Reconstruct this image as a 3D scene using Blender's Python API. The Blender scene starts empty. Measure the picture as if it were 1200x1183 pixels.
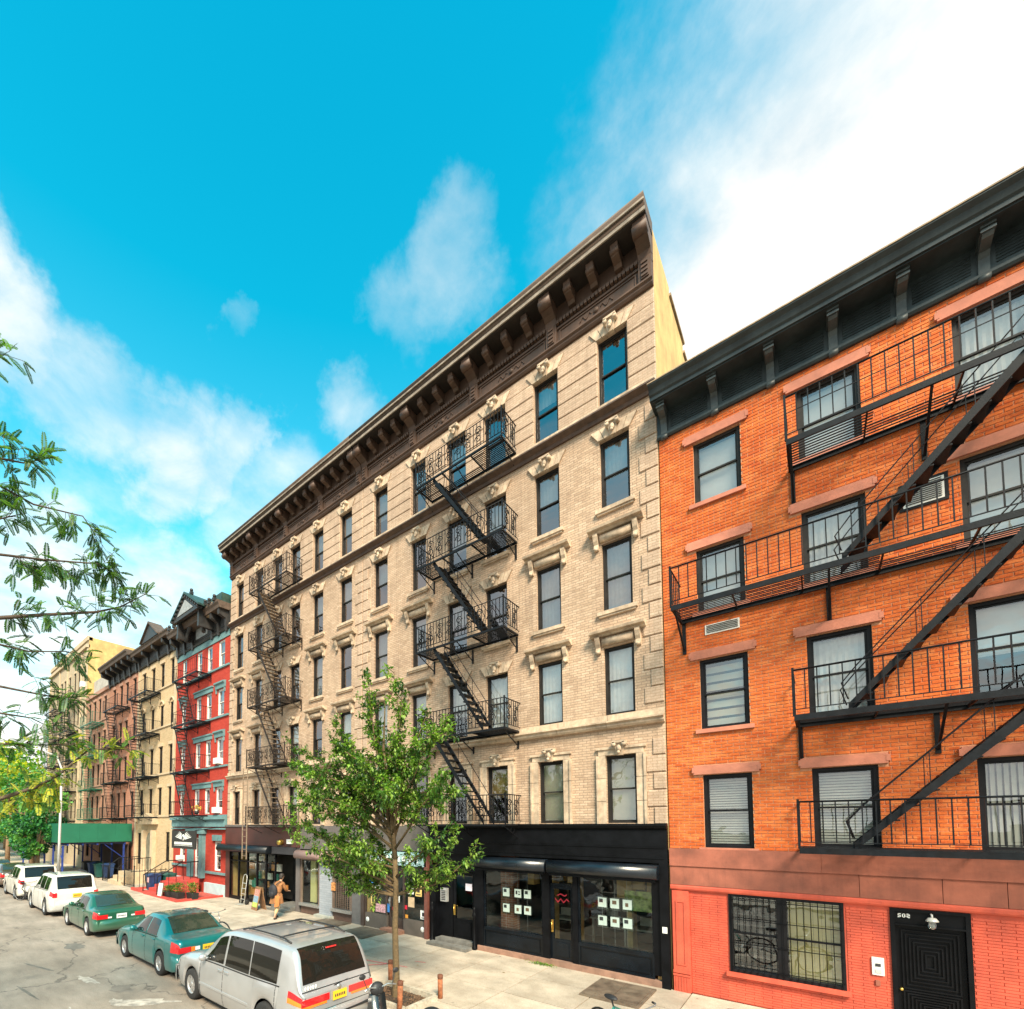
import bpy, bmesh, math, random
from mathutils import Vector, Matrix
R_ = random.Random(7)
PI = math.pi
C = bpy.context.scene.collection
scene = bpy.context.scene

# ------------------------------------------------------------------ camera
# measured from the photograph: street direction is -X, facades stand in the plane y = 12.2, camera 3.9 m above the road
IMG_W, IMG_H = 1200.0, 1183.0
FPX, PPX, PPY = 545.0, 477.0, 942.0
YAW = math.atan2(615.0, 545.0)
PITCH = math.atan(26.0 / 545.0)
cam_d = bpy.data.cameras.new('camera')
cam = bpy.data.objects.new('camera', cam_d)
C.objects.link(cam)
cam.location = (0, 0, 3.9)
fwd = Vector((-math.cos(YAW) * math.cos(PITCH), math.sin(YAW) * math.cos(PITCH), math.sin(PITCH)))
cam.rotation_euler = fwd.to_track_quat('-Z', 'Y').to_euler()
cam_d.sensor_width = 36.0
cam_d.lens = FPX / IMG_W * 36.0
cam_d.shift_x = (IMG_W / 2 - PPX) / IMG_W
cam_d.shift_y = (PPY - IMG_H / 2) / IMG_W
cam_d.clip_start = 0.05
cam_d.clip_end = 3000
scene.camera = cam

# ------------------------------------------------------------------ sun, exposure
SUN_DIR = Vector((0.62, -0.54, 0.78)).normalized()
sun_d = bpy.data.lights.new('sun', 'SUN')
sun_d.energy = 4.6
sun_d.angle = math.radians(20)
sun_d.color = (1.0, 0.82, 0.62)
sun = bpy.data.objects.new('sun', sun_d)
C.objects.link(sun)
sun.rotation_euler = (-SUN_DIR).to_track_quat('-Z', 'Y').to_euler()
scene.view_settings.view_transform = 'Standard'
scene.view_settings.look = 'None'
scene.view_settings.gamma = 1.0
scene.view_settings.exposure = 1.02
scene.view_settings.use_curve_mapping = False
scene.cycles.max_bounces = 6
scene.cycles.diffuse_bounces = 3
scene.cycles.glossy_bounces = 3
scene.cycles.transparent_max_bounces = 12
scene.cycles.use_denoising = True

# ------------------------------------------------------------------ node helpers
def nd(nt, typ, **kw):
    n = nt.nodes.new(typ)
    for k, v in kw.items():
        if k == 'inp':
            for a, b in v.items():
                n.inputs[a].default_value = b
        else:
            setattr(n, k, v)
    return n
def lk(nt, a, b): nt.links.new(a, b)
def mathn(nt, op, a, b=None, c=None, clamp=False):
    n = nt.nodes.new('ShaderNodeMath'); n.operation = op; n.use_clamp = clamp
    for i, v in enumerate((a, b, c)):
        if v is None: continue
        if isinstance(v, (int, float)): n.inputs[i].default_value = v
        else: nt.links.new(v, n.inputs[i])
    return n.outputs[0]
def mixc(nt, fac, a, b, mode='MIX'):
    n = nt.nodes.new('ShaderNodeMix'); n.data_type = 'RGBA'; n.blend_type = mode; n.clamp_result = False
    for s, v in ((n.inputs['Factor'], fac), (n.inputs[6], a), (n.inputs[7], b)):
        if isinstance(v, (int, float)): s.default_value = v
        elif isinstance(v, (tuple, list)): s.default_value = (v[0], v[1], v[2], 1)
        else: nt.links.new(v, s)
    return n.outputs[2]
def ramp(nt, fac, stops, interp='LINEAR'):
    n = nt.nodes.new('ShaderNodeValToRGB'); cr = n.color_ramp; cr.interpolation = interp
    while len(cr.elements) < len(stops): cr.elements.new(0.5)
    for e, (p, c) in zip(cr.elements, stops):
        e.position = p; e.color = (c[0], c[1], c[2], 1) if isinstance(c, (tuple, list)) else (c, c, c, 1)
    nt.links.new(fac, n.inputs[0]); return n.outputs[0]

# ------------------------------------------------------------------ world: Nishita sky with clouds laid over it by direction
def px_dir(x, y):
    r = Vector((math.sin(YAW), math.cos(YAW), 0)); u = r.cross(fwd)
    return (fwd + r * ((x - PPX) / FPX) - u * ((y - PPY) / FPX)).normalized()
world = bpy.data.worlds.new('World'); scene.world = world; world.use_nodes = True
wt = world.node_tree; wt.nodes.clear()
sky = wt.nodes.new('ShaderNodeTexSky'); sky.sky_type = 'NISHITA'; sky.sun_disc = False
sky.sun_elevation = math.asin(SUN_DIR.z); sky.sun_rotation = math.atan2(SUN_DIR.x, SUN_DIR.y)
sky.air_density = 1.0; sky.dust_density = 0.4; sky.ozone_density = 1.0
tc = wt.nodes.new('ShaderNodeTexCoord')
V = tc.outputs['Generated']
wnz = nd(wt, 'ShaderNodeTexNoise', inp={'Scale': 2.6, 'Detail': 8.0, 'Roughness': 0.62}); lk(wt, V, wnz.inputs['Vector'])
w1 = nd(wt, 'ShaderNodeVectorMath', operation='SUBTRACT'); lk(wt, wnz.outputs['Color'], w1.inputs[0]); w1.inputs[1].default_value = (.5, .5, .5)
w2 = nd(wt, 'ShaderNodeVectorMath', operation='MULTIPLY_ADD'); lk(wt, w1.outputs[0], w2.inputs[0]); w2.inputs[1].default_value = (.42, .42, .42); lk(wt, V, w2.inputs[2])
w3 = nd(wt, 'ShaderNodeVectorMath', operation='NORMALIZE'); lk(wt, w2.outputs[0], w3.inputs[0]); VD = w3.outputs[0]
def dotn(d):
    n = wt.nodes.new('ShaderNodeVectorMath'); n.operation = 'DOT_PRODUCT'
    lk(wt, VD, n.inputs[0]); n.inputs[1].default_value = tuple(d); return n.outputs['Value']
def smooth(v, lo, hi):
    n = wt.nodes.new('ShaderNodeMapRange'); n.interpolation_type = 'SMOOTHSTEP'
    lk(wt, v, n.inputs[0]); n.inputs[1].default_value = lo; n.inputs[2].default_value = hi; return n.outputs[0]
sep = wt.nodes.new('ShaderNodeSeparateXYZ'); lk(wt, V, sep.inputs[0]); ez = sep.outputs['Z']
# flatten the direction onto a cloud deck so clouds shrink towards the horizon
zz = mathn(wt, 'MAXIMUM', mathn(wt, 'ADD', ez, 0.12), 0.06)
dk = wt.nodes.new('ShaderNodeVectorMath'); dk.operation = 'SCALE'; lk(wt, V, dk.inputs[0]); lk(wt, mathn(wt, 'DIVIDE', 1.0, zz), dk.inputs['Scale'])
def noise(scale, detail=7, rough=0.55, stretch=(1, 1, 1), dist=0.0, off=(0, 0, 0)):
    m = nd(wt, 'ShaderNodeMapping'); lk(wt, dk.outputs[0], m.inputs[0]); m.inputs['Scale'].default_value = stretch; m.inputs['Location'].default_value = off
    n = nd(wt, 'ShaderNodeTexNoise', inp={'Scale': scale, 'Detail': detail, 'Roughness': rough, 'Distortion': dist}); lk(wt, m.outputs[0], n.inputs['Vector']); return n.outputs['Fac']
n1 = noise(1.6, 9, 0.58, dist=0.4); n2 = noise(4.5, 8, 0.6, dist=0.3, off=(3, 1, 0))
nn = mathn(wt, 'ADD', mathn(wt, 'MULTIPLY', n1, 0.62), mathn(wt, 'MULTIPLY', n2, 0.38))
def blob(x, y, inner, outer, w=1.0):
    d = px_dir(x, y)
    return mathn(wt, 'MULTIPLY', smooth(dotn(d), math.cos(math.radians(outer)), math.cos(math.radians(inner))), w)
blobs = [blob(1300, 420, 14, 44, 0.92), blob(1010, 60, 2, 15, 0.42), blob(850, 250, 2, 13, 0.46), blob(1150, 40, 3, 14, 0.50),
         blob(-30, 370, 2, 8, 0.66), blob(70, 450, 1, 7.5, 0.56), blob(175, 500, 1, 8, 0.62), blob(262, 545, 0.5, 6.5, 0.58),
         blob(545, 335, 0.5, 8, 0.46), blob(490, 385, 0.5, 7, 0.40), blob(385, 505, 0.5, 6, 0.48), blob(230, 380, 0.2, 2.8, 0.33),
         blob(110, 600, 1, 8, 0.40), blob(60, 700, 2, 14, 0.7), blob(160, 690, 2, 11, 0.6), blob(300, 620, 1, 8, 0.42)]
bm_ = blobs[0]
for b in blobs[1:]: bm_ = mathn(wt, 'MAXIMUM', bm_, b)
# unseen warm-white cloud bank behind the camera, added to warm the light
back = mathn(wt, 'MULTIPLY', mathn(wt, 'MULTIPLY', smooth(dotn((0.1, -0.99, 0.1)), 0.1, 0.55), smooth(ez, 0.80, 0.45)), 0.80)
bm_ = mathn(wt, 'MAXIMUM', bm_, back)
low = smooth(ez, 0.46, 0.06)
bm_ = mathn(wt, 'MAXIMUM', bm_, mathn(wt, 'MULTIPLY', low, 1.02))
cl = mathn(wt, 'ADD', bm_, mathn(wt, 'MULTIPLY', mathn(wt, 'SUBTRACT', nn, 0.5), 1.35))
cloud = smooth(cl, 0.20, 0.98)
# grade the clear sky to the cyan of the photograph, paler towards the horizon
grad = ramp(wt, ez, [(0.0, (2.6, 2.6, 1.95)), (0.25, (1.5, 2.5, 1.95)), (0.5, (0.55, 2.35, 1.88)), (0.75, (0.03, 2.08, 1.78)), (1.0, (0.01, 1.9, 1.74))])
skyc = mixc(wt, 1.0, sky.outputs[0], grad, 'MULTIPLY')
shade = ramp(wt, n2, [(0.28, (4.5, 4.7, 4.75)), (0.5, (5.8, 5.65, 5.35)), (0.75, (6.6, 6.25, 5.7))])
col = mixc(wt, cloud, skyc, shade)
bg = wt.nodes.new('ShaderNodeBackground'); lk(wt, col, bg.inputs[0]); bg.inputs[1].default_value = 0.1
wo = wt.nodes.new('ShaderNodeOutputWorld'); lk(wt, bg.outputs[0], wo.inputs[0])

# ------------------------------------------------------------------ materials
MATS = {}
def newmat(name):
    m = bpy.data.materials.new(name); m.use_nodes = True; nt = m.node_tree
    b = nt.nodes['Principled BSDF']; MATS[name] = m
    return m, nt, b
def wpos(nt): return nt.nodes.new('ShaderNodeNewGeometry').outputs['Position']
def nz(nt, vec, scale, detail=4, rough=0.55, stretch=None):
    if stretch:
        m = nd(nt, 'ShaderNodeMapping'); m.inputs['Scale'].default_value = stretch; lk(nt, vec, m.inputs[0]); vec = m.outputs[0]
    n = nd(nt, 'ShaderNodeTexNoise', inp={'Scale': scale, 'Detail': detail, 'Roughness': rough}); lk(nt, vec, n.inputs['Vector']); return n.outputs['Fac']
def bump(nt, b, h, strength=0.3, dist=0.01, prev=None):
    n = nd(nt, 'ShaderNodeBump', inp={'Strength': strength, 'Distance': dist}); lk(nt, h, n.inputs['Height'])
    if prev is not None: lk(nt, prev, n.inputs['Normal'])
    lk(nt, n.outputs[0], b.inputs['Normal']); return n.outputs[0]
def mat(name, col, rough=0.7, metal=0.0, var=0.15, scale=6.0, dirt=0.0, dirtcol=(0.05, 0.04, 0.03), bmp=0.15, streak=0.0, spec=0.5, coat=0.0, objvar=0.0):
    """painted / stone / metal surface: base colour with mottling, optional grime and vertical rain streaks"""
    if name in MATS: return MATS[name]
    m, nt, b = newmat(name)
    p = wpos(nt)
    f = nz(nt, p, scale, 6, 0.6)
    dark = tuple(c * (1 - var * 1.6) for c in col); lite = tuple(min(1, c * (1 + var * 1.3)) for c in col)
    c = ramp(nt, f, [(0.28, dark), (0.72, lite)])
    if objvar:
        oi = nt.nodes.new('ShaderNodeObjectInfo')
        c = mixc(nt, 1.0, c, ramp(nt, oi.outputs['Random'], [(0, 1 - objvar), (1, 1 + objvar)]), 'MULTIPLY')
    if dirt:
        g = nz(nt, p, 1.7, 7, 0.65)
        c = mixc(nt, mathn(nt, 'MULTIPLY', ramp(nt, g, [(0.45, 0.0), (0.72, 1.0)]), dirt), c, dirtcol)
    if streak:
        g = nz(nt, p, 3.0, 6, 0.7, (2.2, 2.2, 0.22))
        c = mixc(nt, mathn(nt, 'MULTIPLY', ramp(nt, g, [(0.48, 0.0), (0.75, 1.0)]), streak), c, dirtcol)
    lk(nt, c, b.inputs['Base Color'])
    lk(nt, mathn(nt, 'ADD', mathn(nt, 'MULTIPLY', f, 0.25), rough - 0.12, clamp=True), b.inputs['Roughness'])
    b.inputs['Metallic'].default_value = metal
    b.inputs['Specular IOR Level'].default_value = spec
    b.inputs['Coat Weight'].default_value = coat; b.inputs['Coat Roughness'].default_value = 0.06
    if bmp: bump(nt, b, nz(nt, p, scale * 9, 5, 0.6), bmp, 0.01)
    return m
def brick_mat(name, cols, mortar=(0.4, 0.36, 0.3), bw=0.21, bh=0.07, real=False, dirt=0.3, dirtcol=(0.1, 0.07, 0.05), mw=0.012, bstr=0.5, offy=0.0, streak=0.0):
    """brick with a colour of its own for each brick; real=True: the bricks are geometry and this only colours them"""
    m, nt, b = newmat(name)
    p = wpos(nt); s = nt.nodes.new('ShaderNodeSeparateXYZ'); lk(nt, p, s.inputs[0])
    u = mathn(nt, 'ADD', s.outputs[0], mathn(nt, 'MULTIPLY', s.outputs[1], 1.0 if offy == 0 else offy))
    row = mathn(nt, 'FLOOR', mathn(nt, 'DIVIDE', s.outputs[2], bh))
    half = mathn(nt, 'MULTIPLY', mathn(nt, 'FLOORED_MODULO', row, 2.0), 0.5)
    # the wall plane itself is at a fixed y, so use x only for the columns
    cx = mathn(nt, 'ADD', mathn(nt, 'DIVIDE', u if offy else s.outputs[0], bw), half)
    colm = mathn(nt, 'FLOOR', cx)
    cmb = nt.nodes.new('ShaderNodeCombineXYZ'); lk(nt, colm, cmb.inputs[0]); lk(nt, row, cmb.inputs[1])
    wn = nt.nodes.new('ShaderNodeTexWhiteNoise'); wn.noise_dimensions = '2D'; lk(nt, cmb.outputs[0], wn.inputs['Vector'])
    c = ramp(nt, wn.outputs['Value'], [(i / (len(cols) - 1), k) for i, k in enumerate(cols)])
    f = nz(nt, p, 0.55, 6, 0.6)
    c = mixc(nt, 1.0, c, ramp(nt, f, [(0.3, 0.84), (0.7, 1.14)]), 'MULTIPLY')
    f3 = nz(nt, p, 34, 3, 0.6)
    c = mixc(nt, 1.0, c, ramp(nt, f3, [(0.25, 0.8), (0.75, 1.18)]), 'MULTIPLY')
    hgt = f3
    if not real:
        fx = mathn(nt, 'FRACT', cx); fz = mathn(nt, 'FRACT', mathn(nt, 'DIVIDE', s.outputs[2], bh))
        ex = mathn(nt, 'MINIMUM', fx, mathn(nt, 'SUBTRACT', 1.0, fx)); ez_ = mathn(nt, 'MINIMUM', fz, mathn(nt, 'SUBTRACT', 1.0, fz))
        k = mathn(nt, 'MINIMUM', mathn(nt, 'MULTIPLY', ex, bw), mathn(nt, 'MULTIPLY', ez_, bh))
        mr = nd(nt, 'ShaderNodeMapRange'); lk(nt, k, mr.inputs[0]); mr.inputs[1].default_value = mw * 0.35; mr.inputs[2].default_value = mw * 0.75
        c = mixc(nt, mr.outputs[0], mortar, c)
        hgt = mathn(nt, 'ADD', mr.outputs[0], mathn(nt, 'MULTIPLY', f3, 0.3))
    if dirt:
        g = nz(nt, p, 1.1, 8, 0.68)
        c = mixc(nt, mathn(nt, 'MULTIPLY', ramp(nt, g, [(0.46, 0.0), (0.75, 1.0)]), dirt), c, dirtcol)
    if streak:
        g = nz(nt, p, 2.4, 6, 0.7, (2.2, 2.2, 0.2))
        c = mixc(nt, mathn(nt, 'MULTIPLY', ramp(nt, g, [(0.5, 0.0), (0.75, 1.0)]), streak), c, dirtcol)
    lk(nt, c, b.inputs['Base Color']); b.inputs['Roughness'].default_value = 0.86; b.inputs['Specular IOR Level'].default_value = 0.25
    bump(nt, b, hgt, bstr, 0.006)
    return m
def glass_mat(name, refl=0.4, tint=(0.55, 0.6, 0.6), rough=0.0, gcol=(0.9, 0.95, 1.0), edge=0.6):
    """window pane: see-through, mirroring more the flatter you look along it"""
    m, nt, b = newmat(name); nt.nodes.remove(b)
    out = nt.nodes['Material Output']
    tr = nd(nt, 'ShaderNodeBsdfTransparent'); tr.inputs[0].default_value = (*tint, 1)
    gl = nd(nt, 'ShaderNodeBsdfGlossy'); gl.inputs['Color'].default_value = (*gcol, 1); gl.inputs['Roughness'].default_value = rough
    p = wpos(nt); w = nz(nt, p, 1.6, 2, 0.5)
    bp = nd(nt, 'ShaderNodeBump', inp={'Strength': 0.12, 'Distance': 0.05}); lk(nt, w, bp.inputs['Height']); lk(nt, bp.outputs[0], gl.inputs['Normal'])
    lw = nd(nt, 'ShaderNodeLayerWeight', inp={'Blend': 0.35})
    fac = mathn(nt, 'ADD', mathn(nt, 'MULTIPLY', lw.outputs['Fresnel'], edge), refl, clamp=True)
    mx = nt.nodes.new('ShaderNodeMixShader'); lk(nt, fac, mx.inputs[0]); lk(nt, tr.outputs[0], mx.inputs[1]); lk(nt, gl.outputs[0], mx.inputs[2]); lk(nt, mx.outputs[0], out.inputs[0])
    return m

BLACK = mat('black_paint', (0.004, 0.0045, 0.006), 0.45, var=0.3, scale=4, bmp=0.12, spec=0.16)
FEM = mat('fire_escape_black_paint', (0.006, 0.008, 0.011), 0.5, var=0.35, scale=9, bmp=0.25, spec=0.2, dirt=0.2, dirtcol=(0.03, 0.018, 0.012))
FEG = mat('fire_escape_green_paint', (0.02, 0.12, 0.07), 0.5, var=0.3, scale=9)
FEBR = mat('fire_escape_weathered_paint', (0.03, 0.022, 0.018), 0.6, var=0.3, scale=9, spec=.2)
DARKFRAME = mat('dark_window_frame_paint', (0.022, 0.02, 0.018), 0.5, var=0.25, scale=5, bmp=0.1, spec=.25)
BLACKFRAME = mat('black_window_frame_paint', (0.010, 0.010, 0.012), 0.45, var=0.25, scale=5, bmp=0.1, spec=.2)
WHITEFRAME = mat('white_window_frame_paint', (0.72, 0.72, 0.68), 0.5, var=0.1, scale=5, bmp=0.1)
INTERIOR = mat('dark_room', (0.03, 0.028, 0.026), 0.9, var=0.5, scale=1.5, bmp=0)
GLASS = glass_mat('window_glass', 0.24, gcol=(.80, .78, .82))
GLASSB = glass_mat('bright_window_glass', 0.16, (0.85, 0.87, 0.86))
GLASSS = glass_mat('shop_glass', 0.045, (0.80, 0.88, 0.86), edge=.22)
BLIND = mat('cream_roller_blind', (0.70, 0.66, 0.52), 0.8, var=0.06, scale=3, bmp=0.05)
CURTAIN = mat('white_curtain', (0.80, 0.80, 0.76), 0.85, var=0.07, scale=8, bmp=0.1)
TANBLIND = mat('tan_paper_blind', (0.50, 0.36, 0.14), 0.8, var=0.2, scale=3, bmp=0.05)
WHITEBOX = mat('white_metal_casing', (0.72, 0.72, 0.68), 0.5, var=0.08, scale=10)
PAPER = mat('white_paper', (0.82, 0.84, 0.82), 0.7, var=0.04, scale=10, bmp=0)
YPAPER = mat('yellow_paper', (0.75, 0.55, 0.18), 0.7, var=0.08, scale=10, bmp=0)
INK = mat('dark_print', (0.03, 0.03, 0.035), 0.7, var=0.1, bmp=0)
REDINK = mat('red_print', (0.65, 0.02, 0.05), 0.6, var=0.1, bmp=0)
BLUEINK = mat('blue_print', (0.05, 0.25, 0.65), 0.6, var=0.1, bmp=0)
STEEL = mat('galvanised_steel', (0.45, 0.46, 0.46), 0.4, 0.8, var=0.15, scale=12)
BRASS = mat('brass', (0.75, 0.5, 0.12), 0.3, 0.9, var=0.1)
WOOD = mat('brown_wood', (0.25, 0.13, 0.06), 0.7, var=0.3, scale=8)
RUST = mat('rusty_steel', (0.32, 0.11, 0.045), 0.8, var=0.35, scale=14, bmp=0.4)

# ------------------------------------------------------------------ object helpers
class MB:
    """collects faces; build() links them as one mesh object"""
    def __init__(s): s.v = []; s.f = []; s.m = []; s.sm = []; s.cm = 0; s.cs = False
    def face(s, pts):
        i = len(s.v); s.v.extend([tuple(p) for p in pts]); s.f.append(tuple(range(i, i + len(pts)))); s.m.append(s.cm); s.sm.append(s.cs)
    def box(s, x0, x1, y0, y1, z0, z1, skip=''):
        if x0 > x1: x0, x1 = x1, x0
        if y0 > y1: y0, y1 = y1, y0
        if z0 > z1: z0, z1 = z1, z0
        i = len(s.v)
        s.v.extend([(x0, y0, z0), (x1, y0, z0), (x1, y1, z0), (x0, y1, z0), (x0, y0, z1), (x1, y0, z1), (x1, y1, z1), (x0, y1, z1)])
        for k, q in (('f', (0, 1, 5, 4)), ('r', (1, 2, 6, 5)), ('b', (2, 3, 7, 6)), ('l', (3, 0, 4, 7)), ('u', (4, 5, 6, 7)), ('d', (3, 2, 1, 0))):
            if k not in skip:
                s.f.append(tuple(i + a for a in q)); s.m.append(s.cm); s.sm.append(False)
        return s
    def hexa(s, p):  # 8 points: bottom 4 ccw, top 4 ccw
        i = len(s.v); s.v.extend([tuple(a) for a in p])
        for q in ((0, 1, 5, 4), (1, 2, 6, 5), (2, 3, 7, 6), (3, 0, 4, 7), (4, 5, 6, 7), (3, 2, 1, 0)):
            s.f.append(tuple(i + a for a in q)); s.m.append(s.cm); s.sm.append(False)
        return s
    def tube(s, a, b, r, n=6, r2=None, caps=True):
        a = Vector(a); b = Vector(b); r2 = r if r2 is None else r2
        d = (b - a)
        if d.length < 1e-6: return s
        d.normalize(); u = d.orthogonal().normalized(); w = d.cross(u)
        i = len(s.v)
        for c, rr in ((a, r), (b, r2)):
            for k in range(n):
                t = 2 * PI * k / n; s.v.append(tuple(c + (u * math.cos(t) + w * math.sin(t)) * rr))
        for k in range(n):
            s.f.append((i + k, i + (k + 1) % n, i + n + (k + 1) % n, i + n + k)); s.m.append(s.cm); s.sm.append(n > 5)
        if caps:
            s.f.append(tuple(i + k for k in reversed(range(n)))); s.m.append(s.cm); s.sm.append(False)
            s.f.append(tuple(i + n + k for k in range(n))); s.m.append(s.cm); s.sm.append(False)
        return s
    def path(s, pts, r, n=6, rs=None, closed=False):
        """continuous tube through points"""
        P = [Vector(p) for p in pts]; i0 = len(s.v); N = len(P); u = None
        for j, p in enumerate(P):
            if closed: t = P[(j + 1) % N] - P[j - 1]
            else: t = P[min(j + 1, N - 1)] - P[max(j - 1, 0)]
            t.normalize()
            if u is None: u = t.orthogonal().normalized()
            else:
                u = (u - t * u.dot(t))
                u = u.normalized() if u.length > 1e-5 else t.orthogonal().normalized()
            w = t.cross(u); rr = rs[j] if rs else r
            for k in range(n):
                a = 2 * PI * k / n; s.v.append(tuple(p + (u * math.cos(a) + w * math.sin(a)) * rr))
        for j in range(N if closed else N - 1):
            q = ((j + 1) % N)
            for k in range(n):
                s.f.append((i0 + j * n + k, i0 + j * n + (k + 1) % n, i0 + q * n + (k + 1) % n, i0 + q * n + k)); s.m.append(s.cm); s.sm.append(True)
        if not closed:
            s.f.append(tuple(i0 + k for k in reversed(range(n)))); s.m.append(s.cm); s.sm.append(False)
            s.f.append(tuple(i0 + (N - 1) * n + k for k in range(n))); s.m.append(s.cm); s.sm.append(False)
        return s
    def prism(s, poly, a0, a1, axis='x'):
        """extrude a polygon: axis x -> poly in (y,z); axis y -> (x,z); axis z -> (x,y)"""
        def P(p, a):
            return (a, p[0], p[1]) if axis == 'x' else ((p[0], a, p[1]) if axis == 'y' else (p[0], p[1], a))
        i = len(s.v); n = len(poly)
        s.v.extend([P(p, a0) for p in poly]); s.v.extend([P(p, a1) for p in poly])
        for k in range(n):
            s.f.append((i + k, i + (k + 1) % n, i + n + (k + 1) % n, i + n + k)); s.m.append(s.cm); s.sm.append(s.cs)
        s.f.append(tuple(i + k for k in reversed(range(n)))); s.m.append(s.cm); s.sm.append(False)
        s.f.append(tuple(i + n + k for k in range(n))); s.m.append(s.cm); s.sm.append(False)
        return s
    def lathe(s, prof, c=(0, 0, 0), axis='z', n=16):
        """revolve (radius, height) profile"""
        i = len(s.v); m = len(prof)
        for k in range(n):
            t = 2 * PI * k / n; ct, st = math.cos(t), math.sin(t)
            for r, h in prof:
                if axis == 'z': p = (r * ct, r * st, h)
                elif axis == 'y': p = (r * ct, h, r * st)
                else: p = (h, r * ct, r * st)
                s.v.append((p[0] + c[0], p[1] + c[1], p[2] + c[2]))
        for k in range(n):
            q = (k + 1) % n
            for j in range(m - 1):
                s.f.append((i + k * m + j, i + q * m + j, i + q * m + j + 1, i + k * m + j + 1)); s.m.append(s.cm); s.sm.append(True)
        return s
    def ball(s, c, r, n=10, m=6, sc=(1, 1, 1)):
        prof = [(max(1e-4, r * math.sin(PI * j / m)), -r * math.cos(PI * j / m)) for j in range(m + 1)]
        i = len(s.v); s.lathe(prof, (0, 0, 0), 'z', n)
        for k in range(i, len(s.v)):
            v = s.v[k]; s.v[k] = (v[0] * sc[0] + c[0], v[1] * sc[1] + c[1], v[2] * sc[2] + c[2])
        return s
    def mesh(s, name, mats):
        me = bpy.data.meshes.new(name); me.from_pydata(s.v, [], s.f)
        if not isinstance(mats, (list, tuple)): mats = [mats]
        for k in mats: me.materials.append(k)
        if any(s.m): me.polygons.foreach_set('material_index', s.m)
        me.polygons.foreach_set('use_smooth', s.sm)
        me.update(); return me
    def build(s, name, mats, parent=None, loc=None, fix=True):
        me = s.mesh(name, mats)
        if fix: fixn(me)
        return link(name, me, parent, loc)
def fixn(me):
    b = bmesh.new(); b.from_mesh(me); bmesh.ops.recalc_face_normals(b, faces=b.faces); b.to_mesh(me); b.free()
def link(name, me, parent=None, loc=None, rot=None, scale=None):
    o = bpy.data.objects.new(name, me); C.objects.link(o)
    if parent is not None: o.parent = parent
    if loc is not None: o.location = loc
    if rot is not None: o.rotation_euler = rot
    if scale is not None: o.scale = scale
    return o
def tag(o, label=None, cat=None, group=None, kind=None):
    if label: o['label'] = label
    if cat: o['category'] = cat
    if group: o['group'] = group
    if kind: o['kind'] = kind
    return o
def thing(name, label, cat, loc=(0, 0, 0), group=None):
    o = bpy.data.objects.new(name, None); o.empty_display_size = 0.3; C.objects.link(o); o.location = loc
    return tag(o, label, cat, group)
def copy_tree(o, parent=None):
    c = o.copy(); C.objects.link(c)
    if parent is not None: c.parent = parent
    for ch in KIDS.get(o.name, []) or [k for k in o.children]: copy_tree(ch, c)
    return c
KIDS = {}
def pieces(name, me, places, parent, rots=None):
    """the same mesh set down once for each place, each an object"""
    out = []
    for i, p in enumerate(places): out.append(link(name, me, parent, p, rots[i] if rots else None))
    return out
def boxmesh(name, sx, sy, sz, m, bev=0.0):
    """box from (0,0,0) to (sx,sy,sz), front edges chamfered"""
    q = MB()
    if bev:
        b = bev
        q.v = [(0, b, 0), (sx, b, 0), (sx, sy, 0), (0, sy, 0), (0, b, sz), (sx, b, sz), (sx, sy, sz), (0, sy, sz), (b, 0, b), (sx - b, 0, b), (sx - b, 0, sz - b), (b, 0, sz - b)]
        q.f = [(8, 9, 10, 11), (0, 1, 9, 8), (1, 5, 10, 9), (5, 4, 11, 10), (4, 0, 8, 11), (0, 4, 7, 3), (1, 2, 6, 5), (4, 5, 6, 7), (0, 3, 2, 1)]
        q.m = [0] * 9; q.sm = [False] * 9
    else: q.box(0, sx, 0, sy, 0, sz)
    return q.mesh(name, m)

YF = 12.2   # facade plane of the whole row
# ------------------------------------------------------------------ walls with real openings
def wall_mb(q, x0, x1, z0, z1, ops, y=YF, depth=0.28, arch=()):
    xs = sorted({x0, x1, *[o[0] for o in ops], *[o[1] for o in ops]}); zs = sorted({z0, z1, *[o[2] for o in ops], *[o[3] for o in ops]})
    xs = [v for v in xs if x0 <= v <= x1]; zs = [v for v in zs if z0 <= v <= z1]
    for a, b in zip(xs, xs[1:]):
        for c, d in zip(zs, zs[1:]):
            mx, mz = (a + b) / 2, (c + d) / 2
            if any(o[0] < mx < o[1] and o[2] < mz < o[3] for o in ops): continue
            q.face([(a, y, c), (b, y, c), (b, y, d), (a, y, d)])
    for a, b, c, d in ops:
        Y = y + depth
        q.face([(a, y, c), (a, y, d), (a, Y, d), (a, Y, c)]); q.face([(b, y, c), (b, Y, c), (b, Y, d), (b, y, d)])
        q.face([(a, y, d), (b, y, d), (b, Y, d), (a, Y, d)]); q.face([(a, y, c), (a, Y, c), (b, Y, c), (b, y, c)])
    return q

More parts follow.
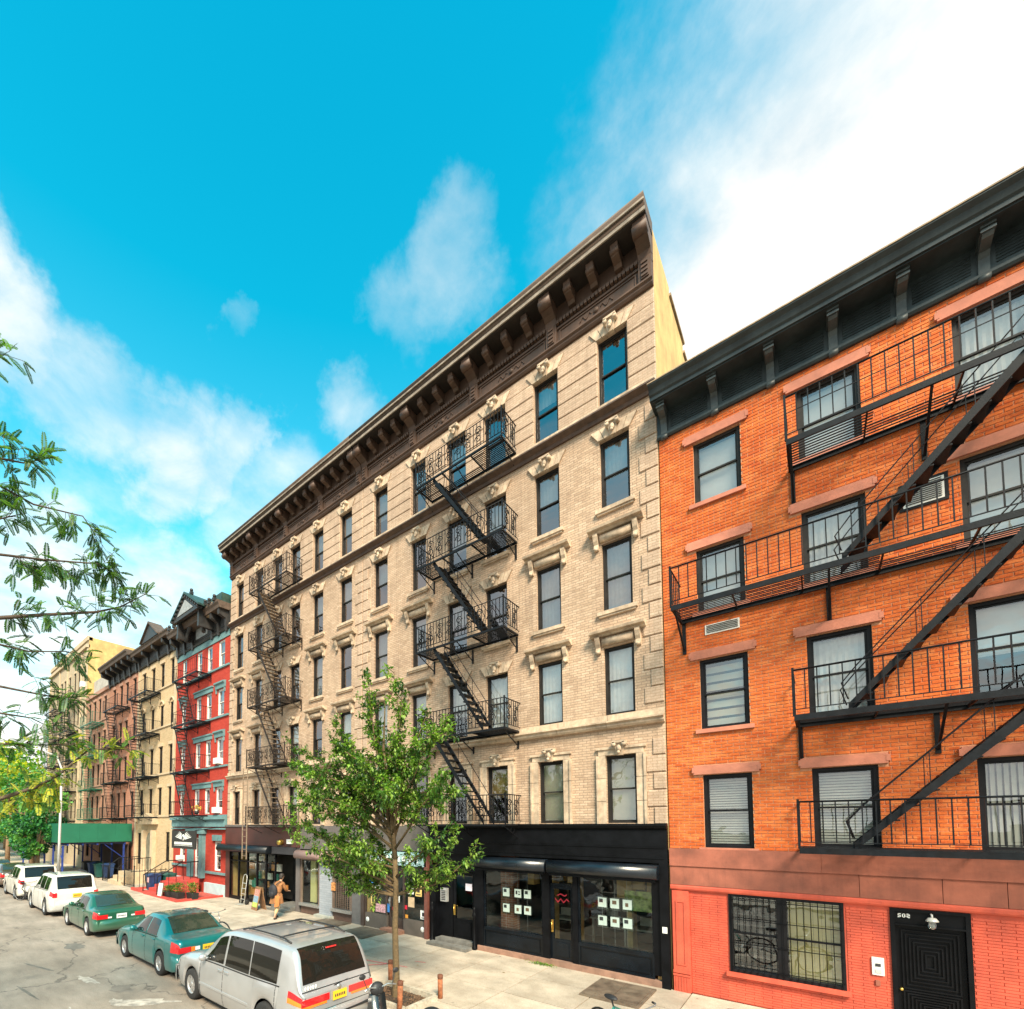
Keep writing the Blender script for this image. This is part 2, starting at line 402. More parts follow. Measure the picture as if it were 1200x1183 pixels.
WIN = {}
def window(parent, x0, x1, z0, z1, frame=DARKFRAME, glass=GLASS, y=YF, blind=None, cover=1.0, fw=0.06, inset=0.10, low=None, style='sash', rail=0.5):
    """double-hung window: frame > sash, two panes, blind"""
    w, h = x1 - x0, z1 - z0
    w = round(w, 2); h = round(h, 2)
    key = ('f', w, h, fw, frame.name, glass.name)
    if key not in WIN:
        q = MB()
        q.box(0, fw, 0, .12, 0, h); q.box(w - fw, w, 0, .12, 0, h); q.box(fw, w - fw, 0, .12, h - fw, h); q.box(fw, w - fw, -.01, .12, 0, fw * .8)
        a = q.mesh('window_frame', frame)
        q = MB(); m = h * rail; t = .035
        def sash(zb, zt, yy):
            q.box(fw, fw + t, yy, yy + .03, zb, zt); q.box(w - fw - t, w - fw, yy, yy + .03, zb, zt)
            q.box(fw + t, w - fw - t, yy, yy + .03, zb, zb + t); q.box(fw + t, w - fw - t, yy, yy + .03, zt - t, zt)
        sash(m - .01, h - fw, .035); sash(fw * .8, m + .03, .07)
        b = q.mesh('sash', frame)
        q = MB(); q.face([(fw + t, 0, m + t), (w - fw - t, 0, m + t), (w - fw - t, 0, h - fw - t), (fw + t, 0, h - fw - t)]); c = q.mesh('pane', glass)
        q = MB(); q.face([(fw + t, 0, fw), (w - fw - t, 0, fw), (w - fw - t, 0, m), (fw + t, 0, m)]); d = q.mesh('pane', glass)
        WIN[key] = (a, b, c, d)
    a, b, c, d = WIN[key]
    f = link('window', a, parent, (x0, y + inset, z0))
    link('sash', b, f)
    for me, yy in ((c, .05), (d, .085)):
        p = link('pane', me, f, (0, yy, 0))
        if glass is not GLASS:
            pass
    if blind is not None:
        q = MB(); zt = h - fw; zb = fw + (h - 2 * fw) * (1 - cover)
        n = 12; i = []
        for k in range(n):   # shallow folds so it is not a card
            xa = fw + (w - 2 * fw) * k / n; xb = fw + (w - 2 * fw) * (k + 1) / n
            ya = .14 + .012 * (k % 2); yb = .14 + .012 * ((k + 1) % 2)
            if blind in (CURTAIN,): q.face([(xa, ya, zb), (xb, yb, zb), (xb, yb, zt), (xa, ya, zt)])
        if blind not in (CURTAIN,):
            q.box(fw, w - fw, .14, .15, zb, zt)
        q.build('blind' if blind is not CURTAIN else 'curtain', blind, f)
    return f

def slat_blind(parent, x0, z0, w, h, m, y, pitch=0.05, vertical=False):
    q = MB()
    if vertical:
        n = int(w / pitch)
        for k in range(n):
            a = k * w / n; q.hexa([(a, 0, 0), (a + w / n * .8, .03, 0), (a + w / n * .8, .034, 0), (a, .004, 0), (a, 0, h), (a + w / n * .8, .03, h), (a + w / n * .8, .034, h), (a, .004, h)])
    else:
        n = int(h / pitch)
        for k in range(n):
            a = k * h / n; q.hexa([(0, 0, a), (w, 0, a), (w, .02, a + h / n * .75), (0, .02, a + h / n * .75), (0, .004, a), (w, .004, a), (w, .024, a + h / n * .75), (0, .024, a + h / n * .75)])
    return q.build('blind', m, parent, (x0, y, z0))

# ------------------------------------------------------------------ fire escapes
BARM = {}
def fe_bar(h, m, r=.011):
    k = ('bar', h, m.name, r)
    if k not in BARM: BARM[k] = MB().box(-r, r, -r, r, 0, h).mesh('baluster', m)
    return BARM[k]
def scroll_mb(q, x, z, w, h, y=0, r=.013, along='x'):
    """wrought-iron scroll panel: two C curls, a ring and a bar"""
    def P(u, v): return (x + u, y, z + v) if along == 'x' else (y, x + u, z + v)
    for cx, cz, s, d in ((w * .5, h * .72, .8, 1), (w * .5, h * .28, .8, -1)):
        pts = []
        for k in range(13):
            t = k / 12 * 2.6 * PI; rr = min(w, h * .5) * .46 * (1 - k / 16)
            pts.append(P(cx + rr * math.cos(t) * d, cz + rr * math.sin(t)))
        q.path(pts, r, 4)
    q.path([P(w * .5 + w * .18 * math.cos(2 * PI * k / 8), h * .5 + w * .18 * math.sin(2 * PI * k / 8)) for k in range(8)], r, 4, closed=True)

def fire_escape(name, label, x0, x1, floors, y=YF, depth=0.9, rail=0.82, m=FEM, stairs=(), ornate=False, fine=True, bars_pitch=0.115, slatgap=0.062,
                hole=True, brackets=None, group=None, bottom_no=0, railing_top=None, spans=None, big=False, ladder=None, tread_m=None):
    """floors: platform heights, top first; stairs: (x_top, x_bottom) used between consecutive floors"""
    root = thing(name, label, 'fire escape', (x0, y, floors[-1]), group)
    zr = floors[-1]
    yo = -depth; t = .035
    for fi, zf in enumerate(floors):
        a, b = (spans[fi] if spans else (x0, x1)); a -= x0; b -= x0; z = zf - zr
        pf = MB()
        hb = .11 if big else (.06 if fine else .10)
        pf.box(a, b, yo - .02, yo + .02, z - hb, z); pf.box(a, b, -.07, -.03, z - hb * .8, z)
        pf.box(a, a + .04, yo + .02, -.07, z - hb * .8, z); pf.box(b - .04, b, yo + .02, -.07, z - hb * .8, z)
        n = max(2, int((b - a) / 1.0))
        for k in range(1, n): xx = a + (b - a) * k / n; pf.box(xx - .012, xx + .012, yo + .02, -.07, z - .06, z - .012)
        P = pf.build('platform', m, root)
        # floor slats, running along the street, left out where the stair passes
        sx = None
        if stairs and hole and fi < len(floors) - 1: sx = (min(stairs) - x0 - .05, max(stairs) - x0 - .35)
        if stairs and hole and stairs[0] > stairs[1] and fi < len(floors) - 1: sx = (stairs[1] - x0 + .5, stairs[0] - x0 + .1)
        s = MB(); yy = yo + .05
        while yy < -.09:
            if sx and yy < yo + .55:
                segs = ((a + .04, sx[0]), (sx[1], b - .04))
            else: segs = ((a + .04, b - .04),)
            for u, v in segs:
                if v - u > .05: s.box(u, v, yy, yy + .028, z - .012, z)
            yy += slatgap
        o = s.build('floor_slats', m, P, fix=False); o['kind'] = 'stuff'
        # railings: front and both ends
        rl = MB(); rh = rail
        rl.tube((a, yo, z + rh), (b, yo, z + rh), .018 if big else .014, 6)
        for xx in (a, b): rl.tube((xx, yo, z + rh), (xx, 0, z + rh), .016, 6); rl.tube((xx, yo, z + .1), (xx, 0, z + .1), .01, 4)
        rl.tube((a, yo, z + .1), (b, yo, z + .1), .012, 4)
        if not ornate and fine and fi == 0: rl.tube((a, yo, z + rh * .62), (b, yo, z + rh * .62), .009, 4)
        for xx in (a, b): rl.box(xx - .018, xx + .018, yo - .018, yo + .018, z - .02, z + rh + .05)
        Rl = rl.build('railing', m, root)
        n = int((b - a) / bars_pitch); bw = .008 if not big else .009
        xs = [a + (b - a) * k / n for k in range(1, n)]
        if fine:
            me = fe_bar(round(rh - .1, 3), m, bw)
            pieces('baluster', me, [(xx, yo, z + .1) for xx in xs], Rl)
            ny = int(depth / bars_pitch)
            pieces('baluster', me, [(xx, yo + depth * k / ny, z + .1) for xx in (a, b) for k in range(1, ny)], Rl)
        else:
            qb = MB(); bw = .005; xs = xs[::2]
            for xx in xs: qb.box(xx - bw, xx + bw, yo - bw, yo + bw, z + .1, z + rh)
            for xx in (a, b):
                for k in range(1, int(depth / bars_pitch)): yy = yo + k * bars_pitch; qb.box(xx - bw, xx + bw, yy - bw, yy + bw, z + .1, z + rh)
            o = qb.build('railing_bars', m, Rl, fix=False); o['kind'] = 'stuff'
        if ornate:
            sc = MB(); k = a + .12
            while k + .3 < b:
                scroll_mb(sc, k, z + .14, .26, rh - .2, yo)
                k += .36
            for xx in (a, b):
                for kk in (.1, .48): scroll_mb(sc, yo + kk, z + .14, .26, rh - .2, xx, along='y')
            o = sc.build('scroll_ornament', m, Rl, fix=False); o['kind'] = 'stuff'
        # wall brackets
        nb = brackets or max(2, int((b - a) / 1.1) + 1)
        me_k = ('brk', depth, big, m.name)
        if me_k not in BARM:
            q = MB(); w = .022 if not big else .035; dz = .42 if not big else .72
            q.prism([(-depth, -.06), (-depth + .06, -.06), (-.0, -dz), (-.0, -dz - .05), (-.06, -dz)], -w / 2, w / 2, 'x')
            q.box(-w, w, -.035, 0, -dz - .08, -.06)
            if ornate: q.path([(0, -depth * .45 + .1 * math.cos(t_), -.17 + .08 * math.sin(t_)) for t_ in [k * PI / 5 for k in range(10)]], .008, 4, closed=True)
            BARM[me_k] = q.mesh('bracket', m); fixn(BARM[me_k])
        for k in range(nb if not (big and fi == len(floors) - 1) else 0): link('bracket', BARM[me_k], root, (a + .06 + (b - a - .12) * k / (nb - 1), 0, z))
    if stairs:
        xt, xb = stairs
        for fi in range(len(floors) - 1):
            zt, zb = floors[fi] - zr, floors[fi + 1] - zr
            A = Vector((xt - x0, 0, zt)); B = Vector((xb - x0, 0, zb)); L = (B - A); n = int(round((zt - zb) / .235))
            y1, y2 = yo + .06, yo + .62
            st = MB(); e = Vector((0, 0, .10)) if not big else Vector((0, 0, .10))
            for yy in (y1, y2):
                w = .012 if not big else .02
                st.hexa([(A.x, yy - w, A.z - e.z), (A.x, yy + w, A.z - e.z), (B.x, yy + w, B.z - e.z * .3), (B.x, yy - w, B.z - e.z * .3),
                         (A.x, yy - w, A.z + e.z), (A.x, yy + w, A.z + e.z), (B.x, yy + w, B.z + e.z), (B.x, yy - w, B.z + e.z)])
            S = st.build('stair', m, root)
            for yy in (y1, y2):
                hr = MB()
                pa = A + Vector((0, yy, .62)); pb = B + Vector((0, yy, .62)); sg = 1 if xb > xt else -1
                hr.path([A + Vector((0, yy, .1)), pa + (B - A) * .04, pa + (B - A) * .12, pb - (B - A) * .06, pb + Vector((sg * .08, 0, -.14)), B + Vector((0, yy, .18))], .011, 5)
                for k in (.3, .6): c = A + (B - A) * k; hr.tube(c + Vector((0, yy, .05)), c + Vector((0, yy, .62)), .008, 4)
                hr.build('handrail', m, S)
            key = ('tread', m.name, big, tread_m)
            if key not in BARM: BARM[key] = MB().box(-.10, .10, 0, .54, -.012, .012).mesh('tread', tread_m or m)
            for k in range(1, n):
                c = A + (B - A) * (k / n); link('tread', BARM[key], S, (c.x, y1 + .01, c.z))
    if ladder:
        lx, lt, lb, ly = ladder
        lm = MB(); lx -= x0; ly -= y
        for s_ in (0, .38): lm.box(lx + s_ - .014, lx + s_ + .014, ly - .02, ly + .02, lb - zr, lt - zr)
        Lo = lm.build('drop_ladder', tread_m or m, root)
        r = MB().tube((0, 0, 0), (.38, 0, 0), .014, 5).mesh('rung', tread_m or m)
        pieces('rung', r, [(lx, ly, lb - zr + .15 + .3 * k) for k in range(int((lt - lb) / .3))], Lo)
    return root

# ------------------------------------------------------------------ the twin sandstone tenements
SB = brick_mat('sand_brick', [(0.42, 0.295, 0.20), (0.55, 0.395, 0.275), (0.47, 0.335, 0.23), (0.60, 0.44, 0.315), (0.51, 0.365, 0.25)], mortar=(0.33, 0.24, 0.175), bw=.21, bh=.068, dirt=.5, dirtcol=(.15, .095, .065), streak=.38, bstr=.8)
STONE = mat('carved_limestone', (0.59, 0.455, 0.325), .8, var=.18, scale=7, dirt=.6, dirtcol=(.12, .08, .055), bmp=.35, streak=.5, objvar=.06)
STONED = mat('sooty_stone', (0.36, 0.27, 0.18), .85, var=.25, scale=5, dirt=.6, dirtcol=(.09, .06, .04), bmp=.35, streak=.5)
BROWNC = mat('brown_cornice_paint', (0.10, 0.056, 0.037), .6, var=.22, scale=3, dirt=.4, dirtcol=(.05, .03, .02), bmp=.2, streak=.4, objvar=.08)
BROWNL = mat('worn_cornice_edge', (0.10, 0.068, 0.05), .65, var=.25, scale=6, dirt=.5, dirtcol=(.08, .05, .03), bmp=.2)
SOFF = mat('shade_painted_soffit', (0.02, 0.013, 0.01), .8, var=.3, scale=3)  # near-black colour paints in the shade under the cornice overhang
PALEEDGE = mat('weathered_pale_edge', (0.30, 0.25, 0.20), .7, var=.25, scale=6, dirt=.5, dirtcol=(.1, .07, .05), bmp=.2)
BROWND = mat('dark_band_paint', (0.09, 0.055, 0.04), .65, var=.3, scale=6, bmp=.2)
STUCCO = mat('ochre_stucco', (0.60, 0.385, 0.15), .9, var=.22, scale=1.6, dirt=.45, dirtcol=(.36, .24, .10), bmp=.5, streak=.5)
ROOFM = mat('roof_tar', (0.08, 0.075, 0.07), .9, var=.2)

COLS = [(-1.38, -.65), (-3.21, -2.49), (-4.90, -4.15), (-6.35, -5.60), (-7.95, -7.28), (-9.85, -9.13)]   # relative to the right edge
ROWS = [(3.97, 5.68), (6.72, 8.48), (9.40, 11.22), (12.12, 14.0), (14.90, 16.78)]
keystone_me = None
def build_keystone():
    q = MB()
    # tapered block, scroll on top, mask-like boss
    q.hexa([(-.07, -.10, 0), (.07, -.10, 0), (.07, 0, 0), (-.07, 0, 0), (-.12, -.16, .30), (.12, -.16, .30), (.12, 0, .30), (-.12, 0, .30)])
    q.box(-.15, .15, -.20, 0, .30, .36)
    for s in (-1, 1): q.lathe([(.001, -.2), (.055, -.2), (.055, -.02), (.001, -.02)], (s * .12, 0, .27), 'y', 10)
    q.ball((0, -.14, .17), .07, 8, 6, (1, .8, 1.3)); q.ball((0, -.19, .06), .045, 8, 5)
    return q.mesh('keystone', STONE)
def build_jack(h=.30):
    """wedge stones of a flared flat arch, joints open; the keystone takes the middle place"""
    out = []; n = 5; w0, w1 = .78, 1.16
    for k in range(n):
        if k == 2: continue
        a0, a1 = -w0 / 2 + w0 * k / n + .007, -w0 / 2 + w0 * (k + 1) / n - .007
        b0, b1 = -w1 / 2 + w1 * k / n + .007, -w1 / 2 + w1 * (k + 1) / n - .007
        q = MB(); q.hexa([(a0, -.06, 0), (a1, -.06, 0), (a1, 0, 0), (a0, 0, 0), (b0, -.06, h), (b1, -.06, h), (b1, 0, h), (b0, 0, h)])
        me = q.mesh('voussoir', STONE); fixn(me); out.append(me)
    return out
def build_hood():
    q = MB()
    q.prism([(0, .30), (-.10, .30), (-.14, .34), (-.24, .36), (-.26, .42), (-.20, .45), (0, .45)], -.66, .66, 'x')
    q.cs = True
    q.prism([(0, .06), (-.06, .06), (-.10, .10), (-.115, .16), (-.10, .22), (-.06, .26), (0, .26)], -.38, .38, 'x')
    q.cs = False
    return q.mesh('window_hood', STONE)
def build_console():
    q = MB(); q.prism([(0, 0), (-.05, 0), (-.09, .04), (-.08, .14), (-.13, .22), (-.17, .34), (-.17, .40), (0, .40)], -.055, .055, 'x')
    q.ball((0, -.08, .02), .05, 8, 5)
    return q.mesh('console', STONE)
KEY, JACK, HOOD, CONS = build_keystone(), build_jack(), build_hood(), build_console()
for m_ in (KEY, HOOD, CONS): fixn(m_)

def cornice_brackets():
    q = MB(); q.cs = False      # long scrolled bracket
    q.prism([(0, 0), (-.10, 0), (-.13, .05), (-.13, .62), (-.17, .74), (-.30, .80), (-.50, .86), (-.60, .98), (-.60, 1.14), (0, 1.14)], -.15, .15, 'x')
    q.prism([(-.131, .08), (-.16, .08), (-.16, .55), (-.131, .55)], -.09, .09, 'x')
    for k in range(4): q.box(-.07, .07, -.185, -.16, .12 + k * .11, .17 + k * .11)
    q.lathe([(.001, -.16), (.13, -.16), (.13, .16), (.001, .16)], (0, -.50, .96), 'x', 12)
    big = q.mesh('large_bracket', BROWNC)
    q = MB()
    q.prism([(0, 0), (-.16, .0), (-.22, .06), (-.42, .10), (-.50, .18), (-.52, .34), (0, .34)], -.09, .09, 'x')
    q.lathe([(.001, -.10), (.07, -.10), (.07, .10), (.001, .10)], (0, -.45, .19), 'x', 10)
    sm = q.mesh('modillion', BROWNC)
    fixn(big); fixn(sm)
    return big, sm
BIGB, MODI = cornice_brackets()
DENT = MB().box(-.035, .035, -.16, -.05, 0, .10).mesh('dentil', BROWNC)

def tenement(xr, name, label, blinds, quoin_left=True, side=False):
    xl = xr - 10.45
    root = thing(name, label, 'building', (xr, YF, .15), 'sandstone tenements with black fire escapes')
    cx, cy, cz = xr, YF, .15
    def P(mb, nm, m, kind=None, fix=True):
        for i, v in enumerate(mb.v): mb.v[i] = (v[0] - cx, v[1] - cy, v[2] - cz)
        o = mb.build(nm, m, root, fix=fix)
        if kind: o['kind'] = kind
        return o
    def L(nm, me, x, y, z, parent=None): return link(nm, me, parent or root, (x - cx, y - cy, z - cz))
    ops = [(xr + a, xr + b, z0, z1) for a, b in COLS for z0, z1 in ROWS]
    q = MB(); wall_mb(q, xl, xr, 3.9, 17.4, ops)
    P(q, 'front_wall', SB, fix=False)
    q = MB(); q.box(xl + .01, xr - .01, YF + 1.1, YF + 1.15, 3.95, 17.3); q.box(xl + .01, xr - .01, YF + .29, YF + 1.1, 9.1, 9.15); q.box(xl + .01, xr - .01, YF + .29, YF + 1.1, 14.5, 14.55)
    P(q, 'rooms', INTERIOR)
    # body behind, side walls and sloping parapet
    q = MB()
    for xx in (xl, xr):
        for (ya, yb, h) in ((YF, 13.9, 18.75), (13.9, 15.6, 18.5), (15.6, 17.4, 18.2), (17.4, 26, 17.9)):
            o_ = .005 if xx == xr else -.005
            q.box(min(xx, xx - .3 if xx == xr else xx + .3), max(xx, xx - .3 if xx == xr else xx + .3), ya + (.02 if ya == YF else 0), yb, 0.15, h)
    q.box(xl + .3, xr - .3, 25.7, 26, .15, 17.9)
    P(q, 'side_wall', STUCCO)
    q = MB(); q.box(xl + .3, xr - .3, YF + .3, 25.7, 17.3, 17.4); P(q, 'roof', ROOFM)
    if side:
        q = MB()
        for ya, h in ((13.9, 18.5), (15.6, 18.2), (17.4, 17.9)): q.box(xr - .33, xr + .05, ya - .02, ya + 1.75, h, h + .07)
        P(q, 'coping', STONED)
    # windows
    for r, (z0, z1) in enumerate(ROWS):
        for c, (a, b) in enumerate(COLS):
            bl = blinds.get((r, c))
            f = window(root, xr + a, xr + b, z0, z1, blind=bl[0] if bl else None, cover=bl[1] if bl else 1, fw=.055, inset=.09, glass=GLASSB if r in (0, 1) and bl else GLASS)
            f.location = (xr + a - cx, YF + .09 - cy, z0 - cz)
            xm = xr + (a + b) / 2
            if r == 0:
                L('keystone', KEY, xm, YF, z1 - .02)
            elif r in (3, 4) or (r in (1, 2) and c in (2, 3)):
                [L('voussoir', jm, xm, YF, z1) for jm in JACK]; L('keystone', KEY, xm, YF, z1 - .03)
            else:
                L('window_hood', HOOD, xm, YF, z1 - .02)
                for s in (-1, 1): L('console', CONS, xm + s * .48, YF, z1 - .14)
    # sills and architraves
    q = MB(); q.box(0, .96, -.09, .12, -.08, .015); q.box(.04, .92, -.06, 0, -.13, -.08); sill = q.mesh('sill', STONE)
    for r, (z0, z1) in enumerate(ROWS):
        if r in (0, 4): continue
        if r == 1: continue
        for a, b in COLS: L('sill', sill, xr + (a + b) / 2 - .48, YF, z0)
    q = MB(); w = .73
    for k in range(3):
        za, zb = k * .585 + .006, (k + 1) * .585 - .006
        for s in (0, 1):
            x_ = -.17 if s == 0 else w; q.box(x_, x_ + .17, -.05, 0, za, zb); q.box(x_ - (.05 if s == 0 else -.17), x_ + (0 if s == 0 else .22), -.085, 0, za, zb)
    q.box(-.17, w + .17, -.05, 0, 1.755, 1.90); q.box(-.22, w + .22, -.085, 0, 1.90, 1.96)
    arch = q.mesh('architrave', STONE)
    for a, b in COLS: L('architrave', arch, xr + (a + b) / 2 - w / 2, YF, 3.93)
    # string courses, in blocks
    n = 8; bl_ = (xr - xl) / n
    q = MB(); q.prism([(0, 0), (-.10, 0), (-.14, .05), (-.14, .10), (-.20, .13), (-.20, .17), (0, .17)], .004, bl_ - .004, 'x'); sc_ = q.mesh('string_course_block', STONE); fixn(sc_)
    for k in range(n): L('string_course_block', sc_, xl + bl_ * k, YF, 6.36)
    q = MB(); q.box(.004, bl_ - .004, -.05, 0, 0, .16); sb = q.mesh('sill_course_block', STONE)
    for k in range(n): L('sill_course_block', sb, xl + bl_ * k, YF, 6.54)
    q = MB(); q.prism([(0, 0), (-.06, 0), (-.08, .09), (-.18, .13), (-.24, .15), (-.24, .19), (0, .24)], 0, xr - xl, 'x'); o = P_(q, root, 'upper_band', BROWND, (xl - cx, 0, 14.52 - cz))
    q = MB(); q.box(0, xr - xl, -.14, 0, 0, .09); P_(q, root, 'upper_sill_band', STONE, (xl - cx, 0, 14.77 - cz))
    # rusticated top storey: five proud courses between the windows
    edges = [xl] + [v for a, b in reversed(COLS) for v in (xr + a, xr + b)] + [xr]
    H = (17.22 - 14.87) / 6
    CM = {}
    for i in range(0, len(edges), 2):
        a, b = edges[i] + (.0 if i == 0 else .012), edges[i + 1] - (.0 if i + 2 == len(edges) else .012)
        for k in range(6):
            top = k >= 5
            wv = round(b - a, 2)
            if wv < .1: continue
            if (wv, 0) not in CM: CM[(wv, 0)] = boxmesh('stone_course', wv, .06, H - .015, SBR, .018)
            if k < 5: L('stone_course', CM[(wv, 0)], a, YF - .045, 14.87 + k * H)
    key = 'top'; me = boxmesh('stone_course', xr - xl, .04, H - .015, SBR, .015)
    L('stone_course', me, xl, YF - .025, 14.87 + 5 * H)
    # quoins at both edges: brick blocks, every other one longer
    q1 = boxmesh('quoin', .42, .05, .385, SBQ, .014); q2 = boxmesh('quoin', .27, .05, .385, SBQ, .014)
    k = 0; z = 3.95
    while z < 14.3:
        if not (6.2 < z + .2 < 6.75):
            L('quoin', q1 if k % 2 else q2, xr - (.43 if k % 2 else .28), YF - .032, z)
            L('quoin', q2 if k % 2 else q1, xl + .01, YF - .032, z)
        z += .415; k += 1
    # cornice
    q = MB()
    q.prism([(0, 0), (-.07, 0), (-.11, .05), (-.11, .10), (-.16, .13), (-.16, .17), (0, .17)], xl, xr, 'x')
    cor = P_(q, root, 'cornice', BROWNC, (-cx, 0, 17.25 - cz))
    q = MB(); q.box(xl, xr, -.05, .0, .17, .62); q.box(xl, xr, -.09, 0, .60, .66)
    q.box(xl, xr, -.10, 0, .80, .86); q.box(xl, xr, -.05, 0, .66, .80); q.box(xl, xr, -.05, 0, .86, 1.32)
    P_(q, root, 'frieze', BROWNC, (-cx, 0, 17.25 - cz))
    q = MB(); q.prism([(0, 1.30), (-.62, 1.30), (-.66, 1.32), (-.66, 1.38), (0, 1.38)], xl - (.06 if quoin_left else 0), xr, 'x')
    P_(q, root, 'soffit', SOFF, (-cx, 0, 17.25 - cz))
    q = MB(); q.cs = True
    q.prism([(0, 1.38), (-.66, 1.38), (-.68, 1.44), (-.72, 1.46), (-.74, 1.56), (-.80, 1.62), (-.80, 1.66), (0, 1.66)], xl - (.1 if quoin_left else 0), xr + .0, 'x')
    P_(q, root, 'crown_moulding', BROWNL, (-cx, 0, 17.25 - cz))
    q = MB(); q.box(xl - (.1 if quoin_left else 0), xr, -.70, -.665, 1.31, 1.40); q.box(xl - (.1 if quoin_left else 0), xr, -.775, -.745, 1.50, 1.55); P_(q, root, 'cornice_edge', PALEEDGE, (-cx, 0, 17.25 - cz))
    bigs = [xr - .16, xr - 2.6, xr - 5.21, xr - 7.8, xr - 10.29]
    for x in bigs: L('large_bracket', BIGB, x, YF, 17.40)
    for a, b in zip(bigs, bigs[1:]):
        for k in (1, 2, 3): L('modillion', MODI, a + (b - a) * k / 4, YF, 18.20)
        nn_ = int(abs(b - a - .3) / .12)
        ds = [b + .2 + (a - b - .4) * k / (nn_ - 1) for k in range(nn_)]
        for x in ds: L('dentil', DENT, x, YF, 17.95)
        q = MB(); x0_, x1_ = b + .22, a - .22
        q.box(x0_, x1_, -.075, -.05, .22, .25); q.box(x0_, x1_, -.075, -.05, .53, .56); q.box(x0_, x0_ + .03, -.075, -.05, .25, .53); q.box(x1_ - .03, x1_, -.075, -.05, .25, .53)
        q.lathe([(.001, -.09), (.06, -.085), (.07, -.05)], ((x0_ + x1_) / 2, 0, .39), 'y', 10)
        for s in (-1, 1):
            q.path([((x0_ + x1_) / 2 + s * (.12 + .03 * t), -.06, .39 + .06 * math.sin(t)) for t in [k * .8 for k in range(14)]], .014, 4)
        P_(q, root, 'frieze_panel', BROWNC, (-cx, 0, 17.25 - cz))
    return root
def P_(mb, parent, nm, m, loc):
    return mb.build(nm, m, parent, loc)
SBR = brick_mat('rusticated_brick', [(0.44, 0.32, 0.235), (0.54, 0.40, 0.295), (0.49, 0.36, 0.265), (0.57, 0.43, 0.32)], mortar=(0.38, 0.27, 0.18), bw=.21, bh=.068, dirt=.5, dirtcol=(.15, .10, .07), streak=.4, bstr=.4)
SBQ = SBR

bl_r = {(0, 0): (BLIND, 1), (0, 1): (BLIND, 1), (0, 2): (TANBLIND, .55), (0, 3): (TANBLIND, .4), (1, 0): (CURTAIN, 1), (1, 1): (CURTAIN, 1), (1, 2): (CURTAIN, 1), (1, 3): (CURTAIN, .6),
        (2, 0): (CURTAIN, 1), (2, 1): (CURTAIN, 1), (2, 4): (CURTAIN, .7), (3, 0): (CURTAIN, .5), (3, 1): (CURTAIN, .48), (3, 2): (CURTAIN, 0.5), (4, 4): (CURTAIN, .5), (4, 1): (CURTAIN, .35), (1, 4): (CURTAIN, 1), (2, 5): (CURTAIN, 1), (3, 5): (CURTAIN, .5), (4, 5): (CURTAIN, .6), (3, 3): (CURTAIN, .55), (4, 3): (CURTAIN, .4), (2, 3): (CURTAIN, .4), (1, 5): (CURTAIN, .8)}
T1 = tenement(-2.65, 'tenement_building', 'sand brick tenement with brown bracketed cornice, above the black shopfront beside the orange building', bl_r, quoin_left=False, side=True)
bl_l = {(2, 1): (CURTAIN, 1), (3, 1): (CURTAIN, .5), (3, 0): (CURTAIN, .5), (4, 1): (CURTAIN, .5), (4, 0): (CURTAIN, .5), (2, 2): (CURTAIN, .7), (1, 0): (CURTAIN, .6), (4, 2): (CURTAIN, .4), (3, 2): (CURTAIN, .3), (0, 2): (CURTAIN, .5), (1, 2): (CURTAIN, .5), (2, 4): (CURTAIN, .4)}
T2 = tenement(-13.12, 'tenement_building', 'sand coloured brick tenement with brown bracketed cornice next to the red and blue building', bl_l)

fire_escape('fire_escape', 'black scrolled iron fire escape on the tenement above the black shopfront', -9.62, -6.42, [15.02, 12.28, 9.5, 6.64, 3.95], stairs=(-8.95, -7.15), ornate=True, group='scrolled fire escapes on the sandstone tenements')
fire_escape('fire_escape', 'weathered scrolled fire escape with long pale drop ladder beside the red house', -20.12, -17.02, [15.02, 12.28, 9.5, 6.64, 3.95], stairs=(-19.5, -17.7), ornate=True, m=FEBR, tread_m=mat('pale_rusty_tread', (.26, .19, .13), .8, var=.3, scale=12), group='scrolled fire escapes on the sandstone tenements', ladder=(-20.3, 6.6, 2.35, 11.25))
# ------------------------------------------------------------------ orange brick building on the right
OB_COLS = [(0.56, .115, .024), (.65, .155, .034), (.50, .092, .02), (.70, .19, .048), (.61, .135, .028), (.72, .22, .065), (.55, .11, .024)]
OB = brick_mat('orange_brick', OB_COLS, bw=.215, bh=.07, real=True, dirt=.45, dirtcol=(.26, .05, .02), bstr=.35, streak=.3)
MORTAR = mat('pale_mortar', (0.60, 0.29, 0.16), .95, var=.15, scale=20, bmp=.4)
BSTONE = mat('brownstone', (0.33, 0.105, 0.065), .8, var=.2, scale=2.5, dirt=.45, dirtcol=(.10, .04, .03), bmp=.3, streak=.35, objvar=.05)
PINKST = mat('painted_brownstone_lintel', (0.52, 0.19, 0.12), .8, var=.16, scale=4, dirt=.3, dirtcol=(.25, .07, .05), bmp=.35, objvar=.08)
SALMON = mat('salmon_red_painted_brick', (0.62, 0.10, 0.052), .7, var=.18, scale=2.2, dirt=.5, dirtcol=(.36, .055, .038), bmp=.35, streak=.5)
GREENBLK = mat('blue_black_cornice_paint', (0.032, 0.043, 0.046), .45, var=.3, scale=2, dirt=.3, dirtcol=(.008, .01, .01), bmp=.12, streak=.5, spec=.35)
XB0, XB1 = -2.63, 6.0
bc = thing('brick_building', 'orange brick building with black cornice and salmon painted ground floor', 'building', (XB0, YF, .15))
def BP(q, nm, m, fix=True, parent=None, kind=None):
    for i, v in enumerate(q.v): q.v[i] = (v[0] - XB0, v[1] - YF, v[2] - .15)
    o = q.build(nm, m, parent or bc, fix=fix)
    if kind: o['kind'] = kind
    return o
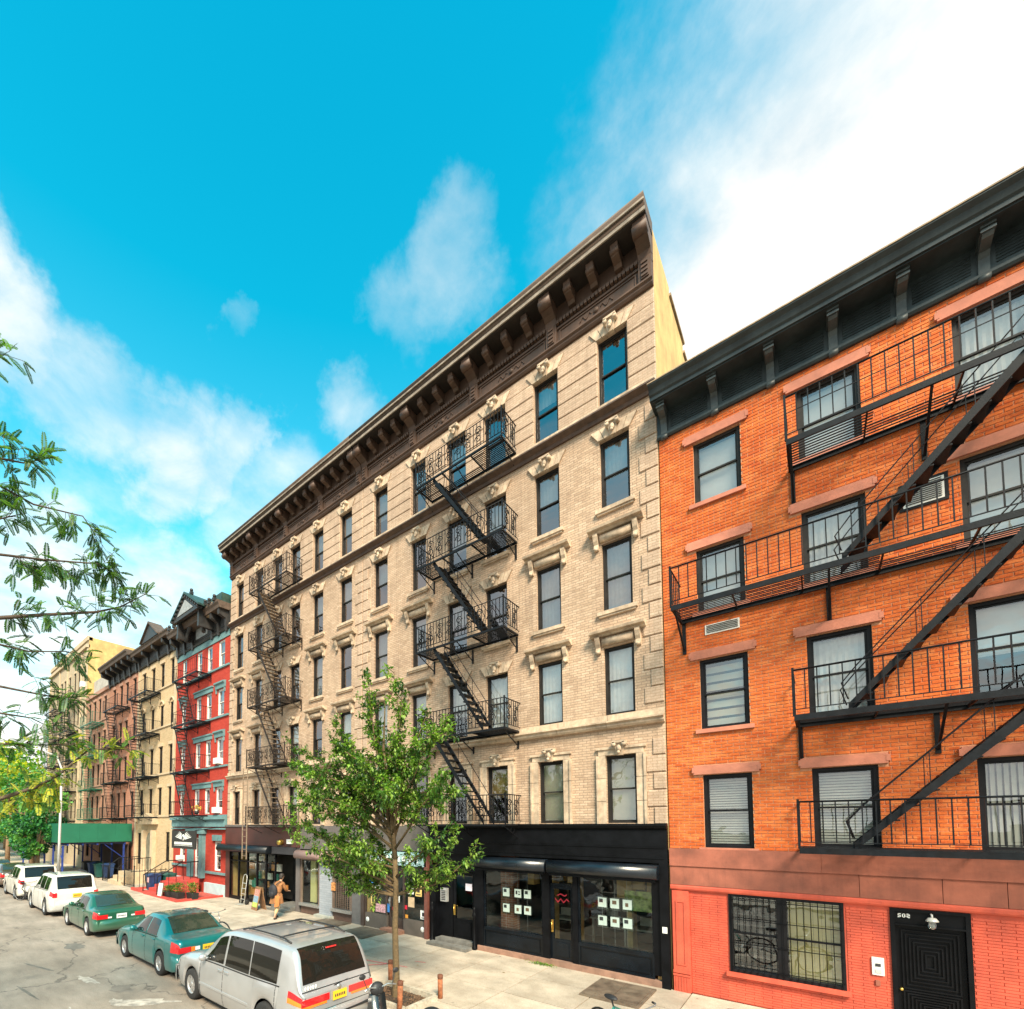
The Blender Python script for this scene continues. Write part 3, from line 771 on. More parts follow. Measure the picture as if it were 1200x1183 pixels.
BC = [(-1.93, -1.04), (-.08, .85), (2.02, 2.95), (4.1, 5.03)]
BR = [[(3.42, 5.04), (6.07, 7.66), (8.75, 10.22), (11.30, 12.76)]] + [[(3.46, 5.04), (6.05, 7.70), (8.75, 10.28), (11.35, 12.86)]] * 3
bops = [(a, b, z0, z1) for (a, b), rows in zip(BC, BR) for z0, z1 in rows]
GW = (-1.53, .29, .79, 2.44); GD = (.90, 1.85, .17, 2.42)
vent_ops = [(-1.80, -1.16, 8.20, 8.42), (1.33, 1.83, 9.68, 10.08)]
q = MB(); wall_mb(q, XB0, XB1, 3.38, 13.4, bops + vent_ops, y=YF + .010, depth=.2); BP(q, 'mortar_backing', MORTAR, fix=False)
q = MB(); wall_mb(q, XB0, XB1, .15, 3.38, [GW, GD], y=YF + .010, depth=.25); BP(q, 'ground_floor_backing', SALMON, fix=False)
q = MB(); q.box(XB0 + .3, XB1 - .3, YF + 1.2, YF + 1.25, .2, 13.3); q.box(XB0 + .3, XB1, YF + .3, YF + 1.2, 3.1, 3.2); q.box(XB0 + .02, XB0 + .3, YF + .3, 24, .15, 13.9); q.box(XB1 - .3, XB1, YF + .02, 24, .15, 13.9); q.box(XB0 + .3, XB1 - .3, 23.7, 24, .15, 13.9)
BP(q, 'rooms', INTERIOR)
q = MB(); q.box(XB0 + .3, XB1 - .3, YF + .3, 23.7, 13.6, 13.7); BP(q, 'roof', ROOFM)
# every brick, running bond, cut at the openings
bricks = []
row = 0; z = 3.39
lint = []
lz = []
for (a, b), rows in zip(BC, BR):
    for z0, z1 in rows: lint.append((a - .18, b + .14, z1, z1 + .215))
def blocked(x0, x1, z0, z1, ops):
    segs = [(x0, x1)]
    for a, b, c, d in ops:
        if z1 <= c + .01 or z0 >= d - .01: continue
        ns = []
        for s0, s1 in segs:
            if s1 <= a or s0 >= b: ns.append((s0, s1)); continue
            if s0 < a - .02: ns.append((s0, a))
            if s1 > b + .02: ns.append((b, s1))
        segs = ns
    return segs
while z < 13.22:
    zt = z + .058
    x = XB0 - (.1075 if row % 2 else 0)
    while x < XB1:
        x0, x1 = max(x, XB0 + .001), min(x + .202, XB1)
        for s0, s1 in blocked(x0, x1, z, zt, bops + vent_ops + lint):
            if s1 - s0 > .02: bricks.append((s0, s1, z, zt))
        x += .215
    z += .070; row += 1
full = [b for b in bricks if abs(b[1] - b[0] - .202) < .001 and b[1] < 2.9 and b[0] > -.5 and b[3] < 7.5]
full.sort(key=lambda b: -b[0])
solo = set(full[:300])
q = MB()
for b in bricks:
    if b in solo: continue
    d = R_.uniform(-.0025, .0025); x0, x1, z0, z1 = b; c = .003
    i = len(q.v); y0 = YF - .001 + d; y1 = YF + .012
    q.v += [(x0, y1, z0), (x1, y1, z0), (x1, y1, z1), (x0, y1, z1), (x0 + c, y0, z0 + c), (x1 - c, y0, z0 + c), (x1 - c, y0, z1 - c), (x0 + c, y0, z1 - c)]
    q.f += [(i + 4, i + 5, i + 6, i + 7), (i, i + 1, i + 5, i + 4), (i + 1, i + 2, i + 6, i + 5), (i + 2, i + 3, i + 7, i + 6), (i + 3, i, i + 4, i + 7)]
    q.m += [0] * 5; q.sm += [False] * 5
BP(q, 'brickwork', OB, fix=False, kind='stuff')
bme = boxmesh('brick', .202, .013, .058, OB, .003)
for b in sorted(solo): link('brick', bme, bc, (b[0] - XB0, -.001 + R_.uniform(-.0025, .0025), b[2] - .15))
# ground floor: thin painted brick courses
q = MB(); z = .78; row = 0
gops = [(GW[0] - .03, GW[1] + .03, GW[2] - .06, GW[3] + .02), (GD[0], GD[1], 0, GD[3] + .01), (XB0, -2.25, 0, 2.3), (.60, .84, 1.1, 1.55)]
z = .17
while z < 2.36:
    x = XB0 - (.15 if row % 2 else 0)
    while x < XB1:
        x0, x1 = max(x, XB0), min(x + .296, XB1)
        for s0, s1 in blocked(x0, x1, z, z + .046, gops):
            if s1 - s0 > .02:
                i = len(q.v); y0 = YF + R_.uniform(-.0015, .0015); y1 = YF + .011; c = .003; za = z; zb = z + .046
                q.v += [(s0, y1, za), (s1, y1, za), (s1, y1, zb), (s0, y1, zb), (s0 + c, y0, za + c), (s1 - c, y0, za + c), (s1 - c, y0, zb - c), (s0 + c, y0, zb - c)]
                q.f += [(i + 4, i + 5, i + 6, i + 7), (i, i + 1, i + 5, i + 4), (i + 1, i + 2, i + 6, i + 5), (i + 2, i + 3, i + 7, i + 6), (i + 3, i, i + 4, i + 7)]
                q.m += [0] * 5; q.sm += [False] * 5
        x += .30
    z += .051; row += 1
BP(q, 'painted_brick_courses', SALMON, fix=False, kind='stuff')
# brownstone band in slabs
xs = [XB0, .52, 1.55, 2.25, 3.6, 4.9, XB1]
for a, b in zip(xs, xs[1:]):
    q = MB(); q.box(a + .004, b - .004, YF - .05, YF + .01, 2.56, 2.98); BP(q, 'band_slab', BSTONE)
for a, b in ((XB0, .0), (.0, 2.6), (2.6, XB1)):
    q = MB(); q.box(a + .002, b - .002, YF - .075, YF + .01, 2.985, 3.38); BP(q, 'band_slab', BSTONE)
q = MB(); q.prism([(YF + .01, 2.43), (YF - .045, 2.44), (YF - .06, 2.47), (YF - .06, 2.52), (YF - .04, 2.555), (YF + .01, 2.555)], XB0, XB1, 'x'); BP(q, 'string_moulding', SALMON)
# pilaster at the left corner
q = MB(); q.box(-2.60, -2.27, YF - .05, YF + .01, .62, 2.42); q.box(-2.60, -2.27, YF - .07, YF + .01, .15, .50); q.box(-2.61, -2.26, YF - .085, YF + .01, .50, .54); q.box(-2.61, -2.26, YF - .07, YF + .01, .56, .62)
q.box(-2.53, -2.34, YF - .065, YF - .05, .74, .77); q.box(-2.53, -2.34, YF - .065, YF - .05, 2.16, 2.19); q.box(-2.53, -2.50, YF - .065, YF - .05, .77, 2.16); q.box(-2.37, -2.34, YF - .065, YF - .05, .77, 2.16)
for k in range(5): q.box(-2.56 + .055 * k, -2.53 + .055 * k, YF - .08, YF - .07, .18, .48)
BP(q, 'pilaster', SALMON)
# lintels and sills
for (a, b), rows in zip(BC, BR):
    for z0, z1 in rows:
        q = MB(); l, r = a - .17, b + .13
        q.hexa([(l + .0, YF - .055, z1 + .01), (r, YF - .055, z1 + .01), (r, YF + .01, z1 + .01), (l, YF + .01, z1 + .01), (l, YF - .055, z1 + .205), (r, YF - .055, z1 + .205), (r, YF + .01, z1 + .205), (l, YF + .01, z1 + .205)])
        for xx in (l, r): q.box(xx - .03, xx + .03, YF - .06, YF + .005, z1 + .05, z1 + .17)
        BP(q, 'lintel', PINKST)
        q = MB(); q.box(a - .10, b + .08, YF - .06, YF + .1, z0 - .09, z0); BP(q, 'sill', PINKST)
# upper windows
cov = {(0, 3): CURTAIN, (0, 2): CURTAIN, (0, 1): BLIND, (0, 0): BLIND, (1, 3): CURTAIN, (1, 2): CURTAIN, (1, 1): CURTAIN, (1, 0): None, (2, 3): CURTAIN, (2, 2): CURTAIN, (2, 1): CURTAIN, (2, 0): None}
SHADE = mat('white_roller_shade', (0.76, 0.76, 0.72), .7, var=.10, scale=1.3, bmp=.05)
WHB = mat('white_slat_blind', (0.82, 0.80, 0.70), .6, var=.04, scale=5, bmp=.02)
for ci, ((a, b), rows) in enumerate(zip(BC, BR)):
    for ri, (z0, z1) in enumerate(rows):
        gl = GLASSB
        f = window(bc, a, b, z0, z1, frame=DARKFRAME if ri > 1 else BLACKFRAME, glass=gl, fw=.065, inset=.07)
        f.location = (a - XB0, .07, z0 - .15); w = b - a; h = z1 - z0
        if ri == 0 and ci == 2: slat_blind(f, .09, .09, w - .18, h - .18, WHB, .16, .075, True)
        elif ri == 0: slat_blind(f, .09, .09, w - .18, h - .18, WHB, .16, .055)
        elif ri == 1 and ci == 0: slat_blind(f, .09, .09, w - .18, h - .18, BLIND, .16, .19)
        else:
            q = MB(); n = 16; smooth_ = (ri, ci) in ((3, 0), (3, 1), (2, 0), (1, 2), (2, 2), (0, 3))
            zb = .09 if ri > 1 or ci == 1 else .55
            if smooth_: q.box(.09, w - .09, .16, .165, zb if (ri, ci) != (1, 2) else h * .45, h - .09); n = 0
            for k in range(n):
                xa, xb_ = .09 + (w - .18) * k / n, .09 + (w - .18) * (k + 1) / n
                q.face([(xa, .16 + .02 * (k % 2), zb), (xb_, .16 + .02 * ((k + 1) % 2), zb), (xb_, .16 + .02 * ((k + 1) % 2), h - .09), (xa, .16 + .02 * (k % 2), h - .09)])
            q.build('curtain' if not smooth_ else 'blind', CURTAIN if not smooth_ else SHADE, f)
# through-wall air conditioners
for a, b, c, d in vent_ops:
    q = MB(); q.box(a, b, YF - .02, YF + .15, c, d)
    o = BP(q, 'air_conditioner', WHITEBOX)
    g = MB()
    n = int((d - c) / .035)
    for k in range(1, n): g.box(a + .03 - XB0, b - .03 - XB0, -.032, -.02, c + (d - c) * k / n - .15, c + (d - c) * k / n + .012 - .15)
    g.build('grille', DARKFRAME, o)
q = MB(); q.box(1.28, 1.33, YF - .02, YF + .1, 9.63, 10.13); q.box(1.83, 1.88, YF - .02, YF + .1, 9.63, 10.13); q.box(1.33, 1.83, YF - .02, YF + .1, 10.08, 10.13); q.box(1.33, 1.83, YF - .02, YF + .1, 9.63, 9.68); BP(q, 'sleeve_frame', BLACKFRAME)
# ground floor window: two lights behind bars
q = MB(); a, b, c, d = GW
q.box(a, a + .06, YF - .02, YF + .12, c, d); q.box(b - .06, b, YF - .02, YF + .12, c, d); q.box(a + .06, b - .06, YF - .02, YF + .12, d - .06, d); q.box(a + .06, b - .06, YF - .02, YF + .12, c, c + .06); q.box(-.72, -.56, YF - .01, YF + .12, c + .06, d - .06)
gwf = BP(q, 'window', BLACKFRAME)
for xa, xb_ in ((a + .06, -.72), (-.56, b - .06)):
    q = MB(); m_ = (c + d) / 2; q.box(xa, xb_, YF + .06, YF + .09, m_ - .02, m_ + .02); BP(q, 'sash', BLACKFRAME, parent=gwf)
    q = MB(); q.face([(xa, YF + .1, c + .06), (xb_, YF + .1, c + .06), (xb_, YF + .1, d - .06), (xa, YF + .1, d - .06)]); BP(q, 'pane', GLASSB, parent=gwf, fix=False)
YB = mat('yellowed_blind', (0.62, 0.55, 0.25), .7, var=.07, scale=3, bmp=0)
q = MB()
for k in range(6): xx = -.54 + k * .128; q.box(xx, xx + .124, YF + .13, YF + .14, c + .06, d - .06)
BP(q, 'blind', YB, parent=gwf)
q = MB()
for k in range(6): zz = c + .1 + .22 * k; q.box(a + .1, -.74, YF + .16, YF + .4, zz, zz + .02)
for k in range(14): xx = a + .14 + R_.random() * .6; zz = c + .12 + .22 * R_.randint(0, 5); q.box(xx, xx + .05 + R_.random() * .06, YF + .2, YF + .3, zz, zz + .05 + R_.random() * .12)
BP(q, 'shelving', mat('dim_shelf_clutter', (0.22, 0.2, 0.19), .7, var=.5, scale=14, bmp=0), parent=gwf)
n = 17
for k in range(n):
    q = MB(); xx = a + .05 + (b - a - .1) * k / (n - 1); q.box(xx - .006, xx + .006, YF - .045, YF - .033, c + .02, d - .02); BP(q, 'bar', BLACK, parent=gwf)
for zz in (c + .12, c + .62, c + 1.12, d - .12): q = MB(); q.box(a + .02, b - .02, YF - .033, YF - .024, zz - .008, zz + .008); BP(q, 'bar', BLACK, parent=gwf)
q = MB(); q.box(a - .06, b + .06, YF - .10, YF + .05, c - .09, c - .005); BP(q, 'sill', SALMON)
# the front door with nested square mouldings
a, b, c, d = GD
q = MB(); q.box(a, a + .06, YF - .03, YF + .15, c, d); q.box(b - .06, b, YF - .03, YF + .15, c, d); q.box(a + .06, b - .06, YF - .03, YF + .15, d - .05, d); q.box(a + .06, b - .06, YF + .0, YF + .15, d - .27, d - .05)
q.box(a + .06, b - .06, YF - .04, YF + .15, d - .30, d - .27)
dfr = BP(q, 'door_frame', BLACK)
q = MB(); q.box(a + .065, b - .065, YF + .06, YF + .11, c + .01, d - .305); door = BP(q, 'door', BLACK)
for zc, hh in ((1.52, .56), (.62, .38)):
    for k in range(7):
        w2 = .345 - k * .047; h2 = hh / .56 * .52 - k * .047 * (hh / .56) * 1.4 if False else hh * .93 - k * .066 * hh / .56
        if w2 < .04 or h2 < .03: continue
        q = MB(); xm = (a + b) / 2; t = .022
        q.prism([(xm - w2, zc - h2 / 1), (xm + w2, zc - h2 / 1), (xm + w2, zc - h2 + t), (xm - w2, zc - h2 + t)], YF + .03 - .0 * k, YF + .06, 'y')
        q.prism([(xm - w2, zc + h2 - t), (xm + w2, zc + h2 - t), (xm + w2, zc + h2), (xm - w2, zc + h2)], YF + .03, YF + .06, 'y')
        q.box(xm - w2, xm - w2 + t, YF + .03, YF + .06, zc - h2 + t, zc + h2 - t); q.box(xm + w2 - t, xm + w2, YF + .03, YF + .06, zc - h2 + t, zc + h2 - t)
        BP(q, 'moulding', BLACK, parent=door)
q = MB(); q.lathe([(.001, -.07), (.022, -.07), (.028, -.04), (.012, -.03), (.012, 0)], (a + .105, YF + .06, .98), 'y', 12); BP(q, 'door_knob', BRASS, parent=door)
q = MB()  # the street number above the door
def digit(q, ch, x, z, w, h, y0, y1, t):
    S = {'5': 'adfbg', '0': 'abcdef', '2': 'abged'}
    seg = {'a': (0, w, h - t, h), 'g': (0, w, h / 2 - t / 2, h / 2 + t / 2), 'd': (0, w, 0, t), 'f': (0, t, h / 2, h), 'e': (0, t, 0, h / 2), 'b': (w - t, w, h / 2, h), 'c': (w - t, w, 0, h / 2)}
    on = {'5': 'afgcd', '0': 'abcdef', '2': 'abged'}[ch]
    for s in on: u = seg[s]; q.box(x + u[0], x + u[1], y0, y1, z + u[2], z + u[3])
for i, ch in enumerate('502'): digit(q, ch, a + .10 + i * .055, d - .16, .04, .07, YF - .012, YF - .001, .012)
BP(q, 'house_number', PAPER, parent=dfr)
q = MB(); q.box(.64, .80, YF - .02, YF + .01, 1.17, 1.49); ic = BP(q, 'intercom', WHITEBOX)
q = MB(); q.box(.685, .755, YF - .03, YF - .02, 1.33, 1.38); BP(q, 'intercom_screen', INK, parent=ic)
q = MB(); q.box(.68, .76, YF - .028, YF - .02, 1.21, 1.28); BP(q, 'intercom_button', mat('grey_plastic', (.5, .5, .48), .5), parent=ic)
q = MB(); q.box(.68, .74, YF - .025, YF + .01, .98, 1.08); BP(q, 'doorbell', BSTONE)
# wall lamp over the door
wl = thing('wall_lamp', 'jelly-jar wall lamp with pale metal hood above the black door', 'lamp', (1.40, YF - .03, 2.22))
LAMPM = mat('pale_enamel', (0.6, 0.6, 0.56), .35, .2, var=.08)
MB().lathe([(.001, .10), (.05, .09), (.075, .05), (.082, .03), (.07, .03), (.001, .06)], (0, -.10, 0), 'z', 14).build('hood', LAMPM, wl)
MB().lathe([(.05, .04), (.052, -.06), (.04, -.10), (.001, -.11)], (0, -.10, 0), 'z', 14).build('glass_jar', glass_mat('jar_glass', .25, (.8, .85, .8)), wl)
MB().tube((0, -.10, .09), (0, -.10, .14), .014, 8).tube((0, -.10, .14), (0, .02, .14), .014, 8).build('arm', LAMPM, wl)
# cornice
q = MB()
q.prism([(YF, 13.22), (YF - .06, 13.22), (YF - .09, 13.26), (YF - .09, 13.31), (YF - .03, 13.33), (YF, 13.33)], XB0 - .02, XB1, 'x'); BP(q, 'architrave', GREENBLK)
q = MB(); q.box(XB0 - .02, XB1, YF - .035, YF + .02, 13.33, 13.86); BP(q, 'frieze', GREENBLK)
q = MB(); q.prism([(YF + .1, 13.86), (YF - .50, 13.86), (YF - .50, 13.89), (YF + .1, 13.89)], XB0 - .02, XB1, 'x')
q.prism([(YF + .1, 13.89), (YF - .54, 13.89), (YF - .54, 13.97), (YF - .58, 14.0), (YF - .62, 14.10), (YF - .70, 14.16), (YF - .70, 14.19), (YF + .1, 14.22)], XB0 - .06, XB1, 'x'); BP(q, 'crown_moulding', GREENBLK)
q = MB(); q.box(XB0 - .07, XB1, YF - .715, YF - .2, 14.19, 14.215); BP(q, 'coping', STONED)
q = MB()
q.prism([(0, 0), (-.07, 0), (-.09, .04), (-.07, .10), (-.09, .34), (-.14, .42), (-.36, .46), (-.40, .50), (-.40, .64), (0, .64)], -.065, .065, 'x')
q.box(-.085, .085, -.43, -.04, .52, .56); q.box(-.085, .085, -.43, -.04, .60, .64)
q.lathe([(.001, -.07), (.06, -.07), (.06, .07), (.001, .07)], (0, -.05, .01), 'x', 10)
bb = q.mesh('cornice_bracket', mat('slate_cornice_paint', (0.055, 0.068, 0.07), .5, var=.3, scale=5, dirt=.3, dirtcol=(.02, .025, .025))); fixn(bb)
bx = [-2.50, -1.48, -.48, .50, 1.43, 2.4, 3.4, 4.4, 5.4]
for x in bx: link('cornice_bracket', bb, bc, (x - XB0, 0, 13.22 - .15))
for x0_, x1_ in zip(bx, bx[1:]):
    for k in range(7):
        q = MB(); zz = 13.42 + k * .055; q.hexa([(x0_ + .14, YF - .05, zz), (x1_ - .14, YF - .05, zz), (x1_ - .14, YF - .035, zz), (x0_ + .14, YF - .035, zz), (x0_ + .14, YF - .037, zz + .045), (x1_ - .14, YF - .037, zz + .045), (x1_ - .14, YF - .035, zz + .045), (x0_ + .14, YF - .035, zz + .045)])
        BP(q, 'frieze_slat', GREENBLK)
fire_escape('fire_escape', 'large black fire escape with straight bars crossing the orange brick building', -2.27, 5.3, [11.26, 8.66, 5.96, 3.5], depth=1.0, rail=.84, stairs=(2.75, .45),
            spans=[(-.25, 5.3), (-2.27, 5.3), (-.29, 5.3), (-.29, 5.3)], big=True, brackets=4, bars_pitch=.165, slatgap=.085)
# ------------------------------------------------------------------ shopfronts under the tenements
def shop(name, label, x0, x1):
    t = thing(name, label, 'shopfront', (x0, YF, .15))
    def S(q, nm, m, parent=None, fix=True, kind=None):
        for i, v in enumerate(q.v): q.v[i] = (v[0] - x0, v[1] - YF, v[2] - .15)
        o = q.build(nm, m, parent or t, fix=fix)
        if kind: o['kind'] = kind
        return o
    return t, S
def panel_mb(q, a, b, c, d, y, t=.05, dp=.03):
    """raised-and-fielded panel"""
    q.box(a, b, y, y + .04, c, d)
    q.box(a, b, y - dp, y, c, c + t); q.box(a, b, y - dp, y, d - t, d); q.box(a, a + t, y - dp, y, c + t, d - t); q.box(b - t, b, y - dp, y, c + t, d - t)
    q.box(a + t * 2, b - t * 2, y - dp * .7, y, c + t * 2, d - t * 2)
BLUEBLK = mat('glossy_blue_black_paint', (0.004, 0.007, 0.011), .25, var=.35, scale=2, bmp=.06, spec=.3)
FLOORW = mat('shop_floor_wood', (0.22, 0.15, 0.09), .5, var=.25, scale=5)
REDB = brick_mat('inner_red_brick', [(0.30, .10, .06), (.22, .08, .05), (.35, .14, .08)], mortar=(.3, .25, .2), bw=.21, bh=.07, dirt=.2)
STEPBR = mat('brown_stone_step', (0.30, 0.17, 0.12), .85, var=.2, scale=5, dirt=.4, bmp=.3)
GREYSTEP = mat('grey_stone_step', (0.16, 0.155, 0.14), .85, var=.25, scale=5, dirt=.3, bmp=.3)

# --- black shopfront
t, S = shop('black_shopfront', 'glossy black shopfront with papers hung in its windows and two roller housings', -9.75, -2.66)
q = MB(); q.prism([(YF + .2, 3.02), (YF - .12, 3.02), (YF - .12, 3.42), (YF - .10, 3.80), (YF - .16, 3.84), (YF - .20, 3.90), (YF - .20, 3.95), (YF + .2, 3.95)], -9.75, -2.66, 'x'); fas = S(q, 'fascia', BLACK)
for a, b in ((-9.7, -7.6), (-7.55, -5.1), (-5.05, -2.7)):
    q = MB(); q.box(a + .02, b - .02, YF - .135, YF - .12, 3.12, 3.14); q.box(a + .02, b - .02, YF - .135, YF - .12, 3.37, 3.39); S(q, 'fascia_moulding', BLACK, fas)
for a, b in ((-8.0, -5.58), (-5.52, -2.84)):   # roller-shutter housings
    q = MB(); q.cs = True; q.prism([(YF, 2.64), (YF - .30, 2.64), (YF - .36, 2.68), (YF - .38, 2.78), (YF - .35, 2.90), (YF - .27, 2.97), (YF, 2.99)], a, b, 'x'); hs = S(q, 'roller_housing', mat('roller_housing_paint', (0.006, .010, .016), .3, var=.3, scale=3, bmp=.05, spec=.6))
    q = MB(); q.box(a + .05, b - .05, YF - .29, YF - .26, 2.58, 2.64); S(q, 'shutter_edge', BLACK, hs)
q = MB(); q.box(-2.84, -2.66, YF - .12, YF + .15, .15, 3.02); S(q, 'pillar', BLACK)
q = MB(); q.box(-3.0, -2.84, YF - .06, YF + .15, .40, 3.02); S(q, 'pillar', BLACK)
for a, b in ((-9.74, -9.50), (-8.0, -7.68), (-5.78, -5.58), (-4.93, -4.80)):
    q = MB(); q.box(a, b, YF - .07, YF + .15, .15 if a < -7 else .30, 2.62); S(q, 'pillar', BLACK)
for a, b, c in ((-9.65, -9.49, .15), (-8.02, -7.86, .15)):     # small cast newels beside the entrance
    q = MB(); q.lathe([(.07, 0), (.07, .08), (.045, .12), (.04, .95), (.07, 1.0), (.07, 1.08), (.03, 1.16), (.05, 1.22), (.001, 1.28)], ((a + b) / 2, YF - .16, c), 'z', 10); S(q, 'newel_post', BLACK)
q = MB(); q.box(-9.5, -8.0, YF - .0, YF + .15, 2.45, 3.02); S(q, 'transom_panel', BLACK)
q = MB(); q.box(-7.86, -2.84, YF - .12, YF + .6, .15, .30); S(q, 'stone_plinth', STEPBR)
for a, b in ((-7.68, -5.78), (-4.80, -3.0)):
    q = MB(); panel_mb(q, a, b, .30, .84, YF - .03); S(q, 'stall_riser', BLUEBLK)
    q = MB(); q.box(a, b, YF - .05, YF + .25, .84, .88); S(q, 'window_ledge', BLUEBLK)
    q = MB(); q.box(a, a + .04, YF - .02, YF + .05, .88, 2.62); q.box(b - .04, b, YF - .02, YF + .05, .88, 2.62); q.box(a + .04, b - .04, YF - .02, YF + .05, 2.57, 2.62); wf = S(q, 'shop_window', BLUEBLK)
    q = MB(); q.face([(a + .04, YF + .02, .88), (b - .04, YF + .02, .88), (b - .04, YF + .02, 2.57), (a + .04, YF + .02, 2.57)]); S(q, 'pane', GLASSS, wf, fix=False)
# middle glazed door
def glazed_door(S, a, b, z0, z1, m, g, y=0.0, kick=.5, handle=BRASS, hx=None):
    q = MB(); f = .09
    q.box(a, a + f, YF + y, YF + y + .06, z0, z1); q.box(b - f, b, YF + y, YF + y + .06, z0, z1); q.box(a + f, b - f, YF + y, YF + y + .06, z1 - f, z1); q.box(a + f, b - f, YF + y, YF + y + .06, z0, z0 + kick)
    q.box(a + f + .06, b - f - .06, YF + y - .02, YF + y, z0 + .1, z0 + kick - .08)
    d = S(q, 'door', m)
    q = MB(); q.face([(a + f, YF + y + .03, z0 + kick), (b - f, YF + y + .03, z0 + kick), (b - f, YF + y + .03, z1 - f), (a + f, YF + y + .03, z1 - f)]); S(q, 'door_pane', g, d, fix=False)
    hx = hx if hx is not None else a + .05
    q = MB(); q.box(hx - .03, hx + .03, YF + y - .025, YF + y, z0 + .72, z0 + 1.05); q.tube((hx, YF + y - .06, z0 + .78), (hx, YF + y - .06, z0 + 1.0), .012, 6); S(q, 'door_handle', handle, d)
    return d
dd = glazed_door(S, -5.58, -4.93, .30, 2.28, BLUEBLK, GLASSS, y=.02, kick=.55)
q = MB(); q.box(-5.58, -4.93, YF, YF + .06, 2.28, 2.34); q.box(-5.58, -4.93, YF, YF + .06, 2.58, 2.62); S(q, 'transom', BLUEBLK)
q = MB(); q.face([(-5.58, YF + .03, 2.34), (-4.93, YF + .03, 2.34), (-4.93, YF + .03, 2.58), (-5.58, YF + .03, 2.58)]); S(q, 'pane', GLASSS, fix=False)
q = MB()  # red zigzag mark on the door glass
def zig(q, pts, t, y):
    for a, b in zip(pts, pts[1:]):
        q.hexa([(a[0], y, a[1] - t), (b[0], y, b[1] - t), (b[0], y + .004, b[1] - t), (a[0], y + .004, a[1] - t), (a[0], y, a[1] + t), (b[0], y, b[1] + t), (b[0], y + .004, b[1] + t), (a[0], y + .004, a[1] + t)])
zig(q, [(-5.46, 1.93), (-5.38, 1.83), (-5.30, 1.93), (-5.22, 1.83), (-5.14, 1.93), (-5.07, 1.87)], .016, YF + .045)
zig(q, [(-5.40, 2.01), (-5.30, 2.06), (-5.20, 2.01), (-5.13, 2.05)], .014, YF + .045)
S(q, 'door_emblem', mat('dull_red_vinyl', (.30, .008, .025), .6, bmp=0), dd)
# entrance to the flats with two steps
q = MB(); q.box(-9.35, -8.05, YF - .28, YF + .5, .15, .33); S(q, 'step', GREYSTEP)
q = MB(); q.box(-9.45, -7.95, YF - .62, YF - .285, .15, .24); S(q, 'step', GREYSTEP)
ed = glazed_door(S, -8.90, -8.08, .33, 2.42, BLACK, GLASSS, y=.10, kick=.62, hx=-8.98 + .13)
q = MB(); q.box(-9.50, -8.92, YF + .08, YF + .2, .33, 2.45); S(q, 'side_panel', BLACK)
q = MB(); q.box(-8.42, -8.18, YF + .085, YF + .095, 1.86, 2.08); S(q, 'notice', mat('pale_notice', (.72, .68, .78), .7, bmp=0), ed)
q = MB(); q.box(-9.33, -9.08, YF - .03, YF + .08, 1.45, 1.88); ip = S(q, 'intercom', mat('grey_metal', (.4, .41, .4), .4, .3))
q = MB()
for k in range(6): q.box(-9.29, -9.13, YF - .036, YF - .03, 1.50 + .055 * k, 1.53 + .055 * k)
S(q, 'intercom_buttons', INK, ip)
q = MB(); q.box(-2.80, -2.70, YF - .13, YF - .12, 1.42, 1.56); S(q, 'alarm_box', PAPER)
# shop interior
q = MB(); q.box(-9.7, -2.7, YF + 3.4, YF + 3.45, .15, 3.0); q.box(-9.7, -2.7, YF + .2, YF + 3.4, 3.0, 3.05); q.box(-2.72, -2.70, YF + .2, YF + 3.4, .15, 3.0); q.box(-8.0, -7.95, YF + .2, YF + 3.4, .15, 3.0); S(q, 'interior_walls', mat('dark_shop_wall', (.04, .04, .038), .8, var=.4, scale=2, bmp=0))
q = MB(); q.box(-7.9, -2.75, YF + .6, YF + 3.4, .28, .32); S(q, 'shop_floor', FLOORW)
q = MB(); q.box(-7.4, -6.98, YF + .5, YF + .9, .33, 3.0); S(q, 'brick_pier', REDB)
q = MB()
for x_, w, zz, h, in ((-6.3, .35, 2.2, .5), (-5.5, .25, 2.25, .35), (-4.3, .3, 1.9, .9), (-3.9, .4, 2.2, .5), (-3.3, .3, 2.0, .6), (-6.8, .2, 2.1, .7), (-3.95, .14, .4, 2.5), (-5.35, .1, .4, 2.4), (-6.1, .12, .4, 2.4), (-3.4, .22, 1.9, .8)): q.box(x_, x_ + w, YF + .9 + (x_ % .7), YF + 1.3 + (x_ % .7), zz, zz + h)
S(q, 'shelf_boxes', mat('warm_wood_panels', (.60, .38, .14), .6, var=.3, scale=3, bmp=0))
q = MB()
for x_, y_ in ((-6.5, 1.6), (-4.2, 1.5), (-5.4, 2.4)): q.box(x_, x_ + 1.1, YF + y_, YF + y_ + .6, 1.05, 1.09); q.box(x_ + .05, x_ + .1, YF + y_ + .05, YF + y_ + .1, .32, 1.05); q.box(x_ + 1.0, x_ + 1.05, YF + y_ + .05, YF + y_ + .1, .32, 1.05); q.box(x_ + .4, x_ + .75, YF + y_ + .3, YF + y_ + .33, 1.15, 1.38)
S(q, 'desks', mat('desk_white', (.55, .53, .46), .5, var=.1, bmp=0))
q = MB(); q.box(-3.8, -3.05, YF + .5, YF + .53, 1.75, 2.25); S(q, 'wall_map', mat('green_yellow_map', (.35, .42, .12), .6, var=.5, scale=9, bmp=0))
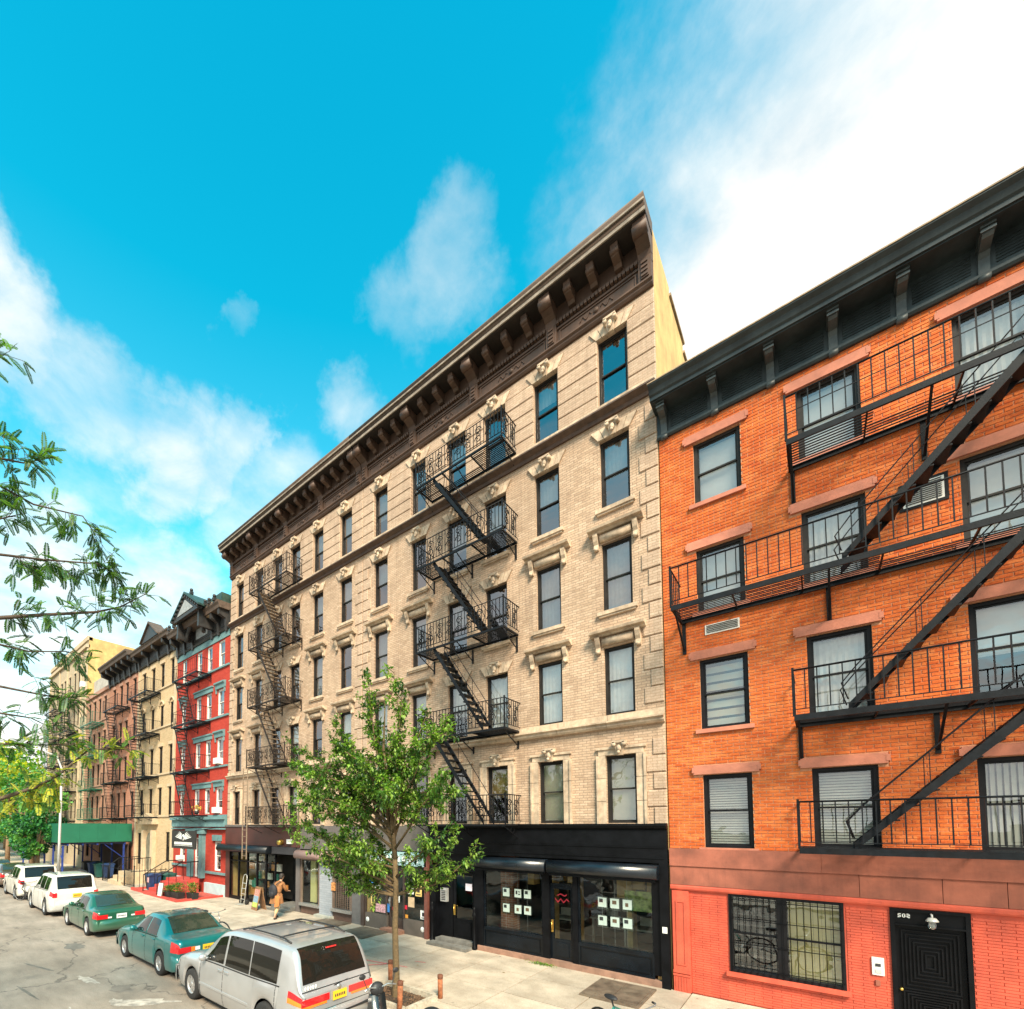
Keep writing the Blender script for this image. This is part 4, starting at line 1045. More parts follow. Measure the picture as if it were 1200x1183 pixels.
# papers in plastic sleeves, two rows of three in each window
pm = boxmesh('paper', .21, .006, .24, PAPER); ink = MB().box(.04, .09, -.004, 0, .09, .19).box(.12, .17, -.004, 0, .15, .18).box(.12, .18, -.004, 0, .08, .11).mesh('print', INK)
inks = [ink] + [MB().box(*b).mesh('print', INK if i % 2 else mat('brown_print', (.18, .09, .05), .7, bmp=0)) for i, b in enumerate([(.05, .15, -.004, 0, .10, .19), (.03, .12, -.004, 0, .12, .21), (.06, .13, -.004, 0, .07, .16)])]
sl = MB(); sl.face([(-.03, .02, -.06), (.24, .02, -.06), (.24, .02, .27), (-.03, .02, .27)]); sleeve = sl.mesh('sleeve', glass_mat('acrylic_sleeve', .12, (.45, .68, .62)))
for xs in ((-7.08, -6.70, -6.40), (-4.32, -4.02, -3.72)):
    for z in (1.83, 1.37):
        for x in xs:
            p = link('paper', pm, t, (x - -9.75, .07, z - .15)); link('print', R_.choice(inks), p); link('sleeve', sleeve, p)
    for x in xs:
        q = MB(); q.tube((x + .1, YF + .08, .9), (x + .1, YF + .08, 2.55), .003, 4); S(q, 'hanging_cable', STEEL)

# --- poster covered deli front
t, S = shop('deli_shopfront', 'dark narrow shopfront plastered with flyers behind the young street tree', -13.05, -9.78)
DKBR = mat('dark_brown_metal', (0.06, 0.042, 0.035), .5, var=.25, scale=3, bmp=.1)
q = MB(); q.box(-13.05, -9.78, YF - .05, YF + .2, 3.02, 3.9); S(q, 'upper_panel', mat('grey_render', (.125, .11, .10), .8, var=.15, scale=2, dirt=.4, bmp=.2))
q = MB(); q.box(-12.9, -9.85, YF - .14, YF + .0, 2.52, 2.98); sg = S(q, 'sign_board', mat('faded_teal_sign', (.32, .50, .52), .6, var=.3, scale=2, bmp=0))
q = MB()
for k in range(9): q.box(-12.6 + k * .28, -12.6 + k * .28 + .16, YF - .15, YF - .14, 2.64, 2.86)
S(q, 'sign_lettering', mat('sign_white', (.75, .78, .76), .6, bmp=0), sg)
q = MB(); q.box(-13.05, -12.9, YF - .1, YF + .15, .15, 3.02); S(q, 'pillar', DKBR)
q = MB(); q.box(-9.93, -9.80, YF - .14, YF + .15, .15, 3.02); S(q, 'pillar', mat('rust_red_pipe', (.17, .06, .045), .6, var=.2))
q = MB(); q.box(-12.9, -9.93, YF + .3, YF + .35, .15, 3.0); S(q, 'interior_walls', INTERIOR)
for a, b in ((-12.88, -11.75), (-10.95, -9.95)):
    q = MB(); q.box(a, b, YF - .04, YF + .06, .15, .68); S(q, 'stall_riser', mat('taupe_painted_metal', (.12, .10, .085), .6, var=.15, scale=2))
    q = MB(); q.box(a, a + .05, YF - .05, YF + .03, .68, 2.5); q.box(b - .05, b, YF - .05, YF + .03, .68, 2.5); q.box(a + .05, b - .05, YF - .05, YF + .03, 2.42, 2.5); w_ = S(q, 'shop_window', DKBR)
    q = MB(); q.face([(a + .05, YF, .68), (b - .05, YF, .68), (b - .05, YF, 2.42), (a + .05, YF, 2.42)]); S(q, 'pane', GLASSS, w_, fix=False)
glazed_door(S, -11.72, -10.98, .28, 2.45, DKBR, GLASSS, y=.05, kick=.35, handle=STEEL)
q = MB(); q.box(-11.85, -10.9, YF - .3, YF + .4, .15, .27); S(q, 'step', mat('brick_red_step', (.30, .15, .10), .8, var=.2))
fl = [(-12.68, 1.75, .2, .3, BLUEINK), (-12.38, 1.6, .26, .36, PAPER), (-12.6, .95, .22, .36, YPAPER), (-12.35, .75, .55, .3, mat('pink_white_flyer', (.75, .35, .38), .6, var=.5, scale=16, bmp=0)), (-11.8, .8, .16, .3, BLUEINK),
      (-10.78, 1.55, .28, .38, PAPER), (-10.42, 1.5, .28, .38, YPAPER), (-10.75, 1.1, .28, .34, mat('tan_flyer', (.62, .45, .28), .6, bmp=0)), (-10.2, .75, .25, .30, PAPER), (-11.35, 1.2, .2, .25, PAPER), (-11.5, .9, .1, .12, REDINK), (-10.9, 1.0, .1, .14, REDINK), (-10.88, .7, .12, .12, mat('orange_sticker', (.8, .35, .05), .6, bmp=0)), (-12.5, 2.15, .3, .2, mat('teal_sticker', (.03, .35, .33), .6, bmp=0))]
for x, z, w, h, m_ in fl:
    q = MB(); yy = YF - .012; q.box(x, x + w, yy, yy + .006, z, z + h); p = S(q, 'flyer', m_)
    if m_ in (PAPER, YPAPER):
        q = MB(); q.box(x + w * .3, x + w * .7, yy - .004, yy, z + h * .35, z + h * .75); q.box(x + w * .15, x + w * .85, yy - .004, yy, z + h * .12, z + h * .2); S(q, 'print', INK, p)
for x, z in ((-12.75, .42), (-10.08, .42)):
    q = MB(); q.lathe([(.001, -.055), (.07, -.055), (.09, -.04)], (x, YF, z), 'y', 12); S(q, 'vent_cap', PAPER)

# --- grey shopfront with pink roller housing
t, S = shop('grey_shopfront', 'grey shopfront with a dusty pink roller housing and barred glass, right of the open doorway', -17.0, -13.1)
GREYB = brick_mat('grey_painted_brick', [(.30, .33, .37), (.34, .37, .41), (.28, .31, .35)], mortar=(.24, .26, .29), bw=.3, bh=.09, dirt=.15)
GREYR = mat('warm_grey_paint', (.13, .115, .11), .7, var=.12, scale=2, dirt=.3, bmp=.1)
BRMET = mat('brown_metal', (.16, .115, .09), .5, var=.2, scale=4)
q = MB(); q.box(-17.0, -13.1, YF - .05, YF + .2, 2.9, 3.9); S(q, 'upper_panel', GREYR)
q = MB(); q.cs = True; q.prism([(YF, 2.50), (YF - .30, 2.50), (YF - .36, 2.55), (YF - .38, 2.66), (YF - .33, 2.78), (YF - .25, 2.84), (YF, 2.86)], -17.05, -13.15, 'x'); S(q, 'roller_housing', mat('dusty_pink_paint', (.38, .24, .21), .5, var=.1, scale=2, bmp=.05))
q = MB(); q.box(-15.62, -14.82, YF - .06, YF + .15, .15, 2.5); S(q, 'brick_pier', GREYB)
q = MB(); q.box(-15.75, -14.75, YF - .25, YF + .1, .15, .26); S(q, 'step', mat('pale_step', (.38, .38, .33), .8, var=.15))
q = MB(); q.box(-13.62, -13.12, YF - .05, YF + .15, .15, 2.5); S(q, 'pier', mat('slate_grey_paint', (.13, .125, .125), .6, var=.12))
q = MB(); q.box(-17.0, -13.15, YF + .9, YF + .95, .15, 3.0); S(q, 'interior_walls', INTERIOR)
for a, b in ((-16.95, -15.64), (-14.8, -13.64)):
    q = MB(); q.box(a, b, YF, YF + .08, .15, .48); S(q, 'stall_riser', mat('brown_riser', (.11, .065, .05), .6))
    q = MB(); q.box(a - .02, b + .02, YF - .12, YF + .08, .48, .60); S(q, 'window_ledge', STEEL)
    q = MB(); q.box(a, a + .07, YF - .05, YF + .05, .60, 2.5); q.box(b - .07, b, YF - .05, YF + .05, .60, 2.5); q.box(a + .07, b - .07, YF - .05, YF + .05, 2.42, 2.5); w_ = S(q, 'shop_window', BRMET)
    q = MB(); q.face([(a + .07, YF + .01, .60), (b - .07, YF + .01, .60), (b - .07, YF + .01, 2.42), (a + .07, YF + .01, 2.42)]); S(q, 'pane', GLASSS, w_, fix=False)
    if a > -15:
        n = 9
        for k in range(1, n): q = MB(); xx = a + (b - a) * k / n; q.box(xx - .01, xx + .01, YF - .04, YF - .02, .62, 2.42); S(q, 'bar', BRMET, w_)
        q = MB()
        for k in range(24): zz = .65 + k * .073; q.box(a + .07, b - .07, YF - .03, YF - .022, zz, zz + .008)
        o = S(q, 'mesh_grille', BRMET, w_); o['kind'] = 'stuff'
q = MB(); q.box(-16.7, -16.35, YF + .3, YF + .4, .6, 2.4); S(q, 'display_board', YB)
q = MB(); q.box(-16.2, -15.8, YF + .35, YF + .4, .7, 2.1); S(q, 'display_board', mat('muted_posters', (.40, .36, .28), .7, var=.6, scale=7, bmp=0))
q = MB(); q.box(-14.82, -14.6, YF - .09, YF - .05, 1.3, 1.62); S(q, 'sticker', mat('red_yellow_sticker', (.75, .25, .08), .6, var=.6, scale=20, bmp=0))

# --- corner shop with black awning
t, S = shop('corner_shopfront', 'maroon shopfront with black rounded awning and lit glass next to the open doorway', -23.62, -17.05)
MAROON = mat('maroon_paint', (.085, .028, .022), .5, var=.2, scale=1.5, dirt=.2, bmp=.05)
q = MB(); q.box(-23.62, -17.05, YF - .08, YF + .2, 2.95, 3.85); S(q, 'fascia', MAROON)
q = MB(); q.box(-23.62, -17.05, YF - .13, YF + .2, 3.85, 3.95); S(q, 'fascia_moulding', GREYR)
q = MB(); q.cs = True; q.prism([(YF, 2.62), (YF - .42, 2.62), (YF - .46, 2.68), (YF - .45, 2.78), (YF - .38, 2.90), (YF - .25, 2.95), (YF, 2.96)], -23.9, -19.1, 'x'); S(q, 'awning', mat('black_awning', (.008, .011, .015), .35, var=.2, spec=.5))
q = MB(); q.box(-19.0, -17.3, YF - .2, YF + .1, 2.62, 2.94); S(q, 'door_canopy', INK)
q = MB(); q.lathe([(.001, -.3), (.1, -.3), (.13, -.22), (.13, -.08)], (-18.35, YF, 3.15), 'y', 12); S(q, 'brass_sign_lamp', BRASS)
q = MB(); q.box(-17.75, -17.55, YF - .25, YF - .08, 3.1, 3.3); S(q, 'security_camera', PAPER)
q = MB(); q.box(-23.6, -23.2, YF - .06, YF + .15, .15, 2.62); S(q, 'pier', MAROON)
q = MB(); q.box(-17.35, -17.06, YF - .02, YF + .15, .15, 2.95); S(q, 'pier', GREYR)
q = MB(); q.box(-23.2, -17.06, YF + 1.8, YF + 1.85, .15, 3.0); S(q, 'interior_walls', INTERIOR)
xs = [-23.2, -22.3, -21.45, -20.55, -19.75, -18.95]
for i, (a, b) in enumerate(zip(xs, xs[1:])):
    q = MB(); t_ = .05; q.box(a, a + t_, YF - .03, YF + .05, .15, 2.62); q.box(b - t_, b, YF - .03, YF + .05, .15, 2.62); q.box(a + t_, b - t_, YF - .03, YF + .05, 2.55, 2.62); q.box(a + t_, b - t_, YF - .03, YF + .05, .15, .32); q.box(a + t_, b - t_, YF - .03, YF + .05, 2.1, 2.15); w_ = S(q, 'shop_window', BLACK)
    q = MB(); q.face([(a + t_, YF + .01, .32), (b - t_, YF + .01, .32), (b - t_, YF + .01, 2.55), (a + t_, YF + .01, 2.55)]); S(q, 'pane', GLASSS, w_, fix=False)
clut = [mat('warm_goods', (.62, .42, .2), .6, var=.4, scale=9, bmp=0), mat('green_goods', (.05, .22, .16), .6, var=.4, scale=9, bmp=0), mat('cream_goods', (.72, .70, .60), .6, var=.2, scale=9, bmp=0), mat('orange_goods', (.72, .3, .08), .6, var=.3, scale=9, bmp=0)]
for j in range(26):
    q = MB(); x_ = R_.uniform(-23.1, -19.2); w = R_.uniform(.15, .5); zz = R_.choice([.4, .8, 1.25, 1.7, 2.15]); q.box(x_, x_ + w, YF + .4 + j * .02, YF + .5 + j * .02, zz, zz + R_.uniform(.2, .42)); S(q, 'display_goods', R_.choice(clut))
q = MB(); q.box(-18.9, -17.4, YF - .25, YF + 1.6, .15, .32); S(q, 'step', GREYSTEP)
q = MB(); q.box(-18.7, -17.3, YF - .6, YF - .26, .15, .23); S(q, 'step', GREYSTEP)
q = MB(); q.box(-18.9, -17.4, YF + .9, YF + .95, .32, 2.6); S(q, 'door', BLACK)

pp = thing('drain_pipe', 'thin dark drain pipe running down the tenement behind the young tree', 'pipe', (-9.85, YF - .06, 3.95))
MB().tube((0, 0, 0), (0, 0, 2.45), .035, 8).build('pipe', FEM, pp)
pb = MB().box(-.06, .06, -.01, .06, 0, .04).mesh('pipe_clip', FEM); pieces('pipe_clip', pb, [(0, 0, .4), (0, 0, 1.3), (0, 0, 2.2)], pp)
# ------------------------------------------------------------------ the row beyond the tenements
REDP = brick_mat('red_painted_brick', [(.40, .045, .028), (.46, .055, .035), (.37, .04, .026)], mortar=(.34, .04, .028), bw=.21, bh=.07, dirt=.15, dirtcol=(.3, .03, .02), bstr=.3)
TEAL = mat('dusty_teal_paint', (.13, .25, .26), .6, var=.14, scale=4, dirt=.25, dirtcol=(.07, .12, .13), bmp=.1)
CREAMB = brick_mat('cream_painted_brick', [(.50, .37, .22), (.56, .42, .255), (.45, .33, .19)], mortar=(.38, .28, .17), bw=.21, bh=.07, dirt=.25, dirtcol=(.28, .2, .1), bstr=.4)
CREAMS = mat('cream_stone', (.53, .41, .27), .75, var=.12, scale=4, dirt=.25, dirtcol=(.25, .18, .1), bmp=.1)
ROSEB = brick_mat('rose_brick', [(.38, .165, .10), (.44, .20, .125), (.33, .14, .085)], mortar=(.33, .21, .16), bw=.21, bh=.07, dirt=.3, dirtcol=(.18, .08, .05), bstr=.4)
ROSES = mat('rose_stone', (.40, .22, .155), .8, var=.14, scale=4, dirt=.2, bmp=.1)
PINKB = brick_mat('pink_brown_brick', [(.34, .17, .11), (.39, .20, .13), (.29, .14, .09)], mortar=(.42, .3, .22), bw=.21, bh=.07, dirt=.3, dirtcol=(.18, .08, .05), bstr=.4)
TANB = brick_mat('tan_brick', [(.42, .33, .22), (.48, .385, .26), (.37, .29, .19)], mortar=(.4, .34, .25), bw=.21, bh=.07, dirt=.3, dirtcol=(.2, .15, .1), bstr=.4)
DKCOR = mat('black_iron_cornice', (.03, .028, .027), .5, var=.3, scale=3, bmp=.15)
DKGRN = mat('dark_green_cornice', (.025, .06, .05), .5, var=.3, scale=3, bmp=.15)

def rowhouse(name, label, x0, x1, ztop, cols, rows, wallm, trim, frame, ground, hooded=False, body_h=None, arch_row=None, depth=13, side_m=None, blinds=.35, roof_extra=None, sillw=.05):
    t = thing(name, label, 'building', (x0, YF, .15))
    def S(q, nm, m, parent=None, fix=True, kind=None):
        for i, v in enumerate(q.v): q.v[i] = (v[0] - x0, v[1] - YF, v[2] - .15)
        o = q.build(nm, m, parent or t, fix=fix)
        if kind: o['kind'] = kind
        return o
    ops = [(a, b, z0, z1) for a, b in cols for z0, z1 in rows] + ground
    q = MB(); wall_mb(q, x0, x1, .15, ztop, ops, depth=.25); S(q, 'front_wall', wallm, fix=False)
    q = MB(); q.box(x0 + .3, x1 - .3, YF + 1.2, YF + 1.25, .15, ztop - .1)
    for z0, z1 in rows: q.box(x0 + .3, x1 - .3, YF + .3, YF + 1.2, z0 - .5, z0 - .45)
    S(q, 'rooms', INTERIOR)
    bh = body_h or ztop + .4
    q = MB(); q.box(x0, x0 + .3, YF + .02, YF + depth, .15, bh); q.box(x1 - .3, x1, YF + .02, YF + depth, .15, bh); q.box(x0 + .3, x1 - .3, YF + depth - .3, YF + depth, .15, bh); S(q, 'side_wall', side_m or wallm)
    q = MB(); q.box(x0 + .3, x1 - .3, YF + .3, YF + depth - .3, ztop, ztop + .1); S(q, 'roof', ROOFM)
    for a, b, z0, z1 in ops:
        bl = None; cv = 1
        if R_.random() < blinds: bl, cv = CURTAIN, R_.uniform(.4, 1)
        f = window(t, a, b, z0, z1, frame=frame, blind=bl, cover=cv, fw=.06, inset=.05, glass=GLASS)
        f.location = (a - x0, .05, z0 - .15)
    return t, S
def rel(S, nm, m, boxes, parent=None):
    q = MB()
    for b in boxes: q.box(*b)
    return S(q, nm, m, parent)

# --- red and blue house
cols = [(-24.95, -24.2), (-26.32, -25.67), (-27.62, -26.97), (-29.66, -29.02)]
rows = [(4.56, 6.02), (7.26, 8.76), (10.02, 11.48), (12.78, 14.22)]
t, S = rowhouse('red_house', 'narrow house painted red with dusty teal trim and black gabled cornice', -30.4, -23.62, 14.6, cols, rows, REDP, TEAL, WHITEFRAME,
                [(-29.5, -28.75, 1.75, 3.3), (-25.0, -24.25, 1.45, 3.05), (-27.45, -26.5, .95, 3.2)], body_h=15.2, blinds=.8)
for z0, z1 in rows:
    rel(S, 'sill_course', TEAL, [(-30.4, -23.62, YF - .08, YF, z0 - .16, z0 - .06)])
    for i, (a, b) in enumerate(cols):
        if z1 > 14: continue
        if i in (1, 2): continue
        q = MB(); q.prism([(YF, z1 + .02), (YF - .08, z1 + .02), (YF - .10, z1 + .22), (YF - .18, z1 + .28), (YF - .18, z1 + .36), (YF, z1 + .40)], a - .18, b + .18, 'x'); S(q, 'window_hood', TEAL)
        for xx in (a - .14, b + .06): rel(S, 'console', TEAL, [(xx, xx + .08, YF - .07, YF, z1 - .22, z1 + .02)])
    if z1 < 14: rel(S, 'lintel', TEAL, [(-27.8, -25.5, YF - .07, YF, z1 + .02, z1 + .26), (-27.85, -25.45, YF - .12, YF, z1 + .26, z1 + .34)])
rel(S, 'frieze_board', TEAL, [(-30.4, -23.62, YF - .04, YF, 14.26, 14.62)])
rel(S, 'belt_cornice', TEAL, [(-30.4, -23.62, YF - .28, YF, 4.25, 4.40), (-30.4, -23.62, YF - .14, YF, 3.85, 4.25), (-30.4, -23.62, YF - .18, YF, 3.7, 3.78)])
rel(S, 'portico', TEAL, [(-27.95, -27.5, YF - .22, YF, .95, 3.6), (-26.45, -26.05, YF - .22, YF, .95, 3.6), (-28.05, -25.95, YF - .30, YF, 3.45, 3.7)])
rel(S, 'hood_brackets', TEAL, [(-29.7, -28.6, YF - .1, YF, 3.32, 3.6), (-25.1, -24.15, YF - .1, YF, 3.08, 3.4)])
rel(S, 'dado_course', TEAL, [(-30.4, -28.05, YF - .1, YF, 1.48, 1.60), (-25.9, -23.62, YF - .1, YF, 1.26, 1.38)])
rel(S, 'plinth', mat('pale_blue_plinth', (.42, .55, .58), .7, var=.1, scale=3), [(-30.4, -28.05, YF - .12, YF, .15, .85), (-25.9, -23.64, YF - .12, YF, .15, .75)])
def iron_cornice(S, x0, x1, z, h, m, bks, gable=None, over=.0, proj=.7):
    q = MB(); q.box(x0 - over, x1 + over, YF - .06, YF + .05, z, z + h * .75); cor = S(q, 'cornice', m)
    q = MB(); q.prism([(YF + .05, z - .02), (YF - .10, z - .02), (YF - .14, z + .05), (YF - .10, z + .1), (YF + .05, z + .1)], x0 - over, x1 + over, 'x'); S(q, 'cornice_moulding', m)
    q = MB(); q.prism([(YF + .2, z + h * .72), (YF - proj * .85, z + h * .72), (YF - proj * .9, z + h * .84), (YF - proj, z + h * .92), (YF - proj, z + h), (YF + .2, z + h)], x0 - over, x1 + over, 'x'); S(q, 'crown_moulding', BROWNL if m is DKCOR else m)
    for x in bks:
        q = MB(); q.prism([(YF, z - .12), (YF - .12, z - .12), (YF - .15, z + .1), (YF - .2, z + h * .4), (YF - proj * .75, z + h * .5), (YF - proj * .8, z + h * .72), (YF, z + h * .72)], x - .11, x + .11, 'x'); S(q, 'cornice_bracket', m)
    for a, b in zip(bks, bks[1:]):
        q = MB(); q.box(a + .2, b - .2, YF - .085, YF - .06, z + h * .18, z + h * .6); q.box(a + .28, b - .28, YF - .10, YF - .085, z + h * .25, z + h * .52); S(q, 'frieze_panel', m)
    return cor
iron_cornice(S, -30.4, -23.66, 14.65, 1.35, DKCOR, [-30.2, -29.2, -28.1, -25.6, -24.8, -23.9], proj=.75)
# gabled centre with arched hood
q = MB(); q.box(-28.3, -28.1, YF - .95, YF, 15.0, 16.0); q.box(-25.6, -25.4, YF - .95, YF, 15.0, 16.0); S(q, 'gable_pier', DKCOR)
q = MB(); q.prism([(-28.6, 15.9), (-25.1, 15.9), (-25.1, 16.05), (-26.85, 17.15), (-28.6, 16.05)], YF - 1.1, YF - .9, 'y'); g = S(q, 'gable', DKCOR)
q = MB(); q.hexa([(-28.7, YF - 1.2, 16.0), (-26.85, YF - 1.2, 17.2), (-26.85, YF + .3, 17.2), (-28.7, YF + .3, 16.0), (-28.7, YF - 1.2, 16.1), (-26.85, YF - 1.2, 17.32), (-26.85, YF + .3, 17.32), (-28.7, YF + .3, 16.1)])
q.hexa([(-26.85, YF - 1.2, 17.2), (-25.0, YF - 1.2, 16.0), (-25.0, YF + .3, 16.0), (-26.85, YF + .3, 17.2), (-26.85, YF - 1.2, 17.32), (-25.0, YF - 1.2, 16.1), (-25.0, YF + .3, 16.1), (-26.85, YF + .3, 17.32)]); S(q, 'gable_roof', DKGRN)
q = MB(); pts = [(-26.85 + 1.1 * math.cos(PI * k / 10), 14.85 + 1.0 * math.sin(PI * k / 10)) for k in range(11)]
q.path([(x, YF - .5, z) for x, z in pts], .12, 6); S(q, 'arched_hood', DKCOR)
q = MB(); q.box(-27.6, -26.1, YF - .12, YF - .06, 15.0, 15.7); S(q, 'gable_panel', mat('grey_zinc', (.3, .31, .31), .5, var=.2))
q = MB(); q.prism([(-27.9, 16.12), (-25.8, 16.12), (-26.85, 16.85)], YF - 1.13, YF - 1.1, 'y'); S(q, 'tympanum_panel', mat('grey_zinc', (.3, .31, .31)))
for x_, z_ in ((-28.65, 16.05), (-25.05, 16.05), (-26.85, 17.3), (-29.9, 16.0), (-24.0, 16.0), (-29.2, 16.0), (-24.6, 16.0)):
    q = MB(); q.box(x_ - .09, x_ + .09, YF - .85, YF - .67, z_, z_ + .16); q.ball((x_, YF - .76, z_ + .26), .1, 8, 6); S(q, 'finial', DKCOR)
for k in range(7):
    for sg in (-1, 1):
        f = (k + .5) / 7; xx = -26.85 + sg * 1.8 * f; zz = 17.2 - 1.2 * f; q = MB(); q.box(xx - .05, xx + .05, YF - 1.2, YF - 1.1, zz - .16, zz - .04); S(q, 'raking_dentil', DKCOR)
rel(S, 'end_pier', CREAMS, [(-25.4, -24.7, YF - .55, YF - .2, 15.6, 16.25)])
rel(S, 'bulkhead', DKGRN, [(-25.2, -23.7, YF - .5, YF + 2, 16.0, 16.5)])
for x, z in ((-24.9, 7.3), (-24.95, 4.6), (-29.5, 1.78)):
    rel(S, 'air_conditioner', WHITEBOX, [(x, x + .5, YF - .22, YF + .2, z, z + .32)])
fire_escape('fire_escape', 'black fire escape on the red house', -28.9, -25.7, [12.55, 9.8, 7.05, 4.5], stairs=(-28.6, -27.2), fine=False, tread_m=mat('rust_red_tread', (.10, .035, .025), .7, var=.3), brackets=3)
# diagonal hoist brackets read in the photo on the lowest landing
pt = thing('potted_plant', 'yellow flowers in a pot standing on the lowest landing of the red house', 'plant', (-25.95, YF - .6, 4.53))
MB().lathe([(.001, 0), (.1, 0), (.13, .2), (.11, .2), (.001, .17)], (0, 0, 0), 'z', 10).build('pot', mat('dark_pot', (.03, .03, .03), .6), pt)
q = MB()
for k in range(90):
    a = R_.uniform(0, 6.28); r = R_.uniform(0, .26); z = .28 + R_.uniform(0, .26) - r * .3; c = Vector((r * math.cos(a), r * math.sin(a), z)); u = Vector((R_.uniform(-1, 1), R_.uniform(-1, 1), R_.uniform(-1, 1))).normalized() * .035; w = u.orthogonal().normalized() * .03
    q.face([c - u, c + w, c + u, c - w])
q.build('flowers', mat('yellow_blossom', (.72, .50, .08), .7, var=.3, scale=30, bmp=0), pt, fix=False)

# --- cream house
cols = [(-31.42, -30.87), (-33.06, -32.5), (-34.66, -34.1), (-36.35, -35.8)]
rows = [(4.62, 6.42), (7.40, 9.16), (10.55, 11.95), (13.2, 14.8)]
t, S = rowhouse('cream_house', 'cream painted house with black gabled cornice and arched doorway, left of the red house', -37.2, -30.42, 15.25, cols, rows, CREAMB, CREAMS, DARKFRAME,
                [(-31.65, -31.05, 1.6, 3.5), (-36.6, -35.9, 1.2, 3.4)], blinds=.1)
for z0, z1 in rows: 
    rel(S, 'sill_course', CREAMS, [(-37.2, -30.42, YF - .07, YF, z0 - .14, z0 - .03)])
    for a, b in cols:
        if z0 > 10 and z0 < 11:
            q = MB(); xm = (a + b) / 2; q.path([(xm + .38 * math.cos(PI * k / 8), YF - .03, z1 - .02 + .3 * math.sin(PI * k / 8)) for k in range(9)], .07, 5); S(q, 'arch', CREAMS)
        else: rel(S, 'lintel', CREAMS, [(a - .1, b + .1, YF - .06, YF, z1 + .02, z1 + .22)])
for x in (-37.0, -30.62): rel(S, 'pilaster', CREAMS, [(x - .16, x + .16, YF - .06, YF, .15, 15.2)])
iron_cornice(S, -37.2, -30.5, 15.3, 1.15, DKCOR, [-36.9, -35.2, -33.4, -31.7, -30.75])
q = MB(); q.prism([(-34.7, 16.4), (-31.9, 16.4), (-33.3, 17.5)], YF - .75, YF - .5, 'y'); S(q, 'gable', DKCOR)
q = MB(); q.hexa([(-34.8, YF - .85, 16.4), (-33.3, YF - .85, 17.5), (-33.3, YF, 17.5), (-34.8, YF, 16.4), (-34.8, YF - .85, 16.5), (-33.3, YF - .85, 17.62), (-33.3, YF, 17.62), (-34.8, YF, 16.5)]); q.hexa([(-33.3, YF - .85, 17.5), (-31.8, YF - .85, 16.4), (-31.8, YF, 16.4), (-33.3, YF, 17.5), (-33.3, YF - .85, 17.62), (-31.8, YF - .85, 16.5), (-31.8, YF, 16.5), (-33.3, YF, 17.62)]); S(q, 'gable_roof', BROWNL)
q = MB(); q.prism([(-35.6 + 1.05 * 0, 4.35), (-35.6, 4.0), (-32.9, 4.0), (-32.9, 4.35), (-34.25, 4.75)], YF - .35, YF, 'y'); S(q, 'door_pediment', CREAMS)
rel(S, 'door_surround', CREAMS, [(-35.2, -34.85, YF - .25, YF, .9, 3.6), (-33.6, -33.25, YF - .25, YF, .9, 3.6)])
q = MB(); q.prism([(-34.8, .9), (-33.65, .9), (-33.65, 2.9)] + [(-34.22 + .575 * math.cos(PI * k / 8), 2.9 + .55 * math.sin(PI * k / 8)) for k in range(1, 8)] + [(-34.8, 2.9)], YF - .06, YF - .02, 'y'); S(q, 'arched_door', mat('grey_green_door', (.16, .15, .11), .6, var=.3, scale=3))
rel(S, 'stoop', CREAMS, [(-35.2, -33.2, YF - 1.6, YF - .02, .15, .9), (-35.2, -33.2, YF - 1.9, YF - 1.605, .15, .65), (-35.2, -33.2, YF - 2.2, YF - 1.905, .15, .4)])
q = MB()
for x in (-35.15, -33.25):
    q.path([(x, YF - 2.2, .4), (x, YF - 2.2, 1.25), (x, YF - 1.6, 1.75), (x, YF - .3, 1.8)], .025, 6)
    for k in range(9): yy = YF - 1.6 + k * .16; q.tube((x, yy, .9), (x, yy, 1.75), .012, 4)
S(q, 'stair_railing', FEM)
fire_escape('fire_escape', 'black fire escape on the cream house', -36.6, -33.0, [12.9, 10.1, 7.2, 4.5], stairs=(-36.2, -34.8), fine=False, brackets=3)

# --- rose brick house
cols = [(-38.25, -37.7), (-39.9, -39.35), (-41.2, -40.65), (-42.85, -42.3)]
rows = [(4.55, 6.42), (7.4, 9.16), (10.3, 11.95), (13.2, 14.9)]
t, S = rowhouse('rose_brick_house', 'rose brick house with a deep black cornice behind the green sidewalk shed', -43.8, -37.22, 15.3, cols, rows, ROSEB, ROSES, DARKFRAME, [(-39.6, -39.0, 1.2, 3.4), (-42.6, -41.9, 1.2, 3.4)], blinds=.25)
for z0, z1 in rows:
    for a, b in cols:
        rel(S, 'lintel', ROSES, [(a - .08, b + .08, YF - .06, YF, z1 + .02, z1 + .25)]); rel(S, 'sill', ROSES, [(a - .08, b + .08, YF - .08, YF, z0 - .12, z0 - .01)])
iron_cornice(S, -43.8, -37.3, 15.35, 1.4, DKCOR, [-43.6, -42.4, -41.2, -40.0, -38.8, -37.5], proj=.95)
fire_escape('fire_escape', 'black fire escape on the rose brick house', -42.2, -38.8, [12.9, 10.1, 7.2, 4.5], stairs=(-41.8, -40.4), fine=False, brackets=3)

